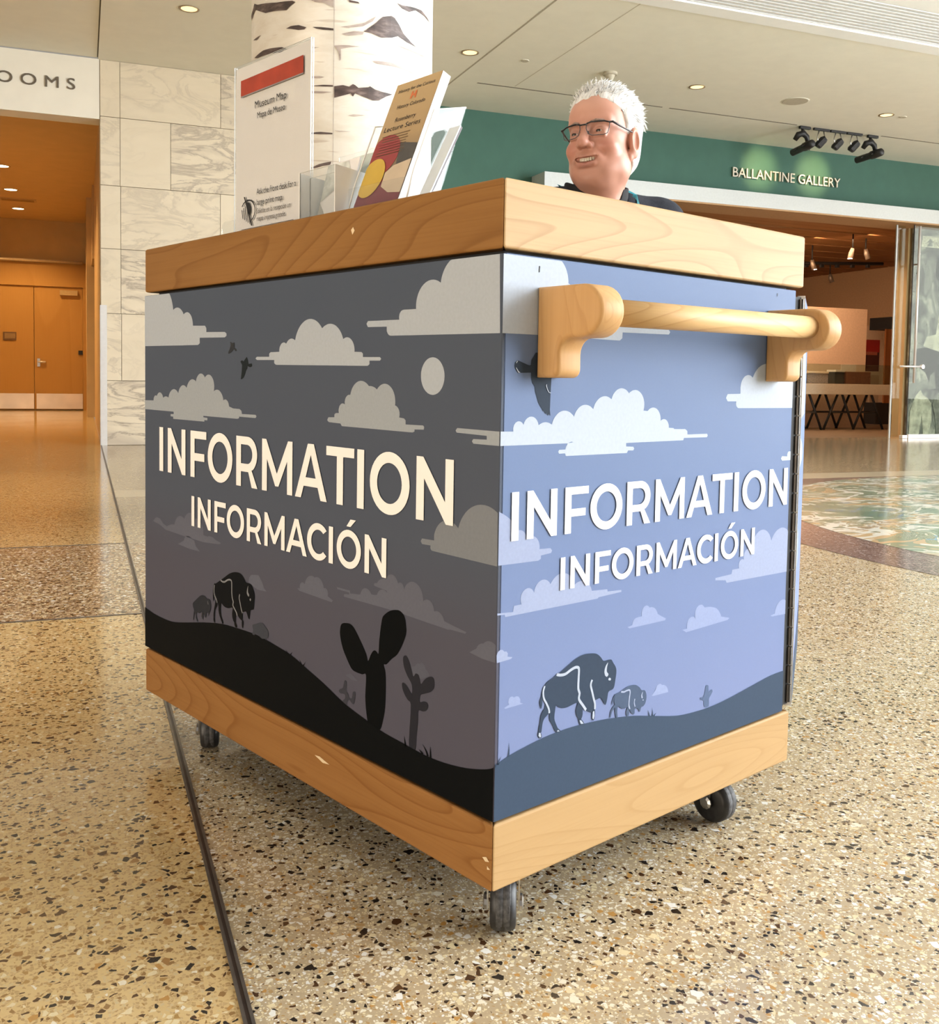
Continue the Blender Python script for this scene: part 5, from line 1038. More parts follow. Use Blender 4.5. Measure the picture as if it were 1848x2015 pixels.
WORD2 = [('I', 0, .2), ('N', .44, 1.33), ('F', 1.575, 2.315), ('O', 2.38, 3.46), ('R', 3.62, 4.475), ('M', 4.65, 5.765), ('A', 5.85, 6.92), ('C', 6.93, 7.88), ('I', 7.99, 8.19), ('O', 8.36, 9.45), ('N', 9.61, 10.52)]
M_WHITE_INK = plain('ink_white', (0.93, 0.93, 0.93), 0.5, var=0.01, spec=0.12)
def lettering(word, side, panel, u0, u1, z0, h, accent):
    total = word[-1][2]
    sx = (u1 - u0) / total
    off = 0.0016
    for i, (ch, a, b) in enumerate(word):
        loops = glyph(ch, b - a)
        fn = (lambda x, y, a=a: (-off, u0 + (a + x) * sx, z0 + y * h)) if side == 'L' else (lambda x, y, a=a: (u0 + (a + x) * sx, -off, z0 + y * h))
        o = flat('letter', loops, fn, M_WHITE_INK, panel)
        if accent and i == 9:
            flat('letter_accent', [[(0.44, 1.10), (0.62, 1.10), (0.86, 1.30), (0.62, 1.30)]], fn, M_WHITE_INK, panel)
lettering(WORD1, 'L', left_panel, 1.0572, 0.092, 0.5905, 0.0935, False)
lettering(WORD2, 'L', left_panel, 0.906, 0.2475, 0.4907, 0.0610, True)
lettering(WORD1, 'R', right_panel, 0.0228, 0.7172, 0.5790, 0.0668, False)
lettering(WORD2, 'R', right_panel, 0.1217, 0.6155, 0.4988, 0.0470, True)
# two small nicks in the panel skin
flat('panel_nick', [[(0.0665, 0.9455), (0.0685, 0.945), (0.0690, 0.9535), (0.0672, 0.954)]], lambda a, b: (a, -0.0006, b), M_CORE, right_panel)
flat('panel_nick', [[(0.6635, 0.9515), (0.6650, 0.951), (0.6655, 0.957), (0.6640, 0.957)]], lambda a, b: (a, -0.0006, b), M_CORE, right_panel)

# handle: two P-shaped brackets and a round bar
def bracket_profile():
    p = [(0.0, 0.925), (-0.082, 0.9255)]
    p += [(-0.082 + 0.035 * math.cos(a), 0.8905 + 0.035 * math.sin(a)) for a in [math.radians(90 + 180 * i / 14) for i in range(1, 15)]]
    p += [(-0.064 + 0.022 * math.cos(a), 0.8335 + 0.022 * math.sin(a)) for a in [math.radians(90 - 90 * i / 7) for i in range(0, 8)]]
    p += [(-0.042 + 0.0, 0.822)]
    p += [(-0.030 - 0.012 * math.cos(a), 0.8135 - 0.012 * math.sin(a)) for a in [math.radians(90 * i / 6) for i in range(0, 7)]]
    p += [(0.0, 0.8015)]
    return p
for x0 in (0.0645, 0.633):
    bm = bmesh.new()
    b_prism(bm, bracket_profile(), x0, x0 + 0.048, lambda a, b, c: (c, a, b), 0.006)
    o = mesh_obj('handle_bracket', bm, M_MAPLE_Z, cart)
    for p in o.data.polygons: p.use_smooth = True
    o.data.set_sharp_from_angle(angle=math.radians(50))
tube('handle_bar', [(0.110, -0.081, 0.8905), (0.30, -0.081, 0.8918), (0.636, -0.081, 0.8935)], 0.0185, M_MAPLE_BAR, cart, 28)

# piano hinge and open rear door leaf
M_HINGE = plain('hinge_dark_steel', (0.06, 0.055, 0.05), 0.35, 0.7, var=0.2)
hinge = box('hinge_leaf', 0.7270, 0.7460, 0.001, 0.006, 0.205, 0.955, M_CORE, cart)
kn = None
for i in range(21):
    if kn is None:
        kn = lathe('hinge_knuckle', [(0.0048, 0.001), (0.0048, 0.0335)], M_HINGE, hinge, 10, 'Z', (0.7445, -0.001, 0.0))
        o = kn
    else:
        o = kn.copy(); link(o); o.parent = hinge
    o.location = (0, 0, 0.208 + i * 0.0355)
PHI = math.radians(29.0)
dl = Vector((math.cos(PHI), math.sin(PHI), 0)); dn = Vector((math.sin(PHI), -math.cos(PHI), 0))
P0 = Vector((0.752, 0.0, 0))
def leaf(a, b, c): return tuple(P0 + dl * a + dn * b + Vector((0, 0, c)))
bm = bmesh.new()
b_prism(bm, [(0.004, -0.010), (0.45, -0.010), (0.45, 0.003), (0.004, 0.003)], 0.2, 0.958, lambda a, b, c: leaf(a, b, c))
door = mesh_obj('rear_door', bm, M_SKY_RIGHT, cart)
bm = bmesh.new()
b_prism(bm, [(-0.004, -0.010), (0.0035, -0.010), (0.0035, 0.0035), (-0.004, 0.0035)], 0.2, 0.958, lambda a, b, c: leaf(a, b, c))
mesh_obj('door_edge_strip', bm, plain('edge_strip_white', (0.84, 0.84, 0.82), 0.4), door)
def on_leaf(pts, key, color, nm):
    flat(nm, [pts], lambda a, b: leaf(a, 0.0036, b), ink(key, color), door)
on_leaf([(0.004, 0.2), (0.45, 0.2), (0.45, 0.31), (0.3, 0.285), (0.004, 0.262)], 'hR', (0.050, 0.075, 0.120), 'printed_hill')
on_leaf([(0.004, 0.735), (0.30, 0.735), (0.30, 0.80), (0.24, 0.86), (0.12, 0.90), (0.004, 0.85)], 'w1', PC['w1'], 'printed_cloud')
on_leaf([(0.004, 0.645), (0.22, 0.645), (0.22, 0.66), (0.16, 0.68), (0.004, 0.70)], 'w1', PC['w1'], 'printed_cloud')
on_leaf([(0.004, 0.455), (0.12, 0.455), (0.10, 0.51), (0.004, 0.535)], 'w2', PC['w2'], 'printed_cloud')

# casters
M_RUBBER = plain('caster_rubber', (0.016, 0.016, 0.017), 0.45, var=0.5, scale=90, bump=0.15)
M_TREAD = plain('worn_tread', (0.075, 0.075, 0.078), 0.65, var=0.6, scale=160, bump=0.3)
def caster(x, y, rot):
    c = bpy.data.objects.new('caster', None); c.empty_display_size = 0.03; c.parent = cart; link(c)
    c.location = (x, y, 0); c.rotation_euler = (0, 0, rot)
    lathe('wheel', [(0.012, -0.019), (0.030, -0.019), (0.036, -0.017), (0.0385, -0.012), (0.0395, -0.0105), (0.0395, 0.0105), (0.0385, 0.012), (0.036, 0.017), (0.030, 0.019), (0.012, 0.019)], M_RUBBER, c, 36, 'Y', (0, 0, 0.0395), True)
    lathe('tread', [(0.0390, -0.011), (0.0400, -0.009), (0.0397, -0.0008), (0.0392, 0.0), (0.0397, 0.0008), (0.0400, 0.009), (0.0390, 0.011)], M_TREAD, c, 36, 'Y', (0, 0, 0.0400), True)
    for s in (-1, 1):
        bm = bmesh.new()
        b_prism(bm, [(-0.006, 0.030), (0.008, 0.030), (0.030, 0.086), (-0.008, 0.086)], 0.0215 * s, 0.0240 * s, lambda a, b, q: (a, q, b))
        mesh_obj('fork', bm, M_STEEL, c)
        lathe('axle_nut', [(0.012, 0.0238 * s), (0.012, 0.0275 * s), (0.007, 0.0295 * s)], M_STEEL, c, 10, 'Y', (0, 0, 0.0395))
    lathe('swivel', [(0.030, 0.0845), (0.033, 0.0890), (0.033, 0.0945)], M_STEEL, c, 24, 'Z', (0.012, 0, 0))
    return c
caster(0.070, 0.050, math.radians(46))
caster(0.612, 0.062, math.radians(88))
caster(0.070, 0.965, math.radians(60))
caster(0.612, 1.02, math.radians(70))

# ---------------------------------------------------------------- things standing on the cart
M_ACRYLIC = clear('clear_acrylic', (0.975, 0.98, 0.978), 0.03, 0.03, 0.015)
M_ACRYLIC_EDGE = plain('acrylic_edge', (0.86, 0.87, 0.86), 0.2, var=0.02)  # opaque white stands in for the light gathered along clear edges
M_PAPER = plain('white_paper', (0.82, 0.80, 0.80), 0.75, var=0.02)
M_INK_BLACK = plain('black_ink', (0.015, 0.015, 0.017), 0.7)
M_INK_GREY = plain('grey_ink', (0.10, 0.09, 0.085), 0.7)
M_RED_BAR = plain('red_print', (0.36, 0.045, 0.020), 0.7, var=0.15, scale=25)
def sheet(parent, name, w, h, t, mat, edge=None, y=0.0, x0=0.0, z0=0.0):
    bm = bmesh.new()
    fs = b_box(bm, x0, x0 + w, y, y + t, z0, z0 + h)
    if edge is not None:
        for f in fs:
            f.material_index = 0 if abs(f.normal.y) > 0.5 else 1
        bm.normal_update()
        for f in bm.faces: f.material_index = 0 if abs(f.normal.y) > 0.5 else 1
        return mesh_obj(name, bm, [mat, edge], parent)
    return mesh_obj(name, bm, mat, parent)

# sign: local x runs along the sign (left to right as read), local -y faces the reader
A0 = Vector((0.031, 0.793)); B0 = Vector((0.041, 0.538))
ang = math.atan2(B0.y - A0.y, B0.x - A0.x) + ROT
loc = cart_to_world((A0.x, A0.y, Z_TOP))
hold = thing('sign_holder', 'upright clear acrylic sign holder on the left end of the cart', 'sign holder', loc, ang)
sheet(hold, 'front_sheet', 0.2548, 0.318, 0.002, M_ACRYLIC, M_ACRYLIC_EDGE, 0.0, 0.0, 0.001)
sheet(hold, 'back_sheet', 0.2548, 0.318, 0.002, M_ACRYLIC, M_ACRYLIC_EDGE, 0.0045, 0.0, 0.001)
box('base_plate', 0.0, 0.2548, -0.004, 0.085, 0.0003, 0.003, M_ACRYLIC, hold)
bm = bmesh.new()
prof = [(-0.068, 0.0), (0.03, 0.0), (0.03, 0.034), (-0.055, 0.034)] + [(-0.055 - 0.013 * math.sin(a), 0.021 + 0.013 * math.cos(a)) for a in (0.5, 1.0, 1.57)]
b_prism(bm, prof, 0.012, 0.0145, lambda a, b, c: (a, c, b + 0.0005))
mesh_obj('side_tab', bm, [M_ACRYLIC], hold)
sign = thing('map_sign', 'white printed sheet with red bar headed Museum Map inside the acrylic holder', 'sign', loc, ang)
box('paper', 0.003, 0.2518, 0.0024, 0.0042, 0.004, 0.315, M_PAPER, sign)
def S(a, b, c=0.0): return (a, -0.0008 - c, b)
def S2(a, b): return (a, -0.0008, b)
flat('red_bar', [[(0.025, 0.260), (0.233, 0.263), (0.233, 0.293), (0.025, 0.289)]], S2, M_RED_BAR, sign)
flat('bar_shadow', [[(0.025, 0.2575), (0.233, 0.2605), (0.233, 0.263), (0.025, 0.260)]], S2, plain('grey_print', (0.25, 0.23, 0.24), 0.8), sign)
text_on('printed_text', 'Museum Map', S, 0.105, M_INK_BLACK, sign, 0.0135, 0.075, 0.229)
text_on('printed_text', 'Mapa de Museo', S, 0.093, M_INK_BLACK, sign, 0.0115, 0.083, 0.2095)
text_on('printed_text', 'Ask the front desk for a', S, 0.130, M_INK_BLACK, sign, 0.0112, 0.082, 0.0695)
text_on('printed_text', 'large print map.', S, 0.089, M_INK_BLACK, sign, 0.0112, 0.082, 0.050)
text_on('printed_text', 'Solicite en la recepción un', S, 0.112, M_INK_GREY, sign, 0.0095, 0.082, 0.0345, 0.12)
text_on('printed_text', 'mapa impresa grande.', S, 0.097, M_INK_GREY, sign, 0.0095, 0.082, 0.0205, 0.12)
flat('printed_rule', [[(0.028, 0.0085), (0.205, 0.0105), (0.205, 0.0115), (0.028, 0.0095)]], S2, M_INK_GREY, sign)
# low-vision symbol: eye outline crossed by a slash, half filled
def arcp(cx, cy, rx, ry, a0, a1, n=12): return [(cx + rx * math.cos(a0 + (a1 - a0) * i / n), cy + ry * math.sin(a0 + (a1 - a0) * i / n)) for i in range(n + 1)]
o_ = arcp(0.052, 0.042, 0.026, 0.022, math.radians(-60), math.radians(150)); i_ = arcp(0.052, 0.042, 0.0235, 0.0195, math.radians(150), math.radians(-60))
flat('low_vision_symbol', [o_ + i_], S2, M_INK_BLACK, sign)
flat('low_vision_symbol', [[(0.037, 0.070), (0.041, 0.070), (0.067, 0.014), (0.063, 0.014)]], S2, M_INK_BLACK, sign)
flat('low_vision_symbol', [[(0.046, 0.060), (0.055, 0.058), (0.061, 0.049), (0.061, 0.040), (0.056, 0.032)]], S2, M_INK_BLACK, sign)
for q in range(5):
    x = 0.029 + q * 0.0062
    flat('low_vision_symbol', [[(x, 0.046 + 0.003 * q), (x + 0.0022, 0.047 + 0.003 * q), (x + 0.006, 0.030 - 0.003 * q), (x + 0.004, 0.029 - 0.003 * q)]], S2, M_INK_BLACK, sign)

# small acrylic leaflet box with flyers; local -y faces the reader
ang2 = math.radians(-90) + ROT
loc2 = cart_to_world((0.010, 0.522, Z_TOP))
sb = thing('leaflet_box', 'small clear acrylic leaflet box overlapping the right edge of the sign', 'leaflet holder', loc2, ang2)
sheet(sb, 'front_sheet', 0.106, 0.078, 0.0022, M_ACRYLIC, M_ACRYLIC_EDGE, 0.0, 0.0, 0.001)
sheet(sb, 'divider_sheet', 0.106, 0.072, 0.0022, M_ACRYLIC, M_ACRYLIC_EDGE, 0.020, 0.0, 0.001)
bm = bmesh.new()
b_prism(bm, [(0.060, 0.001), (0.0625, 0.001), (0.082, 0.118), (0.0795, 0.118)], 0.0, 0.106, lambda a, b, c: (c, a, b)); mesh_obj('back_sheet', bm, M_ACRYLIC, sb)
for x in (-0.0022, 0.106):
    bm = bmesh.new(); b_prism(bm, [(0.0, 0.001), (0.064, 0.001), (0.064, 0.072), (0.0, 0.079)], x, x + 0.0022, lambda a, b, c: (c, a, b)); mesh_obj('side_sheet', bm, M_ACRYLIC_EDGE, sb)
box('floor_sheet', 0.0, 0.106, 0.0022, 0.060, 0.0003, 0.002, M_ACRYLIC, sb)
def leaned(parent, y0, z0, tilt):
    c, s = math.cos(tilt), math.sin(tilt)
    return lambda a, b, d=0.0: (a, y0 + b * s - d * c, z0 + b * c + d * s)
fl = thing('flyer', 'pale flyer with grey photo and red heading in the small leaflet box', 'flyer', loc2, ang2)
L1 = leaned(fl, 0.030, 0.003, math.radians(14))
bm = bmesh.new(); b_prism(bm, [(0.006, 0.0), (0.101, 0.0), (0.101, 0.100), (0.006, 0.100)], 0.0, 0.0025, lambda a, b, c: L1(a, b, -c)); mesh_obj('sheet', bm, M_PAPER, fl)
flat('photo', [[(0.007, 0.03), (0.035, 0.0), (0.007, 0.0)]], lambda a, b: L1(a, b, 0.0006), plain('photo_grey', (0.42, 0.42, 0.40), 0.7, var=0.3, scale=60), fl)
flat('photo', [[(0.007, 0.03), (0.007, 0.098), (0.070, 0.098), (0.095, 0.060), (0.055, 0.055)]], lambda a, b: L1(a, b, 0.0006), plain('photo_pale', (0.58, 0.60, 0.57), 0.7, var=0.35, scale=45), fl)
fr = thing('event_flyer', 'pale green event flyer with red FREE heading behind the leaflet box', 'flyer', loc2, ang2)
L2 = leaned(fr, 0.0825, 0.003, math.radians(9.6))
bm = bmesh.new(); b_prism(bm, [(0.010, 0.0), (0.106, 0.0), (0.106, 0.118), (0.010, 0.118)], 0.0, 0.0015, lambda a, b, c: L2(a, b, -c)); mesh_obj('sheet', bm, plain('pale_green_paper', (0.66, 0.70, 0.62), 0.75), fr)
text_on('printed_text', 'FREE', lambda a, b, c: L2(a, b, 0.0006), 0.026, M_RED_BAR, fr, 0.009, 0.040, 0.066, 0.1)
for q in range(3):
    flat('printed_line', [[(0.074, 0.074 - 0.011 * q), (0.103 - 0.006 * q, 0.076 - 0.011 * q), (0.103 - 0.006 * q, 0.080 - 0.011 * q), (0.074, 0.078 - 0.011 * q)]], lambda a, b: L2(a, b, 0.0006), M_INK_BLACK, fr)
flat('round_logo', [arcp(0.080, 0.100, 0.008, 0.0085, 0, 2 * PI, 20)[:-1], arcp(0.080, 0.100, 0.0066, 0.007, 0, 2 * PI, 20)[:-1]], lambda a, b: L2(a, b, 0.0006), M_INK_GREY, fr)

# tall acrylic rack with the lecture-series brochures
loc3 = cart_to_world((0.045, 0.400, Z_TOP))
rk = thing('brochure_rack', 'tall clear acrylic brochure rack right of the leaflet box', 'brochure holder', loc3, ang2)
TILT = math.radians(22.2)
bm = bmesh.new(); b_prism(bm, [(0.040, 0.001), (0.0425, 0.001), (0.105, 0.165), (0.1025, 0.165)], -0.006, 0.146, lambda a, b, c: (c, a, b)); mesh_obj('back_sheet', bm, M_ACRYLIC, rk)
for x in (-0.0085, 0.1465):
    bm = bmesh.new(); b_prism(bm, [(-0.014, 0.001), (0.046, 0.001), (0.105, 0.165), (0.040, 0.150), (0.0, 0.05)], x, x + 0.0022, lambda a, b, c: (c, a, b)); mesh_obj('side_sheet', bm, M_ACRYLIC, rk)
    tube('side_edge', [(x + 0.001, -0.014, 0.002), (x + 0.001, 0.0, 0.05), (x + 0.001, 0.040, 0.150), (x + 0.001, 0.105, 0.165)], 0.0013, M_ACRYLIC_EDGE, rk, 6)
box('front_lip', -0.006, 0.146, -0.014, -0.0118, 0.001, 0.040, M_ACRYLIC, rk)
box('floor_sheet', -0.006, 0.146, -0.0118, 0.044, 0.0003, 0.002, M_ACRYLIC, rk)
br = thing('brochure_stack', 'stack of tan lecture series brochures with flag artwork leaning in the rack', 'brochure', loc3, ang2)
L3 = leaned(br, -0.007, 0.0095, TILT)
BW, BH = 0.119, 0.232
bm = bmesh.new(); b_prism(bm, [(0, 0), (BW, 0), (BW, BH), (0, BH)], 0.0, 0.017, lambda a, b, c: L3(a, b, -c)); mesh_obj('pages', bm, M_PAPER, br)
def F3(a, b, c=0.0): return L3(a, b, 0.0007)
def F4(a, b, c=0.0): return L3(a, b, 0.0012)
def F5(a, b, c=0.0): return L3(a, b, 0.0017)
k = Nodes('brochure_tan'); sp = k.n('SeparateXYZ'); k.l(k.coord(), sp.inputs[0])
M_TANP = k.pbr(k.ramp(k.math('MULTIPLY', sp.outputs[2], 4.0), [(0.28, (0.20, 0.15, 0.10)), (0.50, (0.42, 0.29, 0.145)), (0.95, (0.52, 0.37, 0.185))]), 0.35)
flat('cover', [[(0, 0), (BW, 0), (BW, BH), (0, BH)]], F3, M_TANP, br)
flat('red_disc', [[(max(0.0008, q_[0]), q_[1]) for q_ in arcp(0.032, 0.090, 0.044, 0.040, 0, 2 * PI, 28)[:-1]]], F4, plain('flag_red', (0.30, 0.045, 0.045), 0.4), br)
flat('dark_patch', [[(0.07, 0.11), (BW, 0.10), (BW, 0.070), (0.08, 0.066)]], F4, plain('flag_grey', (0.07, 0.065, 0.06), 0.4, var=0.3), br)
flat('maroon_band', [[(0, 0), (BW, 0), (BW, 0.05), (0.04, 0.045), (0, 0.03)]], F4, plain('flag_maroon', (0.17, 0.022, 0.035), 0.4), br)
flat('cream_field', [[(0.058, 0.055), (0.075, 0.066), (BW, 0.072), (BW, 0.012), (0.085, 0.016), (0.06, 0.030)]], F5, plain('flag_cream', (0.58, 0.47, 0.34), 0.4), br)
flat('gold_disc', [arcp(0.024, 0.050, 0.033, 0.036, 0, 2 * PI, 28)[:-1]], lambda a, b: L3(max(0.0, a), b, 0.0022), plain('flag_gold', (0.60, 0.40, 0.055), 0.4), br)
text_on('printed_text', 'History for the Curious', F4, 0.096, M_INK_BLACK, br, 0.0065, 0.012, 0.213)
flat('printed_logo', [[(0.052, 0.194), (0.056, 0.194), (0.057, 0.199), (0.063, 0.199), (0.064, 0.194), (0.068, 0.194), (0.066, 0.208), (0.062, 0.208), (0.061, 0.203), (0.057, 0.203), (0.056, 0.208), (0.052, 0.208)]], F4, plain('logo_orange', (0.60, 0.16, 0.05), 0.5), br)
text_on('printed_text', 'History Colorado', F4, 0.074, M_INK_BLACK, br, 0.0075, 0.024, 0.180)
text_on('printed_text', 'Rosenberry', F4, 0.054, M_INK_BLACK, br, 0.0085, 0.032, 0.154)
text_on('printed_text', 'Lecture Series', F4, 0.096, M_INK_BLACK, br, 0.0095, 0.010, 0.138)
for q in range(8):
    flat('printed_line', [[(0.012 + 0.002 * (q % 3), 0.1275 - 0.0052 * q), (0.086 - 0.003 * (q % 2), 0.1275 - 0.0052 * q), (0.086 - 0.003 * (q % 2), 0.1293 - 0.0052 * q), (0.012 + 0.002 * (q % 3), 0.1293 - 0.0052 * q)]], F4, plain('body_print', (0.16, 0.10, 0.05), 0.6) if q == 0 else bpy.data.materials['body_print'], br)
cd = thing('leaflet', 'single pale leaflet sticking out to the right of the brochure rack', 'leaflet', cart_to_world((0.045, 0.2500, Z_TOP)), ang2)
bm = bmesh.new(); b_prism(bm, [(0.0, 0.0005), (0.0022, 0.0005), (0.0680, 0.1235), (0.0658, 0.1247)], 0.004, 0.030, lambda a, b, c: (c, a, b)); mesh_obj('card', bm, plain('leaflet_blue', (0.62, 0.68, 0.72), 0.4), cd)
bm = bmesh.new(); b_prism(bm, [(0.0024, 0.0005), (0.0044, 0.0005), (0.0705, 0.1215), (0.0685, 0.1230)], 0.004, 0.030, lambda a, b, c: (c, a, b)); mesh_obj('card_back', bm, plain('leaflet_dark', (0.06, 0.03, 0.04), 0.4), cd)

# ---------------------------------------------------------------- seated man behind the cart
def surface_nets(fn, lo, hi, h):
    ax = [np.arange(a, b + h, h, dtype=np.float32) for a, b in zip(lo, hi)]
    X, Y, Z = np.meshgrid(*ax, indexing='ij')
    Fv = fn(X, Y, Z).astype(np.float32)
    ins = Fv < 0
    n = [len(a) - 1 for a in ax]
    cnt = np.zeros(n, np.int8)
    for i in (0, 1):
        for j in (0, 1):
            for k in (0, 1):
                cnt += ins[i:i + n[0], j:j + n[1], k:k + n[2]]
    mixed = (cnt > 0) & (cnt < 8)
    acc = np.zeros(n + [3], np.float32); num = np.zeros(n, np.float32)
    corner = lambda i, j, k, A: A[i:i + n[0], j:j + n[1], k:k + n[2]]
    for axis in range(3):
        o1, o2 = [q for q in range(3) if q != axis]
        for a in (0, 1):
            for b in (0, 1):
                c0 = [0, 0, 0]; c0[o1] = a; c0[o2] = b
                c1 = list(c0); c1[axis] = 1
                f0, f1 = corner(*c0, Fv), corner(*c1, Fv)
                cross = (f0 < 0) != (f1 < 0)
                t = np.where(cross, f0 / np.where(f0 == f1, 1, f0 - f1), 0)
                for q in range(3):
                    acc[..., q] += np.where(cross, c0[q] + (t if q == axis else 0), 0)
                num += cross
    idx = np.full(n, -1, np.int64)
    idx[mixed] = np.arange(mixed.sum())
    cells = np.argwhere(mixed)
    pos = (cells + acc[mixed] / np.maximum(num[mixed], 1)[:, None]) * h + np.array(lo, np.float32)
    quads = []
    for axis in range(3):
        o1, o2 = (axis + 1) % 3, (axis + 2) % 3
        sl0 = [slice(None)] * 3; sl1 = [slice(None)] * 3
        sl0[axis] = slice(0, -1); sl1[axis] = slice(1, None)
        a, b = ins[tuple(sl0)], ins[tuple(sl1)]
        ch = np.argwhere(a != b)
        flip = a[tuple(ch.T)]
        ok = (ch[:, o1] > 0) & (ch[:, o2] > 0) & (ch[:, o1] < n[o1]) & (ch[:, o2] < n[o2])
        ch, flip = ch[ok], flip[ok]
        def cell(d1, d2):
            q = ch.copy(); q[:, o1] -= d1; q[:, o2] -= d2
            return idx[q[:, 0], q[:, 1], q[:, 2]]
        Q = np.stack([cell(1, 1), cell(0, 1), cell(0, 0), cell(1, 0)], 1)
        Q[~flip] = Q[~flip][:, ::-1]
        quads.append(Q)
    return pos, np.concatenate(quads)

def smin(a, b, k):
    h = np.clip(0.5 + 0.5 * (b - a) / k, 0, 1)
    return b + (a - b) * h - k * h * (1 - h)
def smax(a, b, k): return -smin(-a, -b, k)
def ell(X, Y, Z, c, r):
    px, py, pz = (X - c[0]) / r[0], (Y - c[1]) / r[1], (Z - c[2]) / r[2]
    k0 = np.sqrt(px * px + py * py + pz * pz) + 1e-9
    k1 = np.sqrt((px / r[0]) ** 2 + (py / r[1]) ** 2 + (pz / r[2]) ** 2) + 1e-9
    return k0 * (k0 - 1.0) / k1
def sph(X, Y, Z, c, r): return np.sqrt((X - c[0]) ** 2 + (Y - c[1]) ** 2 + (Z - c[2]) ** 2) - r
def cap(X, Y, Z, a, b, ra, rb=None):
    rb = ra if rb is None else rb
    d = [b[i] - a[i] for i in range(3)]; L = sum(q * q for q in d) + 1e-12
    t = np.clip(((X - a[0]) * d[0] + (Y - a[1]) * d[1] + (Z - a[2]) * d[2]) / L, 0, 1)
    return np.sqrt((X - a[0] - d[0] * t) ** 2 + (Y - a[1] - d[1] * t) ** 2 + (Z - a[2] - d[2] * t) ** 2) - (ra + (rb - ra) * t)
def chain(X, Y, Z, pts, r, k=0.0):
    out = None
    for i in range(len(pts) - 1):
        ra, rb = (r[i], r[i + 1]) if isinstance(r, (list, tuple)) else (r, r)
        f = cap(X, Y, Z, pts[i], pts[i + 1], ra, rb)
        out = f if out is None else (smin(out, f, k) if k else np.minimum(out, f))
    return out

# head frame: +Y face direction, +X his right, origin between the ears at eye height
def head_sdf(X, Y, Z):
    AX = np.abs(X)
    f = ell(X, Y, Z, (0, -0.012, 0.034), (0.0745, 0.094, 0.086))
    f = smin(f, ell(X, Y, Z, (0, 0.022, -0.030), (0.0655, 0.070, 0.086)), 0.03)
    f = smin(f, ell(X, Y, Z, (0, 0.046, 0.045), (0.058, 0.044, 0.045)), 0.03)      # forehead
    f = smin(f, ell(AX, Y, Z, (0.041, 0.016, -0.074), (0.033, 0.046, 0.038)), 0.025)  # jaw and jowl
    f = smin(f, ell(AX, Y, Z, (0.024, 0.055, -0.088), (0.029, 0.028, 0.026)), 0.018)
    f = smin(f, ell(X, Y, Z, (0, 0.071, -0.104), (0.022, 0.018, 0.016)), 0.016)      # chin
    f = smin(f, ell(AX, Y, Z, (0.040, 0.060, -0.035), (0.025, 0.024, 0.021)), 0.018)  # cheek
    f = smin(f, cap(AX, Y, Z, (0.008, 0.088, 0.020), (0.044, 0.070, 0.022), 0.011, 0.009), 0.014)  # brow
    f = smin(f, ell(X, Y, Z, (0, 0.078, -0.064), (0.034, 0.020, 0.020)), 0.016)      # muzzle
    # eye sockets and lids
    f = smax(f, -ell(AX, Y, Z, (0.0315, 0.100, -0.001), (0.020, 0.016, 0.013)), 0.010)
    f = smin(f, ell(AX, Y, Z, (0.0315, 0.0765, -0.002), (0.0165, 0.0140, 0.0135)), 0.005)
    f = smax(f, -ell(AX, Y, Z, (0.0315, 0.095, -0.0028), (0.0128, 0.012, 0.0031)), 0.002)
    f = smin(f, cap(AX, Y, Z, (0.020, 0.089, -0.0135), (0.042, 0.082, -0.012), 0.0045), 0.006)  # bag under the eye
    # nose
    f = smin(f, cap(X, Y, Z, (0, 0.087, 0.012), (0, 0.108, -0.026), 0.0080, 0.0115), 0.010)
    f = smin(f, ell(X, Y, Z, (0, 0.111, -0.032), (0.0130, 0.0130, 0.0115)), 0.007)
    f = smin(f, ell(AX, Y, Z, (0.0135, 0.098, -0.035), (0.0088, 0.0110, 0.0080)), 0.006)
    f = smax(f, -ell(AX, Y, Z, (0.0068, 0.1060, -0.0455), (0.0038, 0.0055, 0.0050)), 0.003)
    # smile: upper lip, opening, lower lip, folds
    sm_ = [(-0.030, 0.0815, -0.0600), (-0.018, 0.0905, -0.0662), (0, 0.0955, -0.0688), (0.018, 0.0905, -0.0662), (0.030, 0.0815, -0.0600)]
    up = [(x, y + 0.0005, z + 0.0075) for x, y, z in sm_[1:4]]
    lw = [(x, y - 0.0010, z - 0.0105) for x, y, z in sm_[1:4]]
    f = smin(f, chain(X, Y, Z, up, 0.0036), 0.006)
    f = smin(f, chain(X, Y, Z, lw, 0.0050), 0.007)
    op = [(-0.0268, 0.0866, -0.0620)] + [(x, y + 0.001, z) for x, y, z in sm_[1:4]] + [(0.0268, 0.0866, -0.0620)]
    f = smax(f, -chain(X, Y, Z, op, [0.0034, 0.0060, 0.0068, 0.0060, 0.0034]), 0.002)
    f = smax(f, -chain(AX, Y, Z, [(0.0175, 0.1010, -0.029), (0.0300, 0.0945, -0.042), (0.0405, 0.0835, -0.055)], [0.0030, 0.0052, 0.0040]), 0.006)
    f = smax(f, -cap(AX, Y, Z, (0.0035, 0.1035, 0.030), (0.0035, 0.1035, 0.042), 0.0022), 0.004)   # frown lines
    # ears
    e = ell(AX, Y, Z, (0.0800, -0.005, -0.018), (0.0110, 0.0200, 0.0370))
    e = smin(e, ell(AX, Y, Z, (0.0745, 0.006, -0.050), (0.0070, 0.0095, 0.0130)), 0.006)
    e = smax(e, -ell(AX, Y, Z, (0.0890, 0.002, -0.014), (0.0085, 0.0115, 0.0230)), 0.003)
    f = smin(f, e, 0.005)
    # neck and soft tissue below the chin
    f = smin(f, ell(X, Y, Z, (0, 0.030, -0.110), (0.042, 0.045, 0.026)), 0.022)
    f = smin(f, cap(X, Y, Z, (0.006, -0.012, -0.085), (0.028, -0.028, -0.225), 0.053, 0.058), 0.03)
    return f

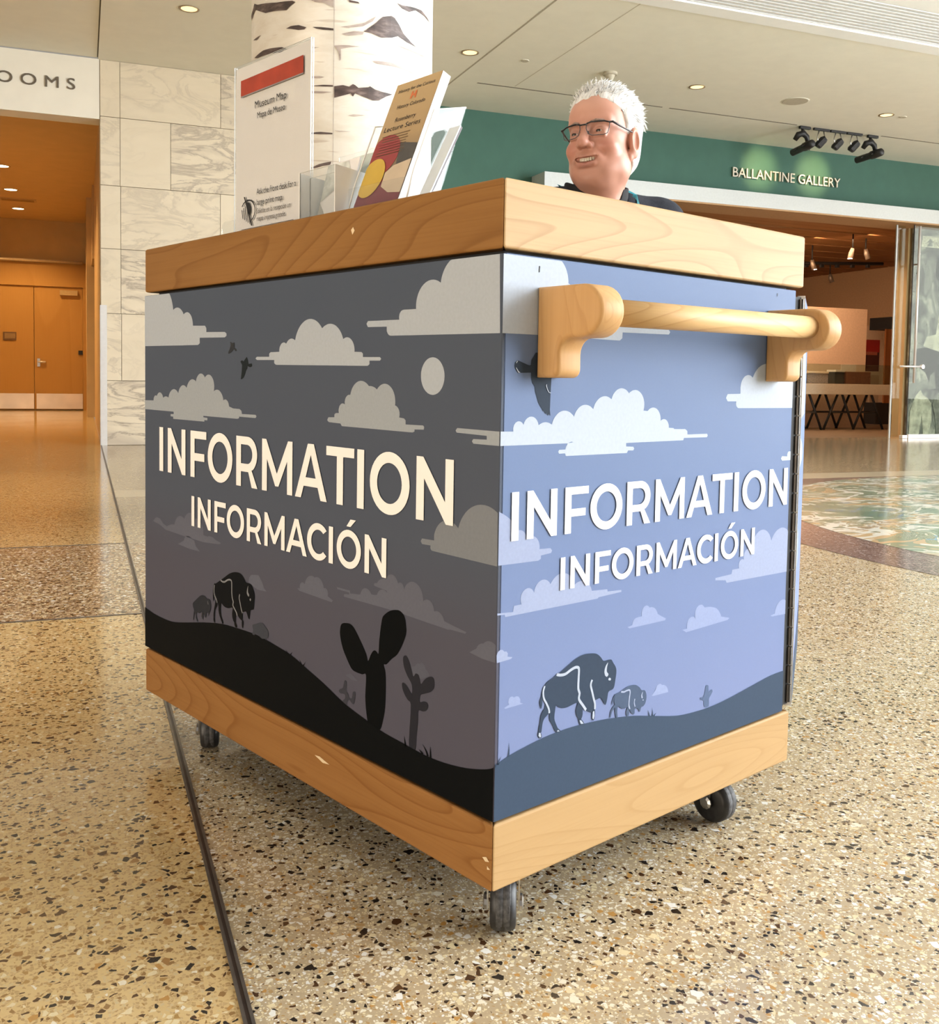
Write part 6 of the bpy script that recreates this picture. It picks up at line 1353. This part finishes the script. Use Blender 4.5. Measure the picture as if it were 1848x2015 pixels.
HEAD_YAW = math.radians(105.5 - 155.0)
HEAD_C = Vector((0.0, 0.0, 1.376))
HEAD_M = Matrix.Translation(HEAD_C) @ Matrix.Rotation(HEAD_YAW, 4, 'Z') @ Matrix.Rotation(math.radians(2.5), 4, 'Y') @ Matrix.Rotation(math.radians(2.0), 4, 'X')

def hand(X, Y, Z, s):
    """One hand resting on a thigh; s = side (+1 right, -1 left)."""
    cx = 0.095 * s
    f = ell(X, Y, Z, (cx, 0.225, 0.735), (0.042, 0.048, 0.017))
    for q, (dx, L) in enumerate(((-0.030, 0.070), (-0.011, 0.082), (0.010, 0.078), (0.029, 0.060))):
        a = (cx + dx, 0.262, 0.738); b = (cx + dx * 1.15, 0.262 + L * 0.55, 0.738); c = (cx + dx * 1.2, 0.262 + L, 0.718)
        f = smin(f, chain(X, Y, Z, [a, b, c], [0.0095, 0.009, 0.0078]), 0.006)
    t = -s
    f = smin(f, chain(X, Y, Z, [(cx + 0.030 * t, 0.205, 0.735), (cx + 0.058 * t, 0.232, 0.730), (cx + 0.064 * t, 0.262, 0.722)], [0.013, 0.011, 0.009]), 0.008)
    return f
def torso(X, Y, Z):
    f = ell(X, Y, Z, (0, -0.060, 1.060), (0.170, 0.115, 0.190))
    f = smin(f, ell(X, Y, Z, (0, -0.030, 0.860), (0.165, 0.140, 0.180)), 0.08)
    f = smin(f, ell(X, Y, Z, (0, -0.065, 0.705), (0.170, 0.130, 0.100)), 0.06)
    f = smin(f, cap(X, Y, Z, (-0.168, -0.062, 1.186), (0.168, -0.062, 1.186), 0.058), 0.06)
    for s in (-1, 1):
        f = smin(f, cap(X, Y, Z, (0.03 * s, -0.060, 1.190), (0.165 * s, -0.062, 1.190), 0.048, 0.054), 0.04)
    return f
def arms(X, Y, Z):
    f = None
    for s in (-1, 1):
        g = chain(X, Y, Z, [(0.192 * s, -0.060, 1.172), (0.235 * s, -0.045, 0.920), (0.098 * s, 0.190, 0.750)], [0.057, 0.044, 0.028], 0.02)
        f = g if f is None else np.minimum(f, g)
    return f
def legs(X, Y, Z):
    f = None
    for s in (-1, 1):
        g = chain(X, Y, Z, [(0.085 * s, -0.06, 0.685), (0.105 * s, 0.265, 0.640), (0.108 * s, 0.235, 0.225)], [0.088, 0.062, 0.040], 0.03)
        f = g if f is None else smin(f, g, 0.02)
    return f
def body_sdf(X, Y, Z):
    f = smin(torso(X, Y, Z), arms(X, Y, Z), 0.03)
    f = smin(f, legs(X, Y, Z), 0.03)
    f = smin(f, cap(X, Y, Z, (0, -0.045, 1.18), (0, -0.02, 1.28), 0.058, 0.050), 0.03)
    return f + 0.004

def to_mesh(name, parts, mats, parent=None):
    """parts: list of (positions, quads). All become one mesh."""
    vs, fs, n = [], [], 0
    for p, q in parts:
        vs.append(p); fs.append(q + n); n += len(p)
    V = np.concatenate(vs); Q = np.concatenate(fs)
    me = bpy.data.meshes.new(name)
    me.from_pydata(V.tolist(), [], Q.tolist())
    me.validate(); me.update()
    me.polygons.foreach_set('use_smooth', [True] * len(me.polygons))
    return wrap(name, me, mats, parent)
def xf(pos, M_):
    m = np.array(M_, np.float64)
    return pos @ m[:3, :3].T + m[:3, 3]

M_SKIN = Nodes('skin')
kk_ = M_SKIN
at_ = kk_.n('Attribute', attribute_name='tone').outputs['Color']
nz = kk_.noise(kk_.coord(), 60.0, 3.0)
sk = kk_.mix(kk_.math('MULTIPLY', nz, 0.16), at_, (0.42, 0.17, 0.12))
b_ = kk_.n('BsdfPrincipled')
kk_.l(sk, b_.inputs['Base Color']); b_.inputs['Roughness'].default_value = 0.46
b_.inputs['Subsurface Weight'].default_value = 0.0; b_.inputs['Subsurface Radius'].default_value = (0.01, 0.004, 0.002); b_.inputs['Subsurface Scale'].default_value = 0.6
kk_.l(kk_.bump(kk_.noise(kk_.coord(), 260.0, 3.0), 0.10, 0.0006), b_.inputs['Normal'])
kk_.l(b_.outputs[0], kk_.out.inputs[0])
M_SKIN = kk_.m

hp, hq = surface_nets(head_sdf, (-0.105, -0.125, -0.225), (0.105, 0.135, 0.135), 0.0019)
bp, bq = surface_nets(body_sdf, (-0.33, -0.25, 0.16), (0.33, 0.42, 1.26), 0.012)
hr, hrq = surface_nets(lambda X, Y, Z: hand(X, Y, Z, 1), (0.005, 0.15, 0.69), (0.19, 0.37, 0.78), 0.004)
hl, hlq = surface_nets(lambda X, Y, Z: hand(X, Y, Z, -1), (-0.19, 0.15, 0.69), (-0.005, 0.37, 0.78), 0.004)
# skin tones by place on the face
def tone(p):
    base = np.tile(np.array([0.56, 0.275, 0.195]), (len(p), 1))
    ax_ = np.abs(p[:, 0])
    def blend(c, w):
        nonlocal base
        w = np.clip(w, 0, 1)[:, None]; base = base * (1 - w) + np.array(c) * w
    g = lambda c, r: np.exp(-(((ax_ - c[0]) / r[0]) ** 2 + ((p[:, 1] - c[1]) / r[1]) ** 2 + ((p[:, 2] - c[2]) / r[2]) ** 2))
    blend((0.52, 0.20, 0.145), 0.85 * g((0.042, 0.075, -0.036), (0.020, 0.03, 0.020)))
    blend((0.52, 0.22, 0.16), 0.7 * g((0.0, 0.115, -0.032), (0.014, 0.02, 0.012)))
    blend((0.66, 0.37, 0.28), 0.7 * g((0.0, 0.09, 0.06), (0.05, 0.04, 0.025)))
    blend((0.40, 0.135, 0.105), 0.9 * g((0.0, 0.096, -0.0785), (0.020, 0.012, 0.0052)))
    blend((0.42, 0.15, 0.115), 0.7 * g((0.0, 0.097, -0.0625), (0.020, 0.012, 0.0034)))
    blend((0.10, 0.02, 0.018), 0.95 * g((0.0, 0.083, -0.069), (0.026, 0.010, 0.0045)))
    blend((0.48, 0.23, 0.17), 0.5 * g((0.0315, 0.085, 0.003), (0.018, 0.02, 0.010)))
    blend((0.58, 0.26, 0.18), 0.6 * g((0.082, 0.0, -0.015), (0.015, 0.02, 0.035)))
    return base
tones = np.concatenate([tone(hp), np.tile([0.60, 0.33, 0.24], (len(bp) + len(hr) + len(hl), 1))])
PERSON_ROT = math.radians(155.0) + ROT
PERSON_SCALE = 1.0625
ploc = cart_to_world((1.0534, 0.7546, -0.05))
person = to_mesh('person', [(xf(hp, HEAD_M), hq), (bp, bq), (hr, hrq), (hl, hlq)], M_SKIN)
ca = person.data.color_attributes.new('tone', 'FLOAT_COLOR', 'POINT')
ca.data.foreach_set('color', np.concatenate([tones, np.ones((len(tones), 1))], 1).astype(np.float32).ravel())
person.location = ploc; person.rotation_euler = (0, 0, PERSON_ROT); person.scale = (PERSON_SCALE,) * 3
tag(person, 'smiling man with white hair and glasses seated behind the cart', 'person')

# clothes
M_SHIRT = Nodes('dark_fleece'); sf = M_SHIRT.noise(M_SHIRT.coord(), 420.0, 2.0); sb2 = M_SHIRT.noise(M_SHIRT.coord(), 16.0, 2.0)
M_SHIRT = M_SHIRT.pbr(M_SHIRT.ramp(sf, [(0.3, (0.016, 0.018, 0.026)), (0.7, (0.032, 0.035, 0.047))]), 0.85, 0, 0.2, M_SHIRT.bump(sb2, 0.6, 0.012))
M_COLLAR = plain('black_collar_cloth', (0.008, 0.008, 0.010), 0.85, var=0.2, scale=300)
M_TROUSER = plain('trouser_cloth', (0.05, 0.048, 0.05), 0.9, var=0.15, scale=200)
def shirt_sdf(X, Y, Z):
    f = smin(torso(X, Y, Z), arms(X, Y, Z), 0.03) - 0.010
    f = f + 0.0035 * np.sin(38 * Z + 9 * X) * np.sin(31 * X + 14 * Y)
    f = np.maximum(f, -cap(X, Y, Z, (0, -0.042, 1.16), (0, -0.010, 1.36), 0.064, 0.074))
    f = np.maximum(f, 0.62 - Z)
    for s in (-1, 1):
        f = np.maximum(f, -sph(X, Y, Z, (0.097 * s, 0.225, 0.735), 0.060))
    return f
sp_, sq_ = surface_nets(shirt_sdf, (-0.33, -0.25, 0.60), (0.33, 0.26, 1.30), 0.0095)
to_mesh('fleece_jacket', [(sp_, sq_)], M_SHIRT, person)
def collar_sdf(X, Y, Z):
    n = cap(X, Y, Z, (0, -0.046, 1.15), (0, -0.026, 1.34), 0.067, 0.063)
    f = np.abs(n - 0.010) - 0.0042
    top = 1.278 - 0.30 * (Y + 0.04) * (Y > -0.04)
    f = np.maximum(f, Z - top); f = np.maximum(f, 1.175 - Z)
    v = np.abs(X) - (0.020 + 0.32 * (Z - 1.19))
    return np.maximum(f, -np.maximum(v, 0.012 - Y))
cp, cq = surface_nets(collar_sdf, (-0.10, -0.14, 1.16), (0.10, 0.07, 1.30), 0.003)
to_mesh('collar', [(cp, cq)], M_COLLAR, person)
def trouser_sdf(X, Y, Z):
    f = np.maximum(smin(legs(X, Y, Z), ell(X, Y, Z, (0, -0.065, 0.705), (0.170, 0.130, 0.100)), 0.03) - 0.010, Z - 0.80)
    return np.maximum(f, 0.235 - Z)
tp_, tq_ = surface_nets(trouser_sdf, (-0.26, -0.24, 0.22), (0.26, 0.40, 0.82), 0.013)
to_mesh('trousers', [(tp_, tq_)], M_TROUSER, person)
for s in (-1, 1):
    def shoe(X, Y, Z, s=s):
        f = cap(X, Y, Z, (0.108 * s, 0.195, 0.185), (0.116 * s, 0.300, 0.172), 0.043, 0.038)
        f = smin(f, cap(X, Y, Z, (0.108 * s, 0.232, 0.20), (0.108 * s, 0.232, 0.255), 0.042), 0.02)
        return np.maximum(f, 0.142 - Z)
    a_, q_ = surface_nets(shoe, (0.11 * s - 0.07, 0.13, 0.13), (0.11 * s + 0.08, 0.36, 0.27), 0.008)
    to_mesh('shoe', [(a_, q_)], M_COLLAR, person)
# lanyard ribbon
M_LAN = plain('turquoise_ribbon', (0.14, 0.64, 0.74), 0.6, var=0.06)
def ribbon(pts, w):
    bm = bmesh.new(); prev = None
    for p, n_ in pts:
        p = Vector(p); s_ = Vector(n_).normalized() * w
        cur = (bm.verts.new(p - s_), bm.verts.new(p + s_))
        if prev: bm.faces.new((prev[0], prev[1], cur[1], cur[0]))
        prev = cur
    bmesh.ops.solidify(bm, geom=bm.faces[:], thickness=0.0015)
    return mesh_obj('lanyard', bm, M_LAN, person, True)
for s in (1, -1):
    ribbon([((0.0, -0.130, 1.262), (0, 0, 1)), ((0.050 * s, -0.116, 1.272), (0.2 * s, 0, 1)), ((0.086 * s, -0.060, 1.270), (0.7 * s, 0.1, 0.6)), ((0.091 * s, -0.010, 1.252), (0.9 * s, -0.2, 0.3)),
            ((0.080 * s, 0.045, 1.200), (1, -0.4 * s, 0.2)), ((0.055 * s, 0.072, 1.12), (1, -0.3 * s, 0)), ((0.015 * s, 0.105, 0.95), (1, 0, 0)), ((0.0, 0.118, 0.90), (1, 0, 0))], 0.0095)

# head parts live in the head frame under the person
def on_head(o):
    o.parent = person
    o.matrix_local = HEAD_M
    return o
M_EYE = plain('eye_white', (0.62, 0.58, 0.55), 0.2, var=0.02)
M_IRIS = plain('eye_iris', (0.03, 0.016, 0.010), 0.12)
for s in (-1, 1):
    bm = bmesh.new()
    bmesh.ops.create_uvsphere(bm, u_segments=20, v_segments=14, radius=0.0122)
    bmesh.ops.translate(bm, verts=bm.verts[:], vec=(0.0315 * s, 0.0755, -0.002))
    e = on_head(mesh_obj('eye', bm, M_EYE, None, True))
    bm = bmesh.new()
    bmesh.ops.create_uvsphere(bm, u_segments=14, v_segments=10, radius=0.0058)
    for v in bm.verts: v.co = Vector((v.co.x, v.co.y * 0.45, v.co.z))
    bmesh.ops.translate(bm, verts=bm.verts[:], vec=(0.0315 * s + 0.002, 0.0865, -0.002))
    i_o = mesh_obj('iris', bm, M_IRIS, e, True)
    bm = bmesh.new()
    b_tube(bm, [(0.012 * s, 0.0975, 0.0175), (0.026 * s, 0.0945, 0.0205), (0.040 * s, 0.0850, 0.0205), (0.051 * s, 0.0735, 0.0160)], [0.002, 0.0038, 0.0034, 0.0012], 8)
    on_head(mesh_obj('eyebrow', bm, plain('eyebrow_grey', (0.30, 0.20, 0.16), 0.8, var=0.4, scale=300), None, True))
# teeth
M_TEETH = plain('teeth', (0.74, 0.66, 0.52), 0.25, var=0.04)
for q in range(-4, 5):
    t_ = q / 4.5
    x = 0.0245 * t_; y = 0.0912 - 0.0125 * t_ * t_; z = -0.0668 + 0.0055 * t_ * t_
    bm = bmesh.new(); b_box(bm, -0.0027, 0.0027, -0.002, 0.002, -0.0042, 0.0040, 0.0012, 2)
    for v in bm.verts: v.co = Matrix.Rotation(-t_ * 0.75, 4, 'Z') @ v.co + Vector((x, y, z))
    on_head(mesh_obj('tooth', bm, M_TEETH, None, True))

# hair: a cap shaped to the skull plus brushed-up locks
def hair_limit(Z): return np.interp(Z, [-0.11, -0.06, -0.028, -0.012, 0.0, 0.022, 0.050, 0.066, 0.080, 0.095, 0.13], [-0.062, -0.048, -0.026, 0.014, 0.022, 0.026, 0.042, 0.066, 0.098, 0.14, 0.16])
def hair_sdf(X, Y, Z):
    f = ell(X, Y, Z, (0, -0.018, 0.044), (0.0850, 0.106, 0.0935))
    f = smin(f, ell(X, Y, Z, (0, -0.052, -0.030), (0.067, 0.058, 0.060)), 0.03)
    f = f + 0.0022 * np.sin(90 * X + 40 * Y) * np.sin(55 * Y - 30 * Z) + 0.0014 * np.sin(210 * X + 60 * Z)
    AX = np.abs(X)
    lim = hair_limit(Z) - 0.10 * (AX > 0.035) * (AX - 0.035) * (Z > 0.045) + 0.030 * (X > 0.03) * np.clip((Z + 0.002) / 0.02, 0, 1) * np.clip((0.085 - Z) / 0.03, 0, 1)
    f = smax(f, (Y - lim) * 0.8, 0.006)
    return np.maximum(f, -ell(AX, Y, Z, (0.086, 0.002, -0.020), (0.016, 0.022, 0.038)))
gp, gq = surface_nets(hair_sdf, (-0.11, -0.14, -0.11), (0.11, 0.13, 0.15), 0.0025)
M_HAIR = Nodes('silver_hair'); hv = M_HAIR.mapping(M_HAIR.coord(), (260, 60, 60)); hn = M_HAIR.noise(hv, 1.0, 3.0)
M_HAIR = M_HAIR.pbr(M_HAIR.ramp(hn, [(0.25, (0.42, 0.41, 0.40)), (0.5, (0.72, 0.71, 0.69)), (0.75, (0.84, 0.83, 0.81))]), 0.55, 0, 0.4, M_HAIR.bump(hn, 0.5, 0.0016))
hair = on_head(to_mesh('hair', [(gp, gq)], M_HAIR))
rnd = random.Random(7)
bm = bmesh.new()
def lock(base, d0, d1, L, r):
    p0 = Vector(base); p1 = p0 + Vector(d0).normalized() * L * 0.5; p2 = p1 + Vector(d1).normalized() * L * 0.5
    b_tube(bm, [p0, p1, p2], [r, r * 0.8, r * 0.12], 4, False)
for i in range(1300):
    u = rnd.uniform(-1, 1); w = rnd.uniform(-0.35, 1.0)
    th = rnd.uniform(0, 2 * PI)
    z = rnd.uniform(-0.02, 1.0); rr = math.sqrt(max(0, 1 - z * z))
    n_ = Vector((rr * math.cos(th), rr * math.sin(th), z))
    b = Vector((n_.x * 0.0855, n_.y * 0.1065 - 0.018, n_.z * 0.0935 + 0.044))
    lim = float(hair_limit(np.array([b.z]))[0])
    if b.y > lim - 0.002 or (abs(b.x) > 0.07 and b.z < 0.02 and b.y > -0.02): continue
    front = max(0.0, min(1.0, (b.y + 0.02) / 0.08)) * max(0.0, min(1.0, (b.z - 0.05) / 0.06))
    back = Vector((n_.x * 0.3, -1.0, 0.15 if b.z > 0.06 else -0.7))
    d0 = n_ * (0.16 + 0.72 * front) + back * (0.9 - 0.45 * front) + Vector((rnd.uniform(-.3, .3), rnd.uniform(-.3, .3), rnd.uniform(-.2, .35)))
    d1 = n_ * (0.04 + 0.42 * front) + back * (1.0 - 0.3 * front) + Vector((rnd.uniform(-.4, .4), rnd.uniform(-.3, .3), rnd.uniform(-.3, .4)))
    lock(b - n_ * 0.004, d0, d1, rnd.uniform(0.015, 0.027) * (1 + 0.25 * front), rnd.uniform(0.0010, 0.0022))
for i in range(140):       # side hair brushed back over the ears, sideburns
    s = rnd.choice((-1, 1)); z = rnd.uniform(-0.015, 0.07); y = float(hair_limit(np.array([z]))[0]) - rnd.uniform(-0.002, 0.03)
    x = 0.083 * math.sqrt(max(0.05, 1 - ((y + 0.018) / 0.104) ** 2 - ((z - 0.042) / 0.0905) ** 2))
    lock((x * s, y, z), (0.25 * s, -1, rnd.uniform(-0.5, 0.3)), (0.05 * s, -1, rnd.uniform(-0.9, 0.1)), rnd.uniform(0.018, 0.032), rnd.uniform(0.001, 0.002))
hl_o = mesh_obj('hair_locks', bm, M_HAIR, hair, True)
hl_o['kind'] = 'stuff'

# glasses
M_FRAME = plain('black_frame', (0.008, 0.008, 0.010), 0.3, var=0.1)
M_RIM = plain('grey_lower_rim', (0.09, 0.09, 0.10), 0.3, 0.5)
M_LENS = clear('spectacle_lens', (0.96, 0.97, 0.97), 0.03)
gl = bpy.data.objects.new('eyeglasses', None); link(gl); gl.empty_display_size = 0.02
on_head(gl)
def lens_outline(s, n=5):
    w, h = 0.0265, 0.0158
    base = [(-w * 0.93, h * 0.80), (-w * 0.55, h * 0.98), (0, h * 1.0), (w * 0.6, h * 0.98), (w, h * 0.78), (w * 0.98, 0.0), (w * 0.85, -h * 0.78), (w * 0.55, -h), (-w * 0.45, -h), (-w * 0.80, -h * 0.72), (-w * 0.97, 0.1 * h)]
    P = []
    for a, b in base:
        x = (0.0335 + a) * s
        P.append(Vector((x, 0.1065 - 0.16 * abs(abs(x) - 0.01) - 3.2 * max(0, abs(x) - 0.01) ** 2, b - 0.001)))
    return P
for s in (-1, 1):
    P = lens_outline(s)
    bm = bmesh.new(); b_tube(bm, P[0:5], 0.00185, 8); mesh_obj('brow_bar', bm, M_FRAME, gl, True)
    bm = bmesh.new(); b_tube(bm, P[4:] + [P[0]], 0.0010, 6); mesh_obj('lower_rim', bm, M_RIM, gl, True)
    bm = bmesh.new()
    vs = [bm.verts.new(p) for p in P]; bm.faces.new(vs)
    mesh_obj('lens', bm, M_LENS, gl)
    bm = bmesh.new(); b_tube(bm, [P[4], P[4] + Vector((0.006 * s, -0.004, 0.001)), (0.0725 * s, 0.060, 0.008), (0.0805 * s, 0.020, 0.004), (0.0820 * s, -0.004, 0.004), (0.080 * s, -0.020, -0.016)], [0.0022, 0.0026, 0.0022, 0.0016, 0.0015, 0.0014], 8)
    mesh_obj('temple_arm', bm, M_FRAME, gl, True)
    bm = bmesh.new(); b_tube(bm, [(0.0095 * s, 0.1005, -0.004), (0.0100 * s, 0.0965, -0.010)], 0.0016, 6); mesh_obj('nose_pad', bm, M_RIM, gl, True)
bm = bmesh.new(); b_tube(bm, [(-0.0095, 0.1055, 0.0105), (-0.004, 0.1095, 0.0095), (0.004, 0.1095, 0.0095), (0.0095, 0.1055, 0.0105)], 0.0019, 8)
mesh_obj('bridge', bm, M_FRAME, gl, True)

# stool he sits on
sl_ = cart_to_world((1.0534, 0.7546, 0.0)) + Matrix.Rotation(PERSON_ROT, 3, 'Z') @ Vector((0, -0.06, 0))
st = thing('stool', 'tall dark round stool under the seated man behind the cart', 'stool', sl_, PERSON_ROT)
lathe('seat', [(0.05, 0.52), (0.185, 0.525), (0.19, 0.55), (0.18, 0.574), (0.05, 0.578)], M_COLLAR, st, 32, 'Z', (0, 0, 0), True)
for a_ in (45, 135, 225, 315):
    c_, s_ = math.cos(math.radians(a_)), math.sin(math.radians(a_))
    tube('leg', [(0.13 * c_, 0.13 * s_, 0.53), (0.255 * c_, 0.255 * s_, 0.0)], 0.014, M_STEEL, st, 10)
bm = bmesh.new()
b_tube(bm, [(0.250 * math.cos(2 * PI * i / 32), 0.250 * math.sin(2 * PI * i / 32), 0.089) for i in range(33)], 0.010, 8, False)
mesh_obj('foot_ring', bm, M_STEEL, st, True)

# ---------------------------------------------------------------- lobby roof, and the glazed wall to the right where the daylight enters
structure(box('ceiling_lobby', -9.0, 10.5, -7.0, 6.5, 6.4, 6.6, M_CEILING_W))
win = structure(box('window_1', 10.3, 10.5, -7.0, 2.4, 0.0, 0.3, M_WHITE_WALL))
for i in range(7):
    y = -7.0 + i * 1.55
    box('mullion', 10.35, 10.45, y, y + 0.08, 0.3, 6.2, M_ALU, win)
box('transom', 10.36, 10.44, -7.0, 2.4, 2.9, 3.0, M_ALU, win)
box('window_head', 10.3, 10.5, -7.0, 2.4, 6.2, 6.4, M_WHITE_WALL, win)
